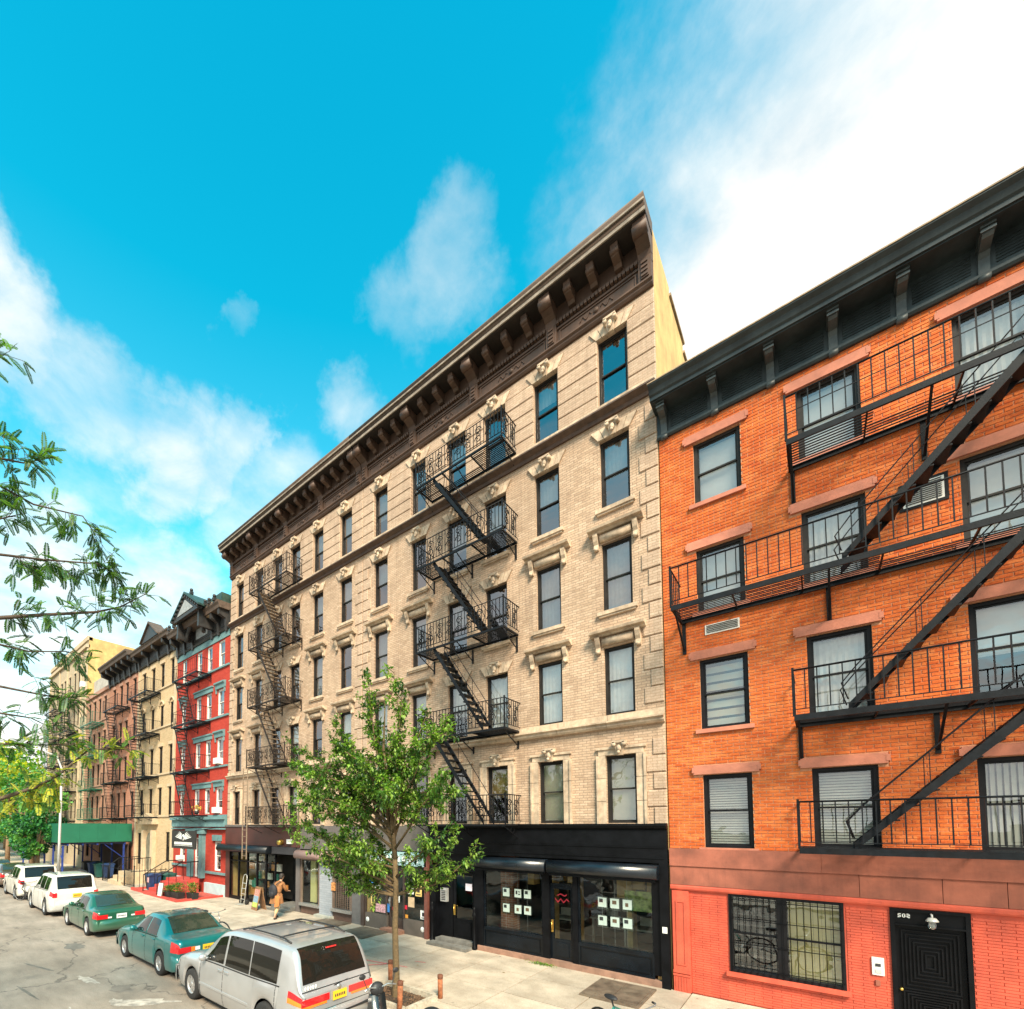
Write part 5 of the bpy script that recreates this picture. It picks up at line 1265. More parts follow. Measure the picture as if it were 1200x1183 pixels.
# --- pink-brown house with green fire escape
cols = [(-45.2, -44.6), (-46.7, -46.1), (-48.1, -47.5), (-49.6, -49.0)]
rows = [(4.55, 6.42), (7.4, 9.16), (10.2, 11.95), (13.0, 14.85)]
t, S = rowhouse('brown_brick_house', 'brown brick house with a green fire escape behind the green sidewalk shed', -50.4, -43.82, 15.5, cols, rows, PINKB, ROSES, DARKFRAME, [(-45.5, -44.8, 1.2, 3.4), (-49.2, -48.4, 1.2, 3.4)], blinds=.1)
for z0, z1 in rows:
    rel(S, 'sill_course', ROSES, [(-50.4, -43.82, YF - .06, YF, z0 - .14, z0 - .02)])
    for a, b in cols: rel(S, 'lintel', ROSES, [(a - .08, b + .08, YF - .05, YF, z1 + .02, z1 + .22)])
rel(S, 'parapet', ROSES, [(-50.4, -43.82, YF - .15, YF + .2, 15.3, 15.6)])
rel(S, 'bulkhead', mat('pale_grey_render', (.42, .40, .36), .85, var=.15, scale=1.2, dirt=.3), [(-50.35, -43.9, YF + .5, YF + 3, 15.5, 17.3)])
fire_escape('fire_escape', 'green fire escape on the brown brick house', -48.6, -45.0, [12.6, 9.8, 7.0, 4.5], stairs=(-48.2, -46.8), fine=False, brackets=3, m=FEG)

# --- tall tan building at the end
cols = [(-51.7, -51.1), (-53.6, -53.0), (-55.0, -54.4), (-56.9, -56.3), (-58.7, -58.1), (-60.1, -59.5), (-62.0, -61.4), (-63.6, -63.0)]
rows = [(4.6, 6.4), (7.6, 9.4), (10.6, 12.4), (13.6, 15.4), (16.9, 18.9)]
t, S = rowhouse('tan_apartment_building', 'tall tan apartment building with blank ochre side wall at the far end of the row', -65.0, -50.42, 21.2, cols, rows, TANB, CREAMS, DARKFRAME, [(-52.0, -51.2, 1.2, 3.4), (-56, -55.2, 1.2, 3.4), (-61, -60.2, 1.2, 3.4)], blinds=.3, body_h=21.5, side_m=STUCCO)
for z0, z1 in rows:
    rel(S, 'sill_course', CREAMS, [(-65, -50.42, YF - .06, YF, z0 - .5, z0 - .36)])
    for a, b in cols: rel(S, 'lintel', CREAMS, [(a - .08, b + .08, YF - .05, YF, z1 + .02, z1 + .25)])
for a in (-50.6, -52.5, -57.6, -60.8, -64.8): rel(S, 'pilaster', CREAMS, [(a - .15, a + .15, YF - .08, YF, 3.8, 20.4)])
rel(S, 'parapet', CREAMS, [(-65, -50.42, YF - .2, YF + .1, 20.5, 20.8), (-65, -50.42, YF - .1, YF + .3, 21.2, 21.6)])
rel(S, 'air_conditioner', WHITEBOX, [(-51.6, -51.1, YF - .35, YF + .2, 16.9, 17.4)])
for x0_, x1_, lb in ((-56.6, -52.8, 'near'), (-62.6, -58.4, 'far')):
    fire_escape('fire_escape', 'black fire escape on the tan apartment building, %s' % ('next to the brown brick house' if lb == 'near' else 'nearer the far trees'), x0_, x1_, [15.9, 13.0, 10.1, 7.2, 4.4], stairs=(x0_ + .5, x0_ + 1.9), fine=False, brackets=3)

# --- sidewalk shed
sh = thing('sidewalk_shed', 'green plywood sidewalk shed on blue posts over the pavement', 'scaffold', (-37.3, 12.0, .15))
GP = mat('green_shed_plywood', (.008, .13, .07), .6, var=.1, scale=.8, bmp=.05)
BP_ = mat('blue_shed_paint', (.015, .04, .22), .5, var=.2)
def SH(q, nm, m, parent=None):
    for i, v in enumerate(q.v): q.v[i] = (v[0] + 37.3, v[1] - 12.0, v[2] - .15)
    return q.build(nm, m, parent or sh)
for k in range(4): q = MB(); a = 7.8 + k * 1.06; q.box(-37.34, -37.3, a + .003, a + 1.057, 2.78, 4.06); SH(q, 'parapet_panel', GP)
for k in range(6): q = MB(); a = -37.35 - k * 2.2; q.box(a - 2.195, a, 7.76, 7.8, 2.78, 4.06); SH(q, 'parapet_panel', GP)
q = MB(); q.box(-50.5, -37.36, 7.82, 12.0, 2.72, 2.8); SH(q, 'deck', mat('dark_deck', (.04, .03, .025), .8))
for k in range(5): q = MB(); y_ = 8.2 + k * .85; q.box(-50.4, -37.4, y_, y_ + .1, 2.58, 2.72); SH(q, 'deck_beam', BP_)
for k in range(6):
    for y_ in (8.0, 11.6):
        q = MB(); x_ = -37.5 - k * 2.55; q.box(x_ - .05, x_ + .05, y_ - .05, y_ + .05, .15, 2.58); q.box(x_ - .12, x_ + .12, y_ - .12, y_ + .12, .15, .18); SH(q, 'post', BP_)
for k in range(3): q = MB(); x_ = -37.5 - k * 5.1; q.tube((x_, 8.0, 1.6), (x_ - 1.5, 8.0, 2.6), .03, 5); q.tube((x_, 11.6, 1.6), (x_, 10.4, 2.6), .03, 5); SH(q, 'brace', BP_)
q = MB(); q.hexa([(-38.2, 9.4, 4.1), (-38.0, 9.4, 4.1), (-38.0, 11.8, 4.1), (-38.2, 11.8, 4.1), (-38.2, 9.4, 4.14), (-38.0, 9.4, 4.14), (-38.0, 11.8, 4.14), (-38.2, 11.8, 4.14)]); SH(q, 'loose_plank', WOOD)

for k in range(5):
    q = MB(); q.box(-37.4 - 1.27 * (k + 1) + .01, -37.4 - 1.27 * k, YF - .35, YF - .31, .15, 2.55); SH(q, 'shed_shade_panel', mat('dark_brown_shed_shade', (.055, .03, .02), .8, var=.3, scale=2))  # dark brown sheets added to stand for the shade under the shed
# ------------------------------------------------------------------ ground, road, pavement
def big_sheet(name, x0, x1, y0, y1, z, m, nx=1, ny=1):
    q = MB()
    for i in range(nx):
        for j in range(ny):
            a, b = x0 + (x1 - x0) * i / nx, x0 + (x1 - x0) * (i + 1) / nx; c, d = y0 + (y1 - y0) * j / ny, y0 + (y1 - y0) * (j + 1) / ny
            q.face([(a, c, z), (b, c, z), (b, d, z), (a, d, z)])
    o = q.build(name, m, fix=False); o['kind'] = 'structure'; return o
EARTH = mat('bare_earth', (.10, .085, .06), .95, var=.2, scale=.3, bmp=0)
big_sheet('ground', -900, 300, -500, 600, -.03, EARTH)
m, nt, b = newmat('worn_asphalt')
p = wpos(nt)
f1 = nz(nt, p, .35, 6, .6); f2 = nz(nt, p, 2.2, 8, .7, (.35, 1.2, 1)); f3 = nz(nt, p, 60, 3, .7); f4 = nz(nt, p, .9, 7, .62)
c = ramp(nt, f1, [(.3, (.20, .165, .13)), (.5, (.27, .225, .18)), (.72, (.34, .285, .235))])
c = mixc(nt, 1.0, c, ramp(nt, f2, [(.3, .74), (.7, 1.2)]), 'MULTIPLY')
c = mixc(nt, 1.0, c, ramp(nt, f3, [(.25, .66), (.75, 1.32)]), 'MULTIPLY')
c = mixc(nt, ramp(nt, f4, [(.60, 0), (.70, .5)]), c, (.14, .125, .105))
vo = nd(nt, 'ShaderNodeTexVoronoi', feature='DISTANCE_TO_EDGE', inp={'Scale': .22}); 
wn_ = nd(nt, 'ShaderNodeTexNoise', inp={'Scale': 1.3, 'Detail': 6.0}); lk(nt, p, wn_.inputs['Vector'])
va = nd(nt, 'ShaderNodeVectorMath', operation='MULTIPLY_ADD'); lk(nt, wn_.outputs['Color'], va.inputs[0]); va.inputs[1].default_value = (1.4, 1.4, 0); lk(nt, p, va.inputs[2]); lk(nt, va.outputs[0], vo.inputs['Vector'])
crack = ramp(nt, vo.outputs['Distance'], [(.0, 1), (.006, .0)])
c = mixc(nt, mathn(nt, 'MULTIPLY', crack, .75), c, (.05, .045, .04))
wv = ramp(nt, nz(nt, p, 1.1, 6, .7, (.5, 2.2, 1)), [(.66, 0), (.72, .8)])
c = mixc(nt, wv, c, (.55, .52, .46))
lk(nt, c, b.inputs['Base Color']); b.inputs['Roughness'].default_value = .9
bump(nt, b, mathn(nt, 'SUBTRACT', f3, mathn(nt, 'MULTIPLY', crack, .8)), .6, .01)
ASPH = m
big_sheet('road', -300, 60, -2.4, 6.72, 0, ASPH)
# repair patches on the road, sheets of darker tar and paler concrete
def patch(name, pts, z, m, parent=None):
    q = MB(); q.face([(x, y, z) for x, y in pts]); o = q.build(name, m, parent, fix=False); o['kind'] = 'structure'; return o
PATCHD = mat('dark_tar_patch', (.15, .14, .12), .9, var=.3, scale=3, bmp=.5)
PATCHL = mat('worn_white_marking', (.38, .34, .29), .85, var=.4, scale=5, bmp=.3)
road = bpy.data.objects['road']
def blot(name, cx, cy, rx, ry, rot, seed, m, z=.004):
    r = random.Random(seed); n = 22; pts = []
    for k in range(n):
        a = 2 * PI * k / n; f = r.uniform(.62, 1.1); u, v = rx * f * math.cos(a), ry * f * math.sin(a)
        pts.append((cx + u * math.cos(rot) - v * math.sin(rot), cy + u * math.sin(rot) + v * math.cos(rot)))
    return patch(name, pts, z, m, road)
blot('worn_paint_patch', -14.0, 3.6, .6, .13, .15, 1, PATCHL)
blot('worn_paint_patch', -11.3, 4.0, .75, .22, .75, 2, PATCHL)
blot('worn_paint_patch', -11.7, 3.6, .35, .16, .1, 3, PATCHL, .008)
blot('tar_patch', -12.6, 3.95, .5, .2, .3, 4, mat('grey_tar_patch', (.20, .17, .14), .9, var=.25, scale=3, bmp=.5))
blot('tar_patch', -16.3, 3.0, .9, .05, .25, 5, PATCHD)
blot('tar_patch', -14.0, 2.4, .8, .04, .1, 6, PATCHD)
blot('oil_stain', -18.2, 4.3, .7, .3, 0, 7, PATCHD)
# pavement: bed, kerb stones, slabs
PBED = mat('pavement_joint_dirt', (.06, .048, .035), .95, var=.2, scale=6, bmp=.3)
sw = MB(); sw.box(-140, 30, 6.86, YF + .3, .02, .10); pavement = sw.build('pavement', PBED); pavement['kind'] = 'structure'
CONC = mat('pale_concrete_slab', (.46, .385, .30), .88, var=.16, scale=1.4, dirt=.55, dirtcol=(.24, .19, .135), bmp=.35, objvar=.15)
_nt = CONC.node_tree; _b = _nt.nodes['Principled BSDF']; _src = _b.inputs['Base Color'].links[0].from_socket
_vo = nd(_nt, 'ShaderNodeTexVoronoi', inp={'Scale': 2.1}); lk(_nt, wpos(_nt), _vo.inputs['Vector'])
_g = mathn(_nt, 'MULTIPLY', ramp(_nt, _vo.outputs['Distance'], [(.05, .75), (.085, 0)]), ramp(_nt, nz(_nt, wpos(_nt), .8, 2), [(.45, 0), (.6, 1)]))   # chewing gum spots
lk(_nt, mixc(_nt, _g, mixc(_nt, 1.0, _src, ramp(_nt, nz(_nt, wpos(_nt), 45, 3, .7), [(.3, .8), (.7, 1.15)]), 'MULTIPLY'), (.10, .085, .07)), _b.inputs['Base Color'])
KERB = mat('kerb_granite', (.40, .38, .34), .85, var=.2, scale=8, bmp=.3, objvar=.08)
km = boxmesh('kerb_stone', 1.79, .16, .16, KERB)
pieces('kerb_stone', km, [(-45 + 1.8 * k, 6.70, 0) for k in range(30)], pavement)
q = MB(); q.box(-140, -45.01, 6.70, 6.86, 0, .155); q.box(9.0, 30, 6.7, 6.86, 0, .155); q.build('kerb', KERB, pavement)
ys = [6.865, 8.05, 9.45, 10.85, 12.19]
pit = (-7.75, -6.38, 7.15, 8.05)
SM = {}
def slab(x0, x1, y0, y1, m=CONC):
    k = (round(x1 - x0, 3), round(y1 - y0, 3), m.name)
    if k not in SM: SM[k] = MB().box(.013, k[0] - .013, .013, k[1] - .013, 0, .06).mesh('slab', m)
    link('slab', SM[k], pavement, (x0, y0, .09 + R_.uniform(-.003, .003)))
for j in range(4):
    off = 0
    y0, y1 = ys[j], ys[j + 1]
    x = -46.0 + off
    while x < 6:
        x1 = x + 1.62
        if j == 0 and x < pit[1] and x1 > pit[0]:
            if x < pit[0]: slab(x, pit[0], y0, y1)
            if x1 > pit[1]: slab(pit[1], x1, y0, y1)
            if x < pit[1] and x1 > pit[0]: slab(max(x, pit[0]), min(x1, pit[1]), y0, pit[2])
        else: slab(x, x1, y0, y1)
        x += 1.62
q = MB(); q.box(-140, -46.02, 6.87, YF + .2, .133, .15); q.build('far_paving', CONC, pavement)
# opposite pavement behind the camera's parking lane
q = MB(); q.box(-140, 30, -7.5, -2.4, -.02, .15); o = q.build('opposite_pavement', CONC); o['kind'] = 'structure'
# red survey marks sprayed on the slabs
SPR = mat('faded_red_spray', (.62, .16, .16), .85, var=.3, scale=20, bmp=0)
for k, pts in enumerate([[(-10.0, 9.0), (-8.3, 9.35), (-8.3, 9.40), (-10.0, 9.05)], [(-9.3, 8.75), (-8.9, 9.3), (-8.85, 9.28), (-9.25, 8.73)], [(-9.4, 8.3), (-8.9, 8.55), (-8.9, 8.6), (-9.4, 8.35)], [(-8.5, 9.9), (-8.2, 10.0), (-8.2, 10.04), (-8.5, 9.94)]]):
    patch('sprayed_mark', pts, .158, SPR, pavement)
# cellar hatches
def hatch(name, label, x0, x1, y0, y1, m, leaves=2, z=.15):
    t = thing(name, label, 'cellar hatch', (x0, y0, z))
    q = MB(); q.box(-.06, x1 - x0 + .06, -.06, 0, 0, .04); q.box(-.06, x1 - x0 + .06, y1 - y0, y1 - y0 + .06, 0, .04); q.box(-.06, 0, 0, y1 - y0, 0, .04); q.box(x1 - x0, x1 - x0 + .06, 0, y1 - y0, 0, .04); q.build('frame', m, t)
    w = (x1 - x0) / leaves
    for k in range(leaves):
        q = MB(); q.box(k * w + .006, (k + 1) * w - .006, .006, y1 - y0 - .006, .0, .05); q.box(k * w + w * .5 - .06, k * w + w * .5 + .06, .1, .13, .05, .065); q.build('hatch_leaf', m, t)
HM = mat('worn_brown_steel_plate', (.17, .125, .09), .6, .3, var=.3, scale=4, dirt=.5, dirtcol=(.3, .25, .18), bmp=.5)
hatch('cellar_hatch', 'brown steel cellar hatch in the pavement at the right of the black shopfront', -4.05, -2.95, 10.45, 11.75, HM)
hatch('cellar_hatch', 'brown steel cellar hatch in front of the grey shopfront', -14.9, -13.6, 10.9, 12.0, HM)
hatch('cellar_hatch', 'brown steel cellar hatch in front of the flyer covered shopfront', -12.7, -11.5, 10.7, 11.9, HM)
# ------------------------------------------------------------------ cars
def pchip(pts):
    xs = [p[0] for p in pts]; ys = [p[1] for p in pts]; n = len(xs)
    h = [xs[i + 1] - xs[i] for i in range(n - 1)]; d = [(ys[i + 1] - ys[i]) / h[i] for i in range(n - 1)]
    m = [d[0]] + [0] * (n - 2) + [d[-1]]
    for i in range(1, n - 1):
        if d[i - 1] * d[i] > 0: w1, w2 = 2 * h[i] + h[i - 1], h[i] + 2 * h[i - 1]; m[i] = (w1 + w2) / (w1 / d[i - 1] + w2 / d[i])
    def f(x):
        if x <= xs[0]: return ys[0]
        if x >= xs[-1]: return ys[-1]
        i = 0
        while x > xs[i + 1]: i += 1
        t = (x - xs[i]) / h[i]; t2, t3 = t * t, t * t * t
        return (2 * t3 - 3 * t2 + 1) * ys[i] + (t3 - 2 * t2 + t) * h[i] * m[i] + (-2 * t3 + 3 * t2) * ys[i + 1] + (t3 - t2) * h[i] * m[i + 1]
    return f
def paint(name, col, rough=.3, metal=.25):
    if name in MATS: return MATS[name]
    m, nt, b = newmat(name); p = wpos(nt)
    f = nz(nt, p, 1.2, 5, .6); g = nz(nt, p, 90, 2, .6)
    c = ramp(nt, f, [(.3, tuple(v * .88 for v in col)), (.7, tuple(min(1, v * 1.08) for v in col))])
    s = nt.nodes.new('ShaderNodeSeparateXYZ'); lk(nt, p, s.inputs[0])
    dust = mathn(nt, 'MULTIPLY', ramp(nt, s.outputs[2], [(.15, .55), (.65, .0)]), f)
    c = mixc(nt, dust, c, (.22, .19, .15))
    lk(nt, c, b.inputs['Base Color']); b.inputs['Metallic'].default_value = metal; b.inputs['Roughness'].default_value = rough
    b.inputs['Coat Weight'].default_value = 1.0; b.inputs['Coat Roughness'].default_value = .05
    lk(nt, mathn(nt, 'ADD', mathn(nt, 'MULTIPLY', f, .15), rough - .05), b.inputs['Roughness'])
    return m
CGL = None
def car_glass():
    global CGL
    if CGL: return CGL
    m, nt, b = newmat('car_glass'); b.inputs['Base Color'].default_value = (.012, .011, .009, 1); b.inputs['Roughness'].default_value = .03; b.inputs['Specular IOR Level'].default_value = .4
    b.inputs['Coat Weight'].default_value = .12; b.inputs['Coat Roughness'].default_value = .0
    CGL = m; return m
TYRE = mat('tyre_rubber', (.018, .018, .018), .85, var=.3, scale=30)
HUB = mat('wheel_alloy', (.5, .5, .5), .35, .7, var=.1, scale=20)
DKPL = mat('black_plastic', (.02, .02, .022), .55, var=.2, scale=20)
def lens(name, col, e=0):
    m, nt, b = newmat(name); b.inputs['Base Color'].default_value = (*col, 1); b.inputs['Roughness'].default_value = .12; b.inputs['Coat Weight'].default_value = 1
    v = nz(nt, wpos(nt), 60, 1, .5, (.2, .2, 2)); bump(nt, b, v, .3, .01); return m
REDL = lens('red_lens', (.62, .012, .015)); AMBL = lens('amber_lens', (.75, .20, .02)); CLRL = lens('clear_lens', (.75, .75, .75))
PLATE = mat('yellow_number_plate', (.85, .48, .02), .5, var=.06, bmp=0); PLATEW = mat('white_number_plate', (.75, .75, .75), .5, var=.1, bmp=0)

def car(name, label, x, y, spec, pm, hub=HUB, cat='car', plate=PLATE, detail=True, group='cars parked along the kerb'):
    L, W, zs_, zt_, wr_, wheels, wr = spec['L'], spec['W'], pchip(spec['zs']), pchip(spec['zt']), pchip(spec['wr']), spec['wheels'], spec['rw']
    t = thing(name, label, cat, (x, y, 0), group)
    hw = W / 2
    wb_ = pchip([(0, .78 * hw), (.12, .90 * hw), (.45, .985 * hw), (L * .35, hw), (L * .7, hw), (L - .4, .985 * hw), (L - .1, .92 * hw), (L, .84 * hw)])
    zb0 = pchip([(0, .36), (.15, .24), (.6, .2), (L - .6, .21), (L - .15, .27), (L, .36)])
    Ra = wr + .055
    def zb(s):
        z = zb0(s)
        for w in wheels:
            d = abs(s - w)
            if d < Ra: z = max(z, wr + math.sqrt(Ra * Ra - d * d))
        return z
    st = sorted({0, L} | {round(L * k / 44, 4) for k in range(45)} | {round(L - k, 3) for k in (.04, .08, .12, .16, .22, .3, .38)} | {.03, .07, .13, .2} |
                {round(w + Ra * math.cos(PI * k / 14), 4) for w in wheels for k in range(15)} | {round(w + s_ * (Ra + .001), 4) for w in wheels for s_ in (-1, 1)})
    def section(s):
        B, T, h, wr__ = zb(s), zt_(s), zs_(s), wr_(s) * hw; w = wb_(s); T = max(T, h + .012)
        B = min(B, h - .06)
        low = [(w * .95, B), (w * .985, B + .16 * (h - B)), (w, B + .45 * (h - B)), (w * .985, B + .8 * (h - B)), (w * .955, h - .012)]
        up = []
        for k in range(1, 6):
            u = k / 5; ww = w * .945 + (wr__ - w * .945) * (u ** 1.25); up.append((ww, h + (T - .05 * min(1, (T - h) * 4) - h) * u))
        cap = [(wr__ * .93, T - .018 * min(1, (T - h) * 4)), (wr__ * .6, T - .004), (0, T)]
        return low + up + cap
    secs = [section(s) for s in st]; n = len(secs[0]); q = MB(); q.cs = True
    for sg in (-1, 1):
        i0 = len(q.v)
        for s, sec in zip(st, secs):
            for yy, zz in sec: q.v.append((s, sg * yy, zz))
        for a in range(len(st) - 1):
            for k in range(n - 1):
                f = (i0 + a * n + k, i0 + (a + 1) * n + k, i0 + (a + 1) * n + k + 1, i0 + a * n + k + 1)
                q.f.append(f if sg < 0 else tuple(reversed(f))); q.m.append(0); q.sm.append(True)
    for idx, sgn in ((0, 1), (-1, -1)):
        sec = secs[idx]; s = st[idx]
        pts = [(s, -a, b) for a, b in sec] + [(s, a, b) for a, b in reversed(sec[:-1])]
        q.cs = False; q.face(pts)
    body = MB.mesh(q, 'body', pm)
    bm = bmesh.new(); bm.from_mesh(body); bmesh.ops.remove_doubles(bm, verts=bm.verts, dist=.0005); bmesh.ops.recalc_face_normals(bm, faces=bm.faces); bm.to_mesh(body); bm.free()
    body_o = link('body', body, t)
    def side(s, k, sg):   # greenhouse side, k 0 belt .. 1 roof rail
        sec = section(s)[4:10]; u = max(0, min(.9999, k)) * 5; i = int(u); f = u - i
        a, b = sec[i], sec[i + 1]; return (s, sg * (a[0] + (b[0] - a[0]) * f + .006), a[1] + (b[1] - a[1]) * f)
    def low(s, k, sg, off=.006):
        sec = section(s)[0:5]; u = max(0, min(.9999, k)) * 4; i = int(u); f = u - i
        a, b = sec[i], sec[i + 1]; return (s, sg * (a[0] + (b[0] - a[0]) * f + off), a[1] + (b[1] - a[1]) * f)
    def top(s, r, off=.006):
        sec = section(s); T = sec[-1][1]; w = sec[-3][0] / .93; rr = abs(r)
        z = T - .018 * min(1, (T - zs_(s)) * 4) * rr ** 2; return (s, r * w, z + off)
    def patch_(fn, quad, nu=8, nv=3):
        (s0, s1, s2, s3, k0, k1) = quad   # bottom s0..s1, top s2..s3
        q = MB(); q.cs = True
        for a in range(nu):
            for b in range(nv):
                P = []
                for u, v in ((a, b), (a + 1, b), (a + 1, b + 1), (a, b + 1)):
                    u /= nu; v /= nv; lo = s0 + (s1 - s0) * u; hi = s2 + (s3 - s2) * u; P.append(fn(lo + (hi - lo) * v, k0 + (k1 - k0) * v))
                q.face(P)
        return q
    G = car_glass()
    for sg in (-1, 1):
        for w in spec['side']:
            patch_(lambda s, k: side(s, k, sg), w).build('window', G, t)
    for nm, s0, s1, r in spec['top']:
        q = MB(); q.cs = True; N = 10
        for a in range(8):
            for b in range(N):
                P = []
                for u, v in ((a, b), (a + 1, b), (a + 1, b + 1), (a, b + 1)):
                    u /= 8; rr = -r + 2 * r * v / N; s = s0 + (s1 - s0) * u; p_ = top(s, rr, .0)
                    nx = -(zt_(s + .01) - zt_(s - .01)) / .02; l = math.hypot(nx, 1)
                    P.append((p_[0] + .008 * nx / l, p_[1], p_[2] + .008 / l))
                q.face(P)
        q.build(nm, spec.get('rearglass', G) if nm == 'rear_window' else G, t)
    q = MB(); q.box(.25, L - .25, -hw * .9, hw * .9, .2, .34); q.box(wheels[0] + Ra, wheels[1] - Ra, -hw * .93, hw * .93, .17, .3); q.build('underbody', DKPL, t)
    q = MB()
    for w in wheels: q.box(w - Ra - .04, w + Ra + .04, -hw + .26, hw - .26, .3, zs_(w) - .06)
    q.build('wheel_housing', DKPL, t)
    # wheels
    key = ('wheel', wr, hub.name)
    if key not in BARM:
        q = MB(); prof = [(wr * .62, -.10), (wr * .9, -.105), (wr * .985, -.08), (wr, -.03), (wr, .03), (wr * .985, .08), (wr * .9, .105), (wr * .62, .10)]; q.lathe(prof, (0, 0, 0), 'y', 28)
        ty = q.mesh('tyre', TYRE); fixn(ty)
        q = MB(); q.lathe([(wr * .63, -.09), (wr * .60, -.095), (wr * .56, -.06), (wr * .55, .05)], (0, 0, 0), 'y', 28)
        ns = 7
        for k in range(ns):
            a = 2 * PI * k / ns; c, s_ = math.cos(a), math.sin(a); d = wr * .075
            P = []
            for r0, w_, yy in ((.05, 1.3, -.075), (wr * .58, 1.0, -.07)):
                for e in (-1, 1): P.append((r0 * c - e * d * w_ * s_, yy, r0 * s_ + e * d * w_ * c))
            q.hexa([P[0], P[1], P[3], P[2]] + [(p[0], p[1] + .03, p[2]) for p in (P[0], P[1], P[3], P[2])])
        q.lathe([(.001, -.088), (.04, -.085), (.055, -.07), (.06, -.04)], (0, 0, 0), 'y', 14)
        rm = q.mesh('rim', hub); fixn(rm)
        q = MB(); q.lathe([(.001, -.035), (wr * .56, -.035)], (0, 0, 0), 'y', 20); dk = q.mesh('brake_disc', DKPL)
        BARM[key] = (ty, rm, dk)
    ty, rm, dk = BARM[key]
    for w in wheels:
        for sg in (-1, 1):
            o = link('wheel', ty, t, (w, sg * (hw - .115), wr)); 
            if sg > 0: o.rotation_euler = (0, 0, PI)
            link('rim', rm, o); link('brake_disc', dk, o)
    # bumpers: rounded shells standing proud front and rear
    for nm, xx, sg in (('front_bumper', 0, -1), ('rear_bumper', L, 1)):
        q = MB(); q.cs = True; N = 14; prof = [(-.02, .24), (.05, .27), (.085, .36), (.08, .48), (.06, spec['bump']), (-.02, spec['bump'] + .03)]
        for k in range(N):
            P = []
            for kk in (k, k + 1):
                u = -1 + 2 * kk / N; yy = hw * .97 * math.sin(u * PI / 2) ; back = (1 - math.cos(u * PI / 2) ** .5) * .30 if abs(u) < 1 else .30
                P.append([(xx + sg * (a - back), yy, b) for a, b in prof])
            for j in range(len(prof) - 1): q.face([P[0][j], P[1][j], P[1][j + 1], P[0][j + 1]])
        me = q.mesh(nm, spec.get('bumpm', pm)); bm = bmesh.new(); bm.from_mesh(me); bmesh.ops.remove_doubles(bm, verts=bm.verts, dist=.0005); bmesh.ops.recalc_face_normals(bm, faces=bm.faces); bm.to_mesh(me); bm.free(); link(nm, me, t)
    # tail lights
    xr = L
    for sg in (-1, 1):
        for (sa, sb, ka, kb, m_) in spec['tl_side']:
            patch_(lambda s, k: low(s, k, sg, .010), (sa, sb, sa, sb, ka, kb), 5, 3).build('tail_light', m_, t)
        for (ya, yb, za, zb_, m_) in spec['tl_rear']:
            q = MB(); q.box(L - .01, L + .012, sg * ya * hw, sg * yb * hw, za, zb_); q.build('tail_light', m_, t)
        for (sa, sb, ka, kb, m_) in spec['hl']:
            patch_(lambda s, k: low(s, k, sg, .010), (sa, sb, sa, sb, ka, kb), 5, 3).build('headlight', m_, t)
    pz = spec['plate']; q = MB(); q.box(L + pz[1], L + pz[1] + .012, -.16 + pz[2], .16 + pz[2], pz[0], pz[0] + .155); po = q.build('number_plate', plate, t)
    q = MB()
    for k in range(6): q.box(L + pz[1] + .012, L + pz[1] + .016, -.12 + k * .042 + pz[2], -.095 + k * .042 + pz[2], pz[0] + .05, pz[0] + .10)
    q.build('plate_characters', INK, po)
    # mirrors, handles, seams, belt trim
    for sg in (-1, 1):
        s = spec['mirror']; p_ = side(s, .08, sg); q = MB(); q.ball((p_[0] - .02, p_[1] + sg * .09, p_[2] + .05), .1, 12, 8, (.55, .95, .75)); q.tube((p_[0], p_[1] - sg * .02, p_[2] + .02), (p_[0], p_[1] + sg * .06, p_[2] + .04), .03, 6); q.build('door_mirror', pm, t)
        for s in spec['handles']:
            p_ = low(s, .86, sg, .0); q = MB(); q.box(p_[0] - .08, p_[0] + .08, p_[1] + sg * .004, p_[1] + sg * .04, p_[2] - .014, p_[2] + .016); q.build('door_handle', spec.get('handlem', pm), t)
        q = MB()
        for s in spec['seams']:
            for k in range(8):
                a, b = low(s, k / 8 + .02, sg, .003), low(s, (k + 1) / 8, sg, .003)
                q.hexa([(a[0] - .006, a[1], a[2]), (a[0] + .006, a[1], a[2]), (a[0] + .006, a[1] - sg * .01, a[2]), (a[0] - .006, a[1] - sg * .01, a[2]), (b[0] - .006, b[1], b[2]), (b[0] + .006, b[1], b[2]), (b[0] + .006, b[1] - sg * .01, b[2]), (b[0] - .006, b[1] - sg * .01, b[2])])
        s0, s1 = spec['belt']
        for k in range(12):
            a, b = side(s0 + (s1 - s0) * k / 12, .0, sg), side(s0 + (s1 - s0) * (k + 1) / 12, .0, sg)
            q.hexa([(a[0], a[1], a[2] - .012), (b[0], b[1], b[2] - .012), (b[0], b[1] - sg * .01, b[2] - .012), (a[0], a[1] - sg * .01, a[2] - .012), (a[0], a[1] + sg * .004, a[2] + .01), (b[0], b[1] + sg * .004, b[2] + .01), (b[0], b[1] - sg * .01, b[2] + .01), (a[0], a[1] - sg * .01, a[2] + .01)])
        q.build('door_seams', DKPL, t)
        if spec.get('mould'):
            q = MB(); a0, a1 = spec['mould']
            for k in range(14):
                a, b = low(a0 + (a1 - a0) * k / 14, .42, sg, .0), low(a0 + (a1 - a0) * (k + 1) / 14, .42, sg, .0)
                q.hexa([(a[0], a[1] + sg * .016, a[2] - .02), (b[0], b[1] + sg * .016, b[2] - .02), (b[0], b[1] - sg * .01, b[2] - .02), (a[0], a[1] - sg * .01, a[2] - .02), (a[0], a[1] + sg * .012, a[2] + .02), (b[0], b[1] + sg * .012, b[2] + .02), (b[0], b[1] - sg * .01, b[2] + .02), (a[0], a[1] - sg * .01, a[2] + .02)])
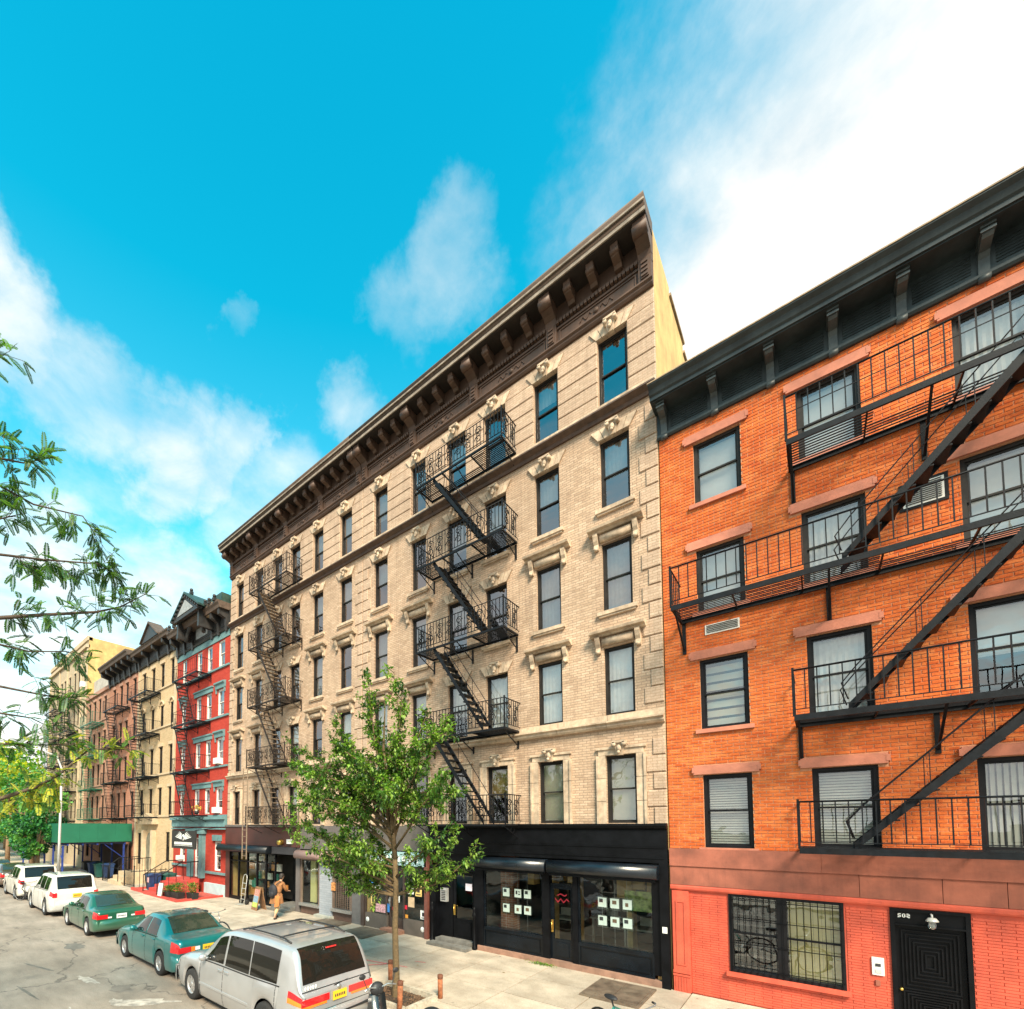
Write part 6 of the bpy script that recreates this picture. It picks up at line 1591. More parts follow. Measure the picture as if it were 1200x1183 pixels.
            q.build('side_moulding', pm, t)
    if spec.get('rack'):
        a0, a1 = spec['rack']
        for sg in (-1, 1):
            q = MB(); pts = [Vector(top(a0 + (a1 - a0) * k / 8, sg * .82, .02 if k in (0, 8) else .06)) for k in range(9)]; q.path(pts, .016, 6); q.build('roof_rail', DKPL, t)
        for s in spec.get('crossbars', []):
            q = MB(); q.path([Vector(top(s, -.84 + 1.68 * k / 8, .055)) for k in range(9)], .016, 6); q.build('roof_bar', DKPL, t)
    if spec.get('wiper'):
        q = MB(); s = spec['wiper']; a = Vector(top(L - .10, .0, .03)); q.tube((L - .03, -.1, spec['wiper']), (L - .08, .42, spec['wiper'] + .05), .01, 5); q.build('rear_wiper', DKPL, t)
    return t

VAN = dict(L=5.0, W=1.94, rw=.335, wheels=(1.0, 4.0), bump=.60,
    zs=[(0, .62), (.12, .74), (.5, .86), (1.2, .96), (1.7, 1.0), (3.5, 1.03), (4.7, 1.06), (4.9, 1.0), (5.0, .92)],
    zt=[(0, .64), (.12, .78), (.5, .93), (1.0, 1.04), (1.25, 1.10), (1.75, 1.42), (2.25, 1.68), (2.7, 1.75), (3.6, 1.77), (4.35, 1.745), (4.62, 1.70), (4.72, 1.60), (4.86, 1.25), (4.93, 1.04), (5.0, .93)],
    wr=[(0, .70), (.6, .84), (1.25, .80), (2.2, .80), (4.4, .80), (4.7, .80), (4.92, .87), (5.0, .84)],
    side=[(1.55, 2.42, 2.05, 2.42, .06, .90), (2.50, 3.42, 2.50, 3.38, .04, .91), (3.46, 4.36, 3.42, 4.34, .04, .91)],
    top=[('windscreen', 1.28, 2.16, .84), ('rear_window', 4.62, 4.90, .88)],
    tl_side=[(4.72, 4.985, .80, .98, REDL), (4.72, 4.985, .70, .80, AMBL)], tl_rear=[(.24, .86, .78, .90, REDL), (.30, .86, .735, .78, AMBL)], hl=[(.03, .35, .55, .95, CLRL)],
    plate=(.74, .015, 0), mirror=1.72, handles=(2.35, 2.62), seams=(1.45, 2.46, 4.35), belt=(1.6, 4.45), mould=(1.45, 3.45), rack=(2.7, 4.4), crossbars=(2.95, 4.05), wiper=.98)
SEDAN = dict(L=4.5, W=1.76, rw=.315, wheels=(.92, 3.52), bump=.60,
    zs=[(0, .56), (.15, .68), (.6, .80), (1.3, .90), (3.4, .98), (4.2, 1.0), (4.42, .96), (4.5, .88)],
    zt=[(0, .58), (.15, .72), (.6, .87), (1.2, .98), (1.38, 1.03), (2.0, 1.36), (2.35, 1.46), (2.8, 1.47), (3.2, 1.42), (3.5, 1.28), (3.85, 1.07), (4.0, 1.045), (4.35, 1.02), (4.46, .97), (4.5, .89)],
    wr=[(0, .70), (.6, .84), (1.35, .80), (2.2, .70), (3.1, .70), (3.6, .78), (4.1, .84), (4.5, .78)],
    side=[(1.75, 2.52, 2.12, 2.52, .06, .88), (2.60, 3.28, 2.60, 3.12, .05, .88)],
    top=[('windscreen', 1.42, 2.12, .84), ('rear_window', 3.18, 3.82, .86)],
    tl_side=[(4.22, 4.485, .62, .97, REDL)], tl_rear=[(.52, .88, .70, .84, REDL), (.40, .53, .71, .83, AMBL), (.26, .40, .73, .82, CLRL)], hl=[(.03, .4, .55, .95, CLRL)],
    plate=(.68, .015, 0), mirror=1.85, handles=(2.38, 3.15), seams=(1.62, 2.56, 3.25), belt=(1.7, 3.35))
SEDAN['rearglass'] = lens('green_tinted_rear_glass', (.028, .042, .028))
SEDAN2 = dict(SEDAN); SEDAN2.update(L=4.45, W=1.71, zt=[(0, .56), (.15, .68), (.6, .82), (1.2, .93), (1.38, .98), (2.05, 1.32), (2.35, 1.39), (2.85, 1.40), (3.2, 1.35), (3.5, 1.20), (3.82, 1.01), (4.0, .985), (4.3, .96), (4.4, .92), (4.45, .84)],
    zs=[(0, .54), (.15, .65), (.6, .76), (1.3, .86), (3.4, .92), (4.15, .94), (4.38, .90), (4.45, .83)], tl_side=[(4.2, 4.435, .62, .97, REDL)], tl_rear=[(.50, .90, .66, .80, REDL), (.36, .50, .67, .72, CLRL)], plate=(.64, .015, 0))
SUV = dict(L=4.75, W=1.86, rw=.37, wheels=(.95, 3.70), bump=.68,
    zs=[(0, .75), (.15, .90), (.6, 1.0), (1.3, 1.06), (3.5, 1.10), (4.5, 1.12), (4.68, 1.06), (4.75, .98)],
    zt=[(0, .77), (.15, .96), (.6, 1.07), (1.2, 1.14), (1.4, 1.19), (1.95, 1.60), (2.3, 1.74), (2.9, 1.78), (3.8, 1.77), (4.3, 1.73), (4.45, 1.62), (4.58, 1.32), (4.68, 1.09), (4.75, .99)],
    wr=[(0, .74), (.6, .86), (1.3, .82), (2.3, .76), (4.2, .76), (4.5, .80), (4.75, .80)],
    side=[(1.75, 2.55, 2.1, 2.55, .06, .88), (2.64, 3.40, 2.64, 3.38, .05, .88), (3.48, 4.18, 3.48, 4.12, .05, .86)],
    top=[('windscreen', 1.45, 2.14, .84), ('rear_window', 4.38, 4.64, .86)],
    tl_side=[(4.5, 4.735, .72, 1.0, REDL)], tl_rear=[(.72, .90, .84, 1.04, REDL)], hl=[(.03, .35, .6, .95, CLRL)],
    plate=(.80, .015, .05), mirror=1.8, handles=(2.42, 3.3), seams=(1.65, 2.60, 3.44), belt=(1.7, 4.2), rack=(2.5, 4.1), crossbars=())
SUVB = dict(SUV); SUVB.update(bumpm=mat('pale_grey_plastic', (.42, .42, .40), .6, var=.1))
YC = 5.78
SILVER = paint('silver_paint', (.46, .46, .465), .3, .5); TEALP = paint('teal_paint', (.008, .17, .17), .28, .3); GREENP = paint('dark_green_paint', (.018, .115, .065), .3, .25)
WHITEP = paint('white_paint', (.66, .65, .60), .35, 0); CREAMP = paint('cream_white_paint', (.66, .63, .56), .35, 0); BROWNP = paint('bronze_paint', (.16, .11, .08), .3, .5); NAVYP = paint('steel_blue_paint', (.05, .13, .19), .3, .4)
HUBC = mat('silver_hubcap', (.55, .55, .55), .4, .4, var=.1, scale=20)
van = car('minivan', 'silver minivan with black roof rails and wide red tail lights, nearest parked vehicle', -11.72, 5.70, VAN, SILVER, cat='minivan')
q = MB(); q.box(5.01, 5.016, -.35, -.08, .52, .62); q.build('bumper_sticker', mat('blue_white_sticker', (.2, .45, .7), .5, var=.7, scale=40, bmp=0), van)
q = MB()
for k in range(5): q.ball((4.955, -.72 + k * .055, 1.06), .022, 6, 5, (.3, 1, 1.8))
q.build('window_figure_decals', PAPER, van)
q = MB()
for sg in (-1, 1): q.box(5.0, 5.006, sg * .76 - .004, sg * .76 + .004, .60, .93)
q.box(5.0, 5.006, -.76, .76, .625, .633); q.box(4.93, 4.96, -.80, .80, 1.0, 1.012)
q.build('tailgate_seam', DKPL, van)
q = MB(); q.box(5.03, 5.075, -.72, .72, .50, .535); q.build('bumper_strip', DKPL, van)
q = MB(); q.lathe([(.001, 0), (.045, 0), (.05, -.01)], (5.008, 0, .95), 'x', 14); q.build('tailgate_badge', STEEL, van)
q = MB(); q.box(4.74, 4.76, -.12, .12, 1.62, 1.645); q.build('brake_light', REDL, van)
car('sedan', 'teal sedan parked between the silver minivan and the dark green sedan', -16.55, 5.78, SEDAN, TEALP, cat='car')
car('sedan', 'dark green sedan with white number plate, behind the white sport utility vehicle', -23.15, 5.78, SEDAN2, GREENP, hub=HUBC, cat='car', plate=PLATEW)
car('sport_utility_vehicle', 'white sport utility vehicle with yellow plate, directly ahead of the dark green sedan', -29.15, 5.73, SUVB, WHITEP, cat='car')
car('sport_utility_vehicle', 'cream white boxy car parked just ahead of the white one with the yellow plate', -36.0, 5.73, SUV, CREAMP, cat='car', plate=PLATEW)
car('sedan', 'bronze brown car parked ahead of the cream white one', -42.6, 5.8, SEDAN, BROWNP, cat='car', plate=PLATEW)
car('sedan', 'steel blue car at the far end of the parked row', -48.6, 5.8, SEDAN2, NAVYP, cat='car', plate=PLATEW)

car('sedan', 'dark brown car beyond the steel blue one, by the tan trunked tree', -54.4, 5.8, SEDAN2, BROWNP, cat='car', plate=PLATEW)
car('sport_utility_vehicle', 'white vehicle farthest away in the parked row', -60.5, 5.73, SUV, WHITEP, cat='car', plate=PLATEW)
# ------------------------------------------------------------------ trees
def leaf_mat(name, c0, c1, trans=.35):
    m, nt, b = newmat(name); out = nt.nodes['Material Output']
    p = wpos(nt); f = nz(nt, p, 14, 2, .6); g = nz(nt, p, 1.6, 3, .6)
    c = ramp(nt, f, [(.3, c0), (.7, c1)]); c = mixc(nt, 1.0, c, ramp(nt, g, [(.3, .75), (.7, 1.3)]), 'MULTIPLY')
    lk(nt, c, b.inputs['Base Color']); b.inputs['Roughness'].default_value = .45
    tl = nt.nodes.new('ShaderNodeBsdfTranslucent'); lk(nt, mixc(nt, 1.0, c, (1.5, 1.7, .6), 'MULTIPLY'), tl.inputs[0])
    mx = nt.nodes.new('ShaderNodeMixShader'); mx.inputs[0].default_value = trans; lk(nt, b.outputs[0], mx.inputs[1]); lk(nt, tl.outputs[0], mx.inputs[2]); lk(nt, mx.outputs[0], out.inputs[0])
    return m
LF = [leaf_mat('pear_leaf_green', (.05, .125, .018), (.10, .21, .03)), leaf_mat('pear_leaf_bright', (.17, .29, .04), (.28, .42, .07)), leaf_mat('pear_leaf_dark', (.018, .055, .012), (.04, .10, .02))]
BARK = mat('street_tree_bark', (.13, .088, .042), .9, var=.3, scale=22, bmp=.8)
BARKD = mat('dark_bark', (.10, .07, .05), .9, var=.3, scale=16, bmp=.8)
def leaf(q, c, d, up, L, W, mi, fold=.25):
    """oval leaf of four faces folded along its midrib"""
    d = d.normalized(); s = d.cross(up)
    if s.length < 1e-3: s = d.orthogonal()
    s.normalize(); n = s.cross(d)
    i = len(q.v); tip = c + d * L
    q.v += [tuple(c), tuple(c + d * L * .38 + s * W * .5 + n * fold * W), tuple(tip - n * L * .12), tuple(c + d * L * .38 - s * W * .5 + n * fold * W), tuple(c + d * L * .45)]
    for f in ((0, 1, 4), (1, 2, 4), (0, 4, 3), (4, 2, 3)): q.f.append(tuple(i + k for k in f)); q.m.append(mi); q.sm.append(False)
def rv(r): 
    while True:
        v = Vector((r.uniform(-1, 1), r.uniform(-1, 1), r.uniform(-1, 1)))
        if .05 < v.length < 1: return v.normalized()
def bent(a, b, n, r, wob):
    P = []
    o = rv(r) * wob; o2 = rv(r) * wob * .5
    for k in range(n + 1):
        t = k / n; P.append(a.lerp(b, t) + o * math.sin(PI * t) + o2 * math.sin(2 * PI * t))
    return P
def young_tree():
    r = random.Random(21)
    base = Vector((-7.06, 7.6, .15))
    t = thing('street_tree', 'young callery pear tree in a pavement pit before the black shopfront', 'tree', base)
    tr = MB(); fork = Vector((-.05, .02, 3.0))
    tr.path([(0, 0, -.12), (0, 0, .02), (.0, .01, .5), (-.03, .0, 1.5), (-.02, .02, 2.3), fork], .1, 12, rs=[.12, .09, .073, .066, .06, .056])
    tr.build('trunk', BARK, t)
    limbs = MB(); twigs = MB(); crown = MB()
    # limb targets (dx along street, dy, z): crown leans to -x and is widest at 4 to 5 m
    T = [(-.15, .1, 7.35), (-.45, -.3, 7.2), (-.95, .3, 6.9), (.25, -.2, 6.7), (.35, .5, 6.3), (-1.5, -.1, 6.3), (-1.9, .5, 5.8), (-2.3, -.3, 5.35), (1.0, .1, 5.7), (.9, -.6, 5.0), (1.1, .3, 4.4), (1.25, -.2, 3.7), (-2.5, .3, 4.6), (-2.1, -.7, 4.2), (-2.6, .1, 3.9), (-1.5, .9, 4.7), (-1.2, -1.2, 4.4), (.3, 1.1, 4.3), (.1, -1.2, 4.9), (-1.7, .2, 3.4), (-.9, -.7, 5.6), (-.6, .8, 5.9), (-1.3, -.5, 2.75), (.7, .7, 3.3), (-.5, -.9, 3.6), (-2.9, -.1, 4.95), (-1.95, .0, 3.0), (-2.4, -.5, 5.9), (-1.0, .6, 6.3), (-2.2, .7, 4.0), (-1.6, -1.0, 5.1), (.5, -1.0, 4.3), (-.2, 1.0, 5.2), (1.35, .4, 3.2), (-1.2, .9, 3.5), (.8, .5, 6.0), (-2.7, .4, 4.35), (-1.9, -.9, 3.5), (1.3, -.4, 4.7), (-.7, -.2, 4.6), (-.3, .3, 5.6), (-1.4, .1, 4.2), (-1.8, .2, 6.0), (-2.7, -.2, 5.4), (-2.9, .2, 4.6), (-2.2, .2, 3.5), (-2.5, -.4, 3.9), (-2.0, .5, 3.2), (-1.7, .8, 5.5), (-2.3, .0, 5.0)]
    for i, (x, y, z) in enumerate(T):
        end = Vector((x * (1.42 if x < 0 else 1.3) + .04, y, z)); hs = max(2.2, min(z - 1.1, 3.0 + .28 * i % 1.6)) if z < 4.2 else 3.0 + r.uniform(0, 1.4)
        st = Vector((-.03, .01, min(hs, 3.0)))
        if hs > 3.0: st = Vector((-.05 - .22 * (hs - 3), .02, hs))
        mid = st.lerp(end, .45) + Vector((0, 0, .25 if z > 4 else -.1)) + rv(r) * .12
        P = [st, st.lerp(mid, .5) + rv(r) * .03, mid, mid.lerp(end, .5) + rv(r) * .06, end]
        limbs.path(P, .03, 6, rs=[.030, .024, .018, .012, .005])
        L = (end - st).length
        for k in range(24):
            f = .20 + .80 * (k + r.random()) / 24; j = min(3, int(f * 4)); a = P[j].lerp(P[j + 1], f * 4 - j)
            dr = ((end - st).normalized() * .7 + rv(r) * .9 + Vector((0, 0, .25))).normalized(); le = r.uniform(.22, .5) * (1.15 - f * .45)
            b = a + dr * le; twigs.path([a, a.lerp(b, .5) + rv(r) * .02, b], .006, 4, rs=[.008, .006, .003])
            bright = 1 if r.random() < .46 else (2 if r.random() < .34 else 0)
            for m in range(r.randint(20, 30)):
                u = r.uniform(.15, 1.05); c = a.lerp(b, u) + rv(r) * r.uniform(.0, .10)
                d = (dr * .5 + rv(r) + Vector((0, 0, -.35))); mi = bright if r.random() < .65 else r.choice((0, 0, 1, 2))
                leaf(crown, c, d, Vector((0, 0, 1)), r.uniform(.065, .125), r.uniform(.042, .072), mi)
    # central leader
    limbs.path([fork, Vector((-.2, .05, 4.2)), Vector((-.4, 0, 5.5)), Vector((-.35, 0, 6.6))], .05, 8, rs=[.06, .045, .03, .012])
    limbs.build('limbs', BARK, t); o = twigs.build('twigs', BARK, t, fix=False); o['kind'] = 'stuff'
    o = crown.build('crown', LF, t, fix=False); o['kind'] = 'stuff'
young_tree()
# tree pit: soil, edging bricks, stakes
SOIL = mat('dark_soil', (.055, .035, .022), .95, var=.4, scale=25, bmp=.9)
q = MB(); nx, ny = 16, 12
for i in range(nx):
    for j in range(ny):
        P = []
        for a, b in ((i, j), (i + 1, j), (i + 1, j + 1), (i, j + 1)):
            x, y = -7.75 + 1.37 * a / nx, 7.15 + .9 * b / ny; P.append((x, y, .13 + .05 * math.exp(-((x + 7.06) ** 2 + (y - 7.6) ** 2) / .08) + .012 * math.sin(x * 31 + y * 17)))
        q.face(P)
o = q.build('tree_pit_soil', SOIL, fix=False); o['kind'] = 'structure'
r = random.Random(4); q = MB()
for k in range(260):
    c = Vector((r.uniform(-7.7, -6.42), r.uniform(7.2, 8.0), .15)); u = rv(r) * r.uniform(.012, .035); w = u.orthogonal().normalized() * r.uniform(.01, .025); w2 = u.cross(w).normalized() * .012
    q.hexa([c - u - w, c + u - w, c + u + w, c - u + w, c - u - w + w2, c + u - w + w2, c + u + w + w2, c - u + w + w2])
o = q.build('mulch', mat('wood_mulch', (.12, .07, .04), .95, var=.5, scale=40), fix=False); tag(o, 'dark wood mulch around the young tree', 'mulch', kind='stuff')
edg = boxmesh('edging_stone', .22, .10, .12, mat('cobble_edging', (.42, .37, .29), .9, var=.2, scale=14, bmp=.4, objvar=.12))
te = thing('tree_pit_edging', 'ring of pale edging stones round the young tree', 'kerb', (-7.75, 7.15, .15))
for k in range(6): link('edging_stone', edg, te, (k * .23, -.1, -.02), (0, 0, r.uniform(-.04, .04))); link('edging_stone', edg, te, (k * .23, .90, -.02), (0, 0, r.uniform(-.04, .04)))
for k in range(4): link('edging_stone', edg, te, (1.48, k * .23, -.02), (0, 0, PI / 2 + r.uniform(-.04, .04))); link('edging_stone', edg, te, (0, k * .23, -.02), (0, 0, PI / 2 + r.uniform(-.04, .04)))
def bollard(x, y, h, label, lean=0):
    t = thing('bollard', label, 'bollard', (x, y, .15), 'rusty stakes round the tree pit'); t.rotation_euler = (0, lean, 0)
    MB().tube((0, 0, -.05), (0, 0, h), .055, 12).build('post', RUST, t); MB().lathe([(.057, h - .08), (.062, h - .06), (.062, h), (.04, h + .015), (.001, h + .018)], (0, 0, 0), 'z', 12).build('cap', mat('dark_rust', (.14, .05, .025), .8, var=.3, scale=20), t)
bollard(-6.3, 8.2, .50, 'rusty post at the far right corner of the tree pit')
bollard(-6.45, 7.05, .62, 'bright orange rusty post in front of the tree trunk', .04)
bollard(-7.75, 8.15, .55, 'rusty post behind the tree trunk at the rear of the pit')

# honey locust across the road, only its boughs reach into view
LL = [leaf_mat('locust_leaf_green', (.06, .15, .03), (.13, .25, .05), .45), leaf_mat('locust_leaf_dark', (.02, .075, .03), (.045, .13, .05), .35), leaf_mat('locust_leaf_yellow_lit', (.36, .40, .04), (.55, .46, .06), .5)]  # the yellow leaf colour paints in warm light on the lowest boughs
def pinnate(q, c, d, r, L, mi, twig):
    """compound leaf: a drooping stalk with paired leaflets"""
    d = d.normalized(); P = [c]; cur = c; dd = d.copy(); n = 9
    for k in range(n): dd = (dd + Vector((0, 0, -.075))).normalized(); cur = cur + dd * (L / n); P.append(cur)
    twig.path([P[0], P[3], P[6], P[9]], .0022, 3)
    for k in range(1, n + 1):
        dk = (P[k] - P[k - 1]).normalized(); s = dk.cross(Vector((0, 0, 1)))
        if s.length < .1: s = dk.orthogonal()
        s.normalize(); ll = .040 * math.sin(PI * (.18 + .72 * k / n)) + .012
        for sg in (-1, 1):
            for off in (0, .5):
                if k == n and off: continue
                cc = P[k] + dk * off * L / n
                e = (s * sg + dk * .35 + Vector((0, 0, -.22 + r.uniform(-.15, .15)))).normalized(); w = dk * .0105; i = len(q.v)
                q.v += [tuple(cc), tuple(cc + e * ll * .5 + w), tuple(cc + e * ll), tuple(cc + e * ll * .5 - w)]; q.f.append((i, i + 1, i + 2, i + 3)); q.m.append(mi if r.random() < .8 else 0); q.sm.append(False)
def locust():
    r = random.Random(11); X0 = -9.3
    base = Vector((X0, -3.6, .15)); t = thing('honey_locust', 'honey locust tree whose feathery boughs hang into view at the upper left', 'tree', base)
    tr = MB(); tr.path([(0, 0, -.1), (0, 0, .1), (.02, 0, 1.5), (-.02, .1, 3.0), (.05, .2, 5.0), (0, .3, 7.5), (.1, .3, 10.5)], .2, 12, rs=[.26, .22, .18, .165, .14, .1, .03]); tr.build('trunk', BARKD, t)
    B = {0: [(-3.3, 5.0), (-1.5, 6.2), (.2, 6.9), (1.05, 7.07), (1.66, 7.33), (2.35, 7.61), (2.74, 7.88), (3.12, 8.23)],
         1: [(-3.2, 7.0), (-1.0, 8.8), (.97, 9.5), (1.3, 9.72), (1.72, 9.99)],
         2: [(-3.2, 6.4), (-1.0, 8.0), (.2, 8.8), (.99, 9.1), (1.44, 9.08), (2.07, 9.13), (2.45, 8.89)],
         3: [(-.5, 7.2), (.3, 7.9), (1.02, 8.06), (1.63, 8.27), (2.33, 8.44), (2.62, 8.46)],
         4: [(-3.2, 4.6), (-1, 6.0), (.3, 6.5), (1.06, 6.65), (1.46, 6.68), (1.95, 6.82), (2.15, 6.8)],
         5: [(-1.2, 5.9), (.2, 6.0), (1.08, 6.02), (1.49, 5.98), (1.92, 6.0), (2.2, 6.1)],
         6: [(-3.3, 3.4), (-1.5, 3.7), (.2, 4.05), (1.14, 4.29), (1.63, 4.53), (1.9, 4.76), (2.29, 5.2), (2.9, 5.28)],
         7: [(-1.5, 4.6), (.2, 5.0), (1.11, 5.13), (1.72, 5.21), (2.1, 5.25)],
         8: [(-1.0, 8.3), (.2, 8.45), (1.0, 8.58), (1.35, 8.9)], 10: [(-3, 9), (-.5, 10.5), (.6, 11.0), (1.0, 11.2)], 9: [(-1.2, 5.2), (.3, 5.5), (1.0, 5.62), (1.5, 5.6), (1.8, 5.5)]}
    dens = {0: 50, 1: 24, 2: 34, 3: 48, 4: 26, 5: 20, 6: 52, 7: 28, 8: 14, 9: 18, 10: 16}
    for b, pts in B.items():
        w = MB(); leaves = MB(); P = [Vector((r.uniform(-.15, .15) * min(1, i), y + 3.6, z - .15)) for i, (y, z) in enumerate(pts)]; n = len(P)
        th = .055 if b in (0, 6) else .032
        w.path(P, th, 6, rs=[th * (1 - .86 * (i / (n - 1))) for i in range(n)])
        for k in range(dens[b]):
            y_t = r.uniform(.45 if b != 6 else .4, 1.0) * (n - 1); j = min(n - 2, int(y_t)); a = P[j].lerp(P[j + 1], y_t - j)
            tip = (P[-1] - P[-2]).normalized()
            d = (tip * .45 + rv(r) * .8 + Vector((0, 0, .05))).normalized(); le = r.uniform(.04, .38)
            e = a + d * le; w.path([a, a.lerp(e, .5) + rv(r) * .02, e], .004, 3)
            for m in range(3):
                dd = (d * .6 + rv(r) * .9 + Vector((0, 0, -.2))).normalized()
                mi = (2 if r.random() < .62 else 0) if b in (6,) or (b == 7 and r.random() < .4) else (1 if r.random() < .5 else 0)
                pinnate(leaves, e if m else a.lerp(e, .5), dd, r, r.uniform(.19, .30), mi, w)
        o = w.build('bough', BARKD, t, fix=False)
        o = leaves.build('foliage', LL, o, fix=False); o['kind'] = 'stuff'
    # the rest of the crown, off to the side over the far pavement
    leaves = MB(); w = MB()
    for k in range(520):
        d = rv(r); c = Vector((d.x * 3.2, d.y * 2.4 - .8, 8.6 + d.z * 2.6)); c = Vector((0, -.3, 8.2)).lerp(c, r.uniform(.5, 1))
        if c.y > 2.6 : continue
        pinnate(leaves, c, rv(r), r, .24, r.choice((0, 1, 1)), w)
    for k in range(8): d = rv(r); w.path([Vector((0, .2, 5.5 + k * .4)), Vector((d.x * 1.5, d.y * 1.2 - .5, 7.5 + abs(d.z))), Vector((d.x * 2.8, d.y * 2.0 - .8, 8.6 + d.z * 1.6))], .04, 5, rs=[.06, .035, .01])
    w.build('limbs', BARKD, t, fix=False); o = leaves.build('crown', LL, t, fix=False); o['kind'] = 'stuff'
locust()

def far_tree(x, y, h, rad, label, seed, mats, n=2600, trunk_h=None, ls=.3, name='street_tree', cz=None, squash=1.0):
    r = random.Random(seed); t = thing(name, label, 'tree', (x, y, .1), 'leafy trees at the far end of the street'); th = trunk_h or h * .35
    tr = MB(); tr.path([(0, 0, -.1), (0, 0, th * .5), (.1, 0, th), (0, 0, h * .75)], .15, 8, rs=[.2, .16, .13, .05])
    for k in range(7): d = rv(r); tr.path([(.05, 0, th * .9 + k * .15), (d.x * rad * .5, d.y * rad * .5, th + (h - th) * .45), (d.x * rad * .85, d.y * rad * .85, th + (h - th) * (.5 + .3 * d.z))], .05, 5, rs=[.08, .05, .02])
    tr.build('trunk', mat('tan_bark', (.24, .15, .08), .9, var=.2), t)
    q = MB(); C_ = []
    for k in range(34): d = rv(r); C_.append((Vector((d.x * rad * .8, d.y * rad * .8, th + (h - th) * (.5 + .44 * d.z * squash))), r.uniform(.22, .42) * rad, r.randrange(3)))
    for k in range(n):
        c, cr, mi = C_[k % 34]; p = c + rv(r) * cr * r.uniform(.5, 1) ** .5; d = rv(r)
        i = len(q.v); u = d * ls * r.uniform(.5, 1); v = d.orthogonal().normalized() * ls * .38
        q.v += [tuple(p - u * .5), tuple(p + v), tuple(p + u * .6), tuple(p - v)]; q.f.append((i, i + 1, i + 2, i + 3)); q.m.append(mi if r.random() < .75 else r.randrange(3)); q.sm.append(False)
    o = q.build('crown', mats, t, fix=False); o['kind'] = 'stuff'
    return t
FL = [leaf_mat('far_leaf_green', (.02, .13, .03), (.05, .22, .05)), leaf_mat('far_leaf_bright', (.08, .26, .05), (.16, .36, .06)), leaf_mat('far_leaf_deep', (.008, .06, .02), (.02, .11, .035))]
FY = [leaf_mat('sunny_leaf_yellow', (.40, .42, .04), (.60, .55, .07), .5), leaf_mat('sunny_leaf_lime', (.20, .34, .04), (.34, .46, .07), .5), leaf_mat('sunny_leaf_green', (.07, .22, .04), (.12, .30, .05), .4)]  # sunlight on the far foliage is painted in as yellow leaf colour
far_tree(-43.3, 7.4, 7.6, 2.2, 'green street tree with tan trunk beside the lamp post', 31, FL, 3000, 2.6, .26)
far_tree(-40.8, 7.25, 4.9, 1.5, 'low green tree hiding the far end of the sidewalk shed', 32, FL, 2600, 1.6, .24)
far_tree(-54.0, 7.5, 11.0, 2.8, 'tree with sunlit yellow leaf colour rising behind the green one with the tan trunk', 33, FY, 3200, 4.5, .32)
far_tree(-64.0, 8.0, 10.0, 3.2, 'tree with sunlit yellow-green leaf colour by the tan apartment building', 34, FY, 3000, 3.5, .36)
for k, (x, y, h, rr) in enumerate([(-74, 7, 11, 4.2), (-80, 11, 12, 4.8), (-88, 16, 13, 5.2), (-76, 15, 9, 4.0), (-96, 9, 14, 6), (-104, 14, 15, 6), (-120, 8, 16, 7)]):
    far_tree(x, y, h, rr, ['dark green tree past the corner, nearest the kerb', 'tall dark green tree past the corner of the tan building', 'broad green tree set back beyond the corner', 'low green tree just beyond the tan building', 'distant green tree closing the street', 'distant green tree behind the corner trees', 'farthest green tree at the street end'][k], 40 + k, FL, 2600, h * .22, .5)
# wood beyond that closes the view
q = MB(); r = random.Random(99)
for k in range(16000):
    x = r.uniform(-210, -135); y = r.uniform(-70, 60); z = r.uniform(0, 11) * (.75 + .25 * math.sin(y * .35)); p = Vector((x, y, z)); d = rv(r); i = len(q.v); u = d * 1.1; v = d.orthogonal().normalized() * .6
    q.v += [tuple(p - u), tuple(p + v), tuple(p + u), tuple(p - v)]; q.f.append((i, i + 1, i + 2, i + 3)); q.m.append(r.randrange(3)); q.sm.append(False)
tag(q.build('woods', FL, fix=False), 'dense green trees closing off the far end of the street', 'trees', kind='stuff')
# ------------------------------------------------------------------ lamp post, stoop, bins and small things
lp = thing('street_lamp', 'pale grey lamp post standing by the kerb among the far trees', 'lamp post', (-34.6, 7.2, .15), None)
LPM = mat('pale_grey_lamp_paint', (.62, .62, .60), .5, .1, var=.06)
MB().lathe([(.001, 0), (.2, 0), (.2, .1), (.13, .3), (.11, .9), (.09, 1.0)], (0, 0, 0), 'z', 10).build('base', LPM, lp)
MB().path([(0, 0, .9), (0, 0, 4), (0, 0, 7.2), (0, -.3, 8.0), (0, -1.2, 8.3), (0, -2.0, 8.3)], .06, 8, rs=[.085, .07, .06, .05, .04, .04]).build('pole', LPM, lp)
MB().hexa([(-.12, -2.6, 8.2), (.12, -2.6, 8.2), (.12, -1.9, 8.2), (-.12, -1.9, 8.2), (-.08, -2.55, 8.38), (.08, -2.55, 8.38), (.08, -1.9, 8.38), (-.08, -1.9, 8.38)]).build('lamp_head', LPM, lp)

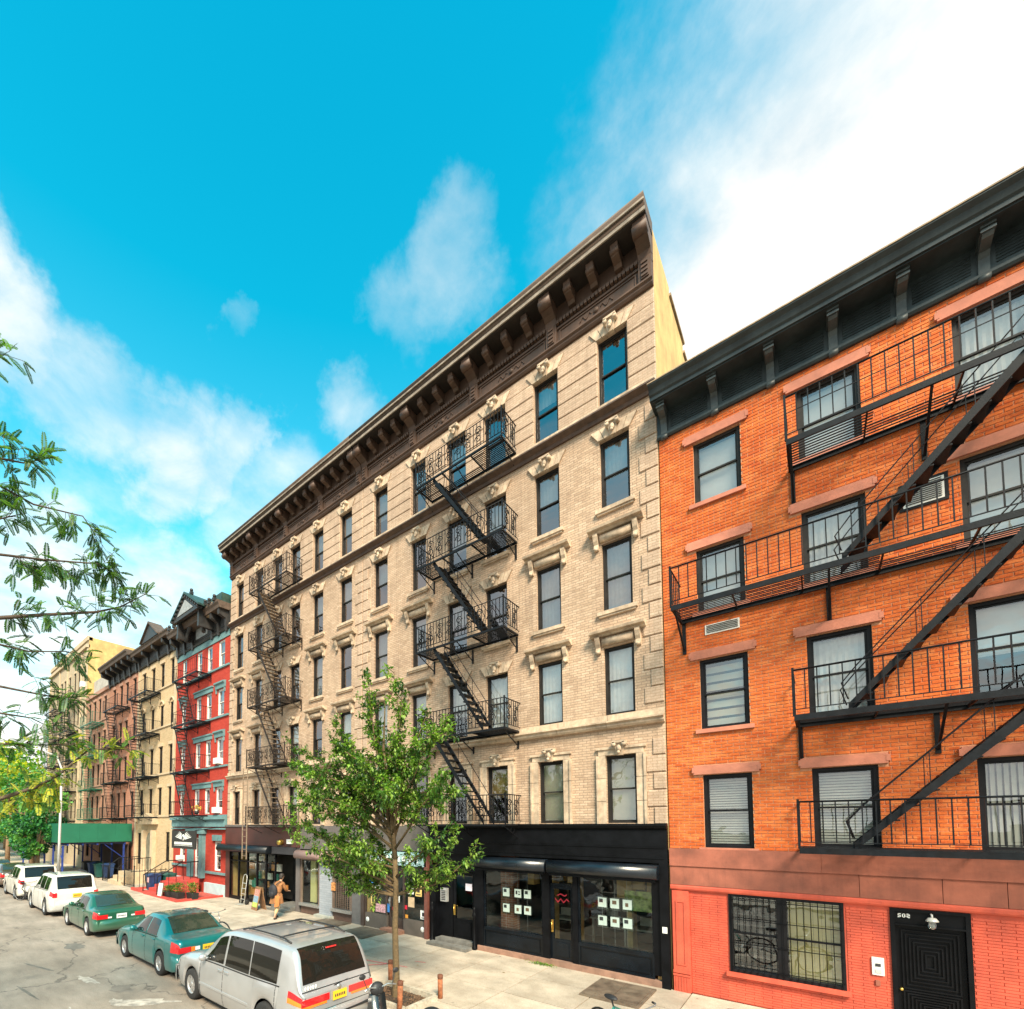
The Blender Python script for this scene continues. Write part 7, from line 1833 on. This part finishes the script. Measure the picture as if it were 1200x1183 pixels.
REDST = mat('red_painted_step', (.50, .06, .045), .6, var=.15, scale=4, dirt=.25, dirtcol=(.2, .06, .05), bmp=.2)
st = thing('stoop', 'red painted stoop with iron handrail leading to the teal portico', 'steps', (-27.0, YF, .15))
for k in range(5):
    q = MB(); yy = -1.0 - .3 * k; q.box(-1.1, .9, yy - .3, (-.32 if k == 0 else yy - .002), 0, .80 - .16 * k); q.build('step', REDST, st)
for x in (-1.08, .88):
    q = MB(); q.path([(x, -2.5, .15), (x, -2.5, 1.05), (x, -1.3, 1.75), (x, -.35, 1.75)], .028, 6)
    for k in range(6): f = k / 5; q.tube((x, -2.3 + f * 1.9, .3 + min(1, f * 1.6) * .5), (x, -2.3 + f * 1.9, 1.15 + min(1, f * 1.6) * .58), .013, 5)
    q.build('handrail', FEM, st)
q = MB(); q.box(-3.3, -1.12, -2.4, -2.25, 0, .16); q.box(.92, 3.3, -2.5, -2.35, 0, .10); q.box(3.2, 3.35, -2.35, -.1, 0, .10); q.box(-3.3, -3.15, -2.25, -.1, 0, .12); q.build('red_kerb', REDST, st)
q = MB(); q.box(1.0, 3.15, -2.3, -.15, 0, .05); q.build('yard_floor', mat('red_yard', (.40, .07, .05), .8, var=.2), st)
# low yard wall with red top panel
q = MB(); q.box(.95, 2.1, -1.5, -1.35, .05, .85); q.build('cheek_wall', REDST, st)
BIN = [mat('dark_blue_bin_plastic', (.02, .05, .14), .5, var=.2), mat('black_bin_plastic', (.02, .022, .025), .5, var=.2), mat('dark_green_bin_plastic', (.015, .09, .075), .5, var=.2)]
def wheelie(x, y, m, label, rz=0.0, s=1.0):
    t = thing('wheeled_bin', label, 'bin', (x, y, .15), 'bins standing against the houses'); t.rotation_euler = (0, 0, rz); t.scale = (s, s, s)
    MB().hexa([(-.22, -.25, .08), (.22, -.25, .08), (.22, .22, .08), (-.22, .22, .08), (-.28, -.34, .92), (.28, -.34, .92), (.28, .28, .92), (-.28, .28, .92)]).build('body', m, t)
    q = MB(); q.prism([(-.38, .90), (-.38, .95), (-.1, 1.03), (.28, 1.0), (.32, .92)], -.30, .30, 'x'); q.tube((-.25, .34, .94), (.25, .34, .94), .02, 6); q.build('lid', m, t)
    for sg in (-1, 1): MB().lathe([(.001, -.03), (.09, -.03), (.1, 0), (.09, .03), (.001, .03)], (sg * .22, .22, .1), 'x', 12).build('wheel', TYRE, t)
    return t
b0 = wheelie(-28.6, 10.45, BIN[0], 'dark blue bin with a pink notice, left of the red stoop'); MB().box(-.14, .14, -.335, -.325, .55, .82).build('notice', mat('pink_notice', (.85, .45, .45), .6, bmp=0), b0)
wheelie(-29.25, 10.6, BIN[1], 'black bin farthest from the red stoop')
wheelie(-29.3, 11.35, BIN[1], 'black bin against the wall behind the blue one')
wheelie(-28.35, 11.2, BIN[2], 'dark green bin tucked beside the red stoop')
for k in range(6): wheelie(-38.3 - k * .75, 10.9 - (k % 2) * .3, BIN[(k * 2) % 3], ['black and blue bin nearest the arched doorway', 'bin second from the arched doorway under the shed', 'bin third from the arched doorway under the shed', 'bin fourth from the arched doorway under the shed', 'bin fifth from the arched doorway under the shed', 'bin farthest from the arched doorway under the shed'][k], s=1.05)
# black garden railing by the cream house
gr_ = thing('iron_fence', 'black iron yard railing in front of the cream house', 'fence', (-31.0, 10.2, .15))
q = MB(); q.tube((-6, 0, 1.0), (0, 0, 1.0), .02, 5); q.tube((-6, 0, .15), (0, 0, .15), .016, 5); q.tube((0, 0, 1.0), (0, 1.9, 1.0), .02, 5); q.build('rails', FEM, gr_)
pk = MB().box(-.012, .012, -.012, .012, 0, 1.1).mesh('picket', FEM); pieces('picket', pk, [(-6 + k * .25, 0, 0) for k in range(7)] + [(-1.6 + k * .2, 0, 0) for k in range(9)] + [(0, .3 + k * .3, 0) for k in range(6)], gr_)
for x in (-6, -4.6, -1.7, 0): MB().tube((x, 0, 0), (x, 0, 1.25), .035, 6).ball((x, 0, 1.3), .05, 8, 5).build('fence_post', FEM, gr_)
# sign board leaning and planters in the red yard
wb = thing('menu_board', 'white board leaning on the red stoop', 'board', (-25.95, 9.75, .15)); wb.rotation_euler = (-.15, 0, .1)
MB().box(-.24, .24, -.02, .02, 0, .78).build('frame', BRMET, wb); MB().box(-.20, .20, -.03, -.02, .06, .74).build('sheet', PAPER, wb)
def bush(name, label, x, y, z, w, h, seed, mats, pot=True, flowers=None):
    r = random.Random(seed); t = thing(name, label, 'plant', (x, y, z))
    if pot: MB().hexa([(-w * .5, -.15, 0), (w * .5, -.15, 0), (w * .5, .15, 0), (-w * .5, .15, 0), (-w * .55, -.18, .3), (w * .55, -.18, .3), (w * .55, .18, .3), (-w * .55, .18, .3)]).build('planter', mat('black_planter', (.02, .02, .02), .6), t)
    q = MB()
    for k in range(420):
        c = Vector((r.uniform(-.5, .5) * w, r.uniform(-.2, .2), (.3 if pot else 0) + r.random() ** .7 * h)); leaf(q, c, rv(r), Vector((0, 0, 1)), .08, .05, r.choice((0, 0, 1, 2)))
    o = q.build('leaves', mats, t, fix=False); o['kind'] = 'stuff'
    return t
bush('potted_shrub', 'green shrub in a black trough by the red yard wall', -24.8, 10.2, .2, .9, .45, 1, LF)
bush('potted_shrub', 'dark leafy plant in the corner of the red yard', -23.95, 10.6, .2, .6, .5, 2, LF)
bush('potted_shrub', 'trailing plant beside the menu board', -25.5, 10.1, .2, .5, .3, 3, LF)
# hanging banner sign with a winged crest
bn = thing('hanging_sign', 'black banner sign with a white winged crest above the red stoop', 'sign', (-27.35, 10.9, 2.66))
q = MB(); q.box(0, 3.0, -.03, .03, 0, .98); q.build('panel', mat('black_banner', (.02, .018, .016), .6, var=.1, bmp=.05), bn)
q = MB()
cx_ = 1.5
for sg in (-1, 1):
    for k in range(5):
        z0 = .52 + k * .065; L_ = .95 - k * .12
        q.hexa([(cx_ + sg * .22, -.036, z0 - .02), (cx_ + sg * L_, -.036, z0 + .10 - .0), (cx_ + sg * L_, -.031, z0 + .10), (cx_ + sg * .22, -.031, z0 - .02), (cx_ + sg * .22, -.036, z0 + .03), (cx_ + sg * (L_ + .05), -.036, z0 + .145), (cx_ + sg * (L_ + .05), -.031, z0 + .145), (cx_ + sg * .22, -.031, z0 + .03)])
q.lathe([(.001, -.04), (.17, -.04), (.17, -.031)], (cx_, 0, .6), 'y', 16)
q.build('winged_crest', PAPER, bn)
q = MB()
for k in range(17): q.box(.38 + k * .132, .38 + k * .132 + .085, -.036, -.031, .22, .36)
q.box(.36, 2.64, -.036, -.031, .16, .18); q.build('lettering', PAPER, bn)
q = MB(); q.lathe([(.001, -.045), (.09, -.045), (.09, -.041)], (cx_, 0, .6), 'y', 12); q.build('crest_centre', INK, bn)
q = MB(); q.tube((.2, 0, .98), (.2, 1.25, 1.15), .02, 5); q.tube((2.8, 0, .98), (2.8, 1.25, 1.15), .02, 5); q.build('sign_arm', FEM, bn)

# hand truck, A-board
ht = thing('hand_truck', 'aluminium hand truck standing by the corner shop window', 'hand truck', (-20.72, 11.55, .15)); AL = mat('aluminium', (.62, .60, .55), .4, .5, var=.1)
q = MB()
for x in (-.17, .17): q.path([(x, 0, .06), (x, .05, .7), (x, .12, 1.25), (x * .7, .14, 1.38), (0, .145, 1.42)], .018, 6)
for z in (.25, .5, .75, 1.0): q.tube((-.17, z * .09, z), (.17, z * .09, z), .014, 5)
q.build('frame', AL, ht); MB().box(-.22, .22, -.28, 0, .02, .045).build('toe_plate', AL, ht)
for x in (-.26, .26): MB().lathe([(.001, -.03), (.1, -.03), (.125, 0), (.1, .03), (.001, .03)], (x, .08, .125), 'x', 14).build('wheel', TYRE, ht)
ab = thing('sidewalk_board', 'wooden sandwich board with colourful chalk bands beside the person', 'sandwich board', (-18.95, 11.35, .15)); ab.rotation_euler = (0, 0, -.15)
for sg in (-1, 1):
    q = MB(); y = lambda z: sg * (.22 - z * .2); q.hexa([(-.30, y(0) - .015, 0), (.30, y(0) - .015, 0), (.30, y(0) + .015, 0), (-.30, y(0) + .015, 0), (-.30, y(1) - .015, 1.0), (.30, y(1) - .015, 1.0), (.30, y(1) + .015, 1.0), (-.30, y(1) + .015, 1.0)]); q.build('board_frame', WOOD, ab)
for z0, z1, m_ in ((.14, .34, mat('lime_chalk', (.45, .62, .12), .8, var=.4, scale=30, bmp=0)), (.34, .62, mat('blue_grey_chalk', (.22, .33, .42), .8, var=.4, scale=30, bmp=0)), (.62, .90, mat('coral_chalk', (.70, .25, .2), .8, var=.5, scale=18, bmp=0))):
    q = MB(); ya = -(.22 - z0 * .2) - .022; yb = -(.22 - z1 * .2) - .022; q.hexa([(-.25, ya, z0), (.25, ya, z0), (.25, ya + .006, z0), (-.25, ya + .006, z0), (-.25, yb, z1), (.25, yb, z1), (.25, yb + .006, z1), (-.25, yb + .006, z1)]); q.build('chalk_panel', m_, ab)

# ------------------------------------------------------------------ person walking to the doorway
def skin_body(name, joints, edges, m, parent, sub=2, root=0):
    me = bpy.data.meshes.new(name); bm = bmesh.new(); sl_ = bm.verts.layers.skin.verify(); vs = []
    for (p, r) in joints:
        v = bm.verts.new(p); rr = r if isinstance(r, tuple) else (r, r); v[sl_].radius = rr; v[sl_].use_root = False; vs.append(v)
    vs[root][sl_].use_root = True
    for a, b in edges: bm.edges.new((vs[a], vs[b]))
    bm.to_mesh(me); bm.free(); me.materials.append(m); o = link(name, me, parent)
    s = o.modifiers.new('Skin', 'SKIN'); s.use_smooth_shade = True; o.modifiers.new('Subdivision', 'SUBSURF').levels = sub; o.modifiers['Subdivision'].render_levels = sub
    return o
def person(x, y, rz):
    t = thing('person', 'person in a long brown coat with a black backpack stepping towards the dark doorway', 'person', (x, y, .15)); t.rotation_euler = (0, 0, rz)
    SK = mat('skin', (.48, .28, .18), .6, var=.06, bmp=.05); COAT = mat('brown_coat_cloth', (.27, .12, .045), .85, var=.22, scale=10, bmp=.3); RUSTC = mat('rust_orange_cloth', (.50, .17, .05), .85, var=.2, scale=10, bmp=.3)
    TAN = mat('tan_trouser_cloth', (.62, .42, .22), .85, var=.15, scale=12, bmp=.2); SH_ = mat('dark_shoe', (.05, .035, .03), .5); HAIR = mat('dark_hair', (.025, .018, .014), .6, var=.4, scale=60, bmp=.3)
    # faces +y, leaning forward; one continuous body
    J = [((0, 0, .93), .125), ((0, .03, 1.05), .115), ((0, .10, 1.22), (.15, .11)), ((0, .17, 1.36), (.14, .10)), ((0, .23, 1.46), .055), ((0, .27, 1.53), .055),   # 0-5 pelvis to neck
         ((0, .31, 1.60), .088), ((0, .33, 1.68), .092), ((0, .33, 1.745), .06),                                                                               # 6-8 head
         ((-.10, .0, .88), .09), ((-.11, .16, .50), .06), ((-.11, .08, .12), .04), ((-.11, .10, .05), .038), ((-.11, .22, .03), .028),                        # 9-13 left leg
         ((.10, .0, .88), .09), ((.11, -.02, .50), .06), ((.11, -.25, .18), .04), ((.11, -.27, .09), .036), ((.11, -.18, .03), .026),                          # 14-18 right leg
         ((-.19, .18, 1.38), .055), ((-.26, .20, 1.10), .042), ((-.24, .38, .92), .030), ((-.24, .44, .88), .03),                                              # 19-22 left arm
         ((.19, .18, 1.38), .055), ((.24, .24, 1.14), .042), ((.20, .44, 1.06), .030), ((.19, .50, 1.06), .03)]                                                # 23-26 right arm
    E = [(0, 1), (1, 2), (2, 3), (3, 4), (4, 5), (5, 6), (6, 7), (7, 8), (0, 9), (9, 10), (10, 11), (11, 12), (12, 13), (0, 14), (14, 15), (15, 16), (16, 17), (17, 18), (3, 19), (19, 20), (20, 21), (21, 22), (3, 23), (23, 24), (24, 25), (25, 26)]
    skin_body('body', J, E, SK, t)
    # trousers, coat and sleeves follow the body, a little larger
    skin_body('trousers', [((0, 0, .95), .14), ((-.10, .0, .86), .105), ((-.11, .16, .50), .078), ((-.11, .09, .16), .062), ((.10, .0, .86), .105), ((.11, -.02, .50), .078), ((.11, -.23, .22), .060)], [(0, 1), (1, 2), (2, 3), (0, 4), (4, 5), (5, 6)], TAN, t)
    skin_body('coat', [((0, .0, .98), (.20, .16)), ((0, .03, 1.08), (.18, .145)), ((0, .10, 1.23), (.195, .15)), ((0, .17, 1.38), (.18, .13)), ((0, .23, 1.46), .085), ((-.19, .17, 1.38), .078), ((-.265, .20, 1.10), .062), ((-.245, .36, .94), .048), ((.19, .17, 1.38), .078), ((.245, .24, 1.14), .062), ((.205, .42, 1.065), .048)],
              [(0, 1), (1, 2), (2, 3), (3, 4), (3, 5), (5, 6), (6, 7), (3, 8), (8, 9), (9, 10)], COAT, t)
    q = MB(); q.cs = True; N = 20   # flared skirt of the coat
    for k in range(N):
        a0, a1 = 2 * PI * k / N, 2 * PI * (k + 1) / N
        def P(a, w, z, oy): f = 1 + .10 * math.sin(a * 5); return (w * f * math.cos(a), oy + w * .8 * f * math.sin(a), z)
        for (w0, z0, y0), (w1, z1, y1) in (((.20, 1.02, .0), (.24, .85, -.01)), ((.24, .85, -.01), (.29, .62, -.03))): q.face([P(a0, w1, z1, y1), P(a1, w1, z1, y1), P(a1, w0, z0, y0), P(a0, w0, z0, y0)])
    q.build('coat_skirt', COAT, t)
    q = MB(); q.cs = True
    for k in range(6): x0 = .08 + k * .035; q.face([(x0, -.22, .95), (x0 + .035, -.20, .95), (x0 + .045, -.24, .50 + .02 * k), (x0 + .005, -.26, .5)])
    q.build('hanging_scarf', RUSTC, t)
    # hands: palm, four bent fingers and a thumb each
    for sg, w, d in ((-1, Vector((-.24, .44, .88)), Vector((0, .7, -.7))), (1, Vector((.19, .50, 1.06)), Vector((0, 1, -.1)))):
        d.normalize(); sx_ = Vector((1, 0, 0)); n_ = sx_.cross(d)
        JJ = [(tuple(w), .022), (tuple(w + d * .05), (.030, .016)), (tuple(w + d * .085), (.034, .014))]; EE = [(0, 1), (1, 2)]
        for f in range(4):
            b = w + d * .09 + sx_ * (-.027 + .018 * f); l = [.062, .07, .066, .052][f]; i = len(JJ)
            JJ += [(tuple(b), .009), (tuple(b + d * l * .5 - n_ * .008), .0085), (tuple(b + d * l * .85 - n_ * .03), .007)]; EE += [(2, i), (i, i + 1), (i + 1, i + 2)]
        i = len(JJ); tb = w + d * .03 - sx_ * sg * .03; JJ += [(tuple(tb), .011), (tuple(tb + d * .035 - sx_ * sg * .022 - n_ * .01), .009)]; EE += [(1, i), (i, i + 1)]
        skin_body('hand', JJ, EE, SK, t, 1)
    # face and hair
    q = MB(); q.ball((0, .425, 1.655), .016, 8, 6, (.8, 1.1, 1.3)); q.build('nose', SK, t)
    for sg in (-1, 1): MB().ball((sg * .032, .408, 1.678), .010, 8, 6).build('eye', INK, t); MB().ball((sg * .092, .325, 1.665), .022, 8, 6, (.4, .8, 1.3)).build('ear', SK, t)
    MB().box(-.022, .022, .405, .412, 1.612, 1.619).build('mouth', REDINK, t)
    q = MB(); q.ball((0, .315, 1.69), .112, 16, 10, (.92, 1.0, 1.0)); q.ball((0, .255, 1.62), .085, 14, 8, (.95, .7, 1.2)); 
    for i, v in enumerate(q.v):
        if v[1] > .37 and v[2] < 1.73: q.v[i] = (v[0] * .9, .37, v[2])
    q.build('hair', HAIR, t)
    for f in ((-.11, .15, .045), (.11, -.22, .055)):
        MB().ball(f, .06, 12, 8, (.75, 1.9, .75)).build('shoe', SH_, t)
    # backpack on the back, low on the left side
    bp = thing('backpack', 'black backpack slung on the back of the walking person', 'backpack', (x, y, .15)); bp.rotation_euler = (0, 0, rz)
    BKM = mat('black_nylon', (.018, .018, .024), .7, var=.3, scale=14, bmp=.3)
    q = MB(); q.ball((-.05, -.17, 1.10), .20, 16, 12, (.95, .62, 1.45)); me = q.build('bag', BKM, bp)
    MB().ball((-.05, -.28, 1.0), .13, 14, 10, (.95, .5, .9)).build('front_pocket', BKM, bp)
    MB().path([(-.13, -.10, 1.36), (-.15, .05, 1.48), (-.15, .24, 1.42), (-.17, .22, 1.2), (-.15, .02, 1.0)], .018, 6).path([(.04, -.10, 1.36), (.10, .05, 1.48), (.12, .24, 1.42), (.15, .20, 1.2), (.08, .0, 1.0)], .018, 6).build('straps', BKM, bp)
person(-16.6, 10.75, .35)

# ------------------------------------------------------------------ two-wheelers
def bicycle(name, label, loc, rz, col, lean=.08, cropped=False):
    t = thing(name, label, 'bicycle', loc); t.rotation_euler = (lean, 0, rz); FM = paint(col[0], col[1], .35, .2); R = .34
    for x in (-.52, .52):
        q = MB(); q.path([(x + R * math.cos(2 * PI * k / 28), 0, R + R * math.sin(2 * PI * k / 28)) for k in range(28)], .018, 6, closed=True); w = q.build('wheel', TYRE, t)
        q = MB(); q.path([(x + .315 * math.cos(2 * PI * k / 28), 0, R + .315 * math.sin(2 * PI * k / 28)) for k in range(28)], .008, 4, closed=True)
        for k in range(18): a = 2 * PI * k / 18; q.tube((x, .03 * (-1) ** k, R), (x + .31 * math.cos(a), 0, R + .31 * math.sin(a)), .0018, 3)
        q.tube((x, -.05, R), (x, .05, R), .02, 8); q.build('rim', STEEL, w)
    q = MB(); bb_, st_, hd, hb, rr, fr = (-.08, 0, .30), (-.24, 0, .82), (.36, 0, .84), (.39, 0, .68), (-.52, 0, R), (.52, 0, R)
    for a, b, w in ((bb_, st_, .016), (st_, hd, .016), (bb_, hb, .018), (hd, hb, .02), (bb_, (rr[0], .05, R), .010), (bb_, (rr[0], -.05, R), .010), (st_, (rr[0], .05, R), .009), (st_, (rr[0], -.05, R), .009), (hb, (fr[0], .045, R), .012), (hb, (fr[0], -.045, R), .012)): q.tube(a, b, w, 8)
    q.build('frame', FM, t)
    MB().tube(st_, (-.27, 0, .93), .013, 6).ball((-.28, 0, .96), .1, 12, 8, (1.35, .7, .38)).build('saddle', DKPL, t)
    MB().tube(hd, (.34, 0, .98), .013, 6).path([(.30, -.30, 1.0), (.40, -.22, 1.02), (.38, 0, .99), (.40, .22, 1.02), (.30, .30, 1.0)], .012, 6).build('handlebar', STEEL, t)
    for sg in (-1, 1): MB().tube((.26, sg * .31, .995), (.34, sg * .275, 1.01), .018, 8).build('grip', DKPL, t)
    q = MB(); q.lathe([(.001, -.06), (.09, -.06), (.09, -.055), (.001, -.055)], (-.08, 0, .30), 'y', 16); q.tube((-.08, -.07, .30), (.02, -.09, .18), .01, 5); q.tube((-.08, .07, .30), (-.18, .09, .42), .01, 5); q.box(-.03, .07, -.16, -.08, .165, .19); q.box(-.23, -.13, .08, .16, .405, .43); q.build('crank', DKPL, t)
    return t
bicycle('bicycle', 'dark bicycle standing at the kerb between the two white vehicles', (-31.0, 5.2, 0), .5, ('black_frame_paint', (.03, .03, .03)), .12)
bicycle('bicycle', 'green bicycle with pale handlebar in front of the cellar hatch by the black shopfront', (-2.35, 7.95, .15), -.5, ('bright_green_frame', (.05, .45, .35)), .1)
bicycle('bicycle', 'dark bicycle standing on the pavement before the barred window', (-.75, 8.55, .15), .15, ('dark_brown_frame', (.06, .03, .02)), -.1)
bicycle('bicycle', 'pale framed bicycle on the pavement behind the teal sedan', (-14.9, 7.25, .15), .25, ('pale_frame', (.4, .4, .38)), .05)
def scooter(x, y, rz):
    t = thing('motor_scooter', 'motor scooter with dark green seat and black top box parked behind the silver minivan', 'scooter', (x, y, .0)); t.rotation_euler = (0, 0, rz)
    BM = paint('black_scooter_paint', (.015, .018, .02), .3, .2)
    for xx in (-.62, .62):
        w = MB().lathe([(.14, -.05), (.21, -.055), (.235, 0), (.21, .055), (.14, .05)], (xx, 0, .235), 'y', 22).build('wheel', TYRE, t); MB().lathe([(.001, -.04), (.14, -.04), (.14, .04), (.001, .04)], (xx, 0, .235), 'y', 14).build('rim', STEEL, w)
    q = MB(); q.cs = True; q.prism([(-.85, .42), (-.3, .28), (.25, .26), (.42, .40), (.52, .86), (.60, .88), (.66, .55), (.80, .42), (.62, .40), (.50, .30), (.28, .18), (-.25, .20), (-.45, .34), (-.50, .60), (-.85, .66)], -.15, .15, 'y'); q.build('body', BM, t)
    MB().ball((-.45, 0, .72), .2, 16, 8, (1.9, .75, .42)).build('seat', mat('dark_green_seat', (.01, .06, .065), .4, var=.2), t)
    MB().ball((-.98, 0, .92), .2, 16, 10, (.95, 1.0, .85)).build('top_box', DKPL, t)
    MB().path([(.44, -.34, 1.0), (.50, -.2, 1.02), (.50, 0, .98), (.50, .2, 1.02), (.44, .34, 1.0)], .016, 6).tube((.52, 0, .86), (.50, 0, .98), .03, 8).build('handlebar', STEEL, t)
    MB().ball((.56, 0, .95), .13, 14, 10, (.7, 1.1, 1.0)).build('cowl', DKPL, t)
    MB().lathe([(.001, 0), (.07, .01), (.09, .06), (.08, .08)], (.62, 0, .93), 'x', 14).build('headlight', CLRL, t)
    for sg in (-1, 1): MB().tube((.46, sg * .26, 1.0), (.48, sg * .34, 1.2), .008, 5).ball((.48, sg * .36, 1.24), .07, 10, 6, (.3, 1, .7)).build('mirror', DKPL, t)
    MB().box(-.92, -.84, -.08, .08, .48, .58).build('tail_light', REDL, t)
    return t
scooter(-5.55, 5.95, PI - .2)
# long shelters are left out; a few scraps of litter lie on the slabs
q = MB(); r = random.Random(5)
for k in range(60):
    x, y = r.uniform(-18, 1), r.choice((r.uniform(6.9, 12.0), r.uniform(6.4, 6.65))); z = .156 if y > 6.8 else .004; s = r.uniform(.015, .05); a = r.uniform(0, 6)
    q.face([(x + s * math.cos(a + k_), y + s * math.sin(a + k_) * .7, z + .004 * (i_ % 2)) for i_, k_ in enumerate((0, 1.6, 3.0, 4.6))])
tag(q.build('fallen_leaves', [mat('brown_leaf_litter', (.25, .16, .06), .9, var=.5, scale=30, bmp=0)], fix=False), 'fallen leaves and litter scattered on pavement and gutter', 'litter', kind='stuff')
q = MB()
for k in range(260): 
    c = Vector((-5.75 + r.gauss(0, .2), 11.98 + r.gauss(0, .06), .15)); leaf(q, c, Vector((r.uniform(-1, 1), r.uniform(-1, .3), r.uniform(.5, 1.4))), Vector((0, 0, 1)), .07, .018, r.choice((0, 1)))
tag(q.build('weeds', LF, fix=False), 'weeds growing at the foot of the shopfront plinth', 'weeds', kind='stuff')
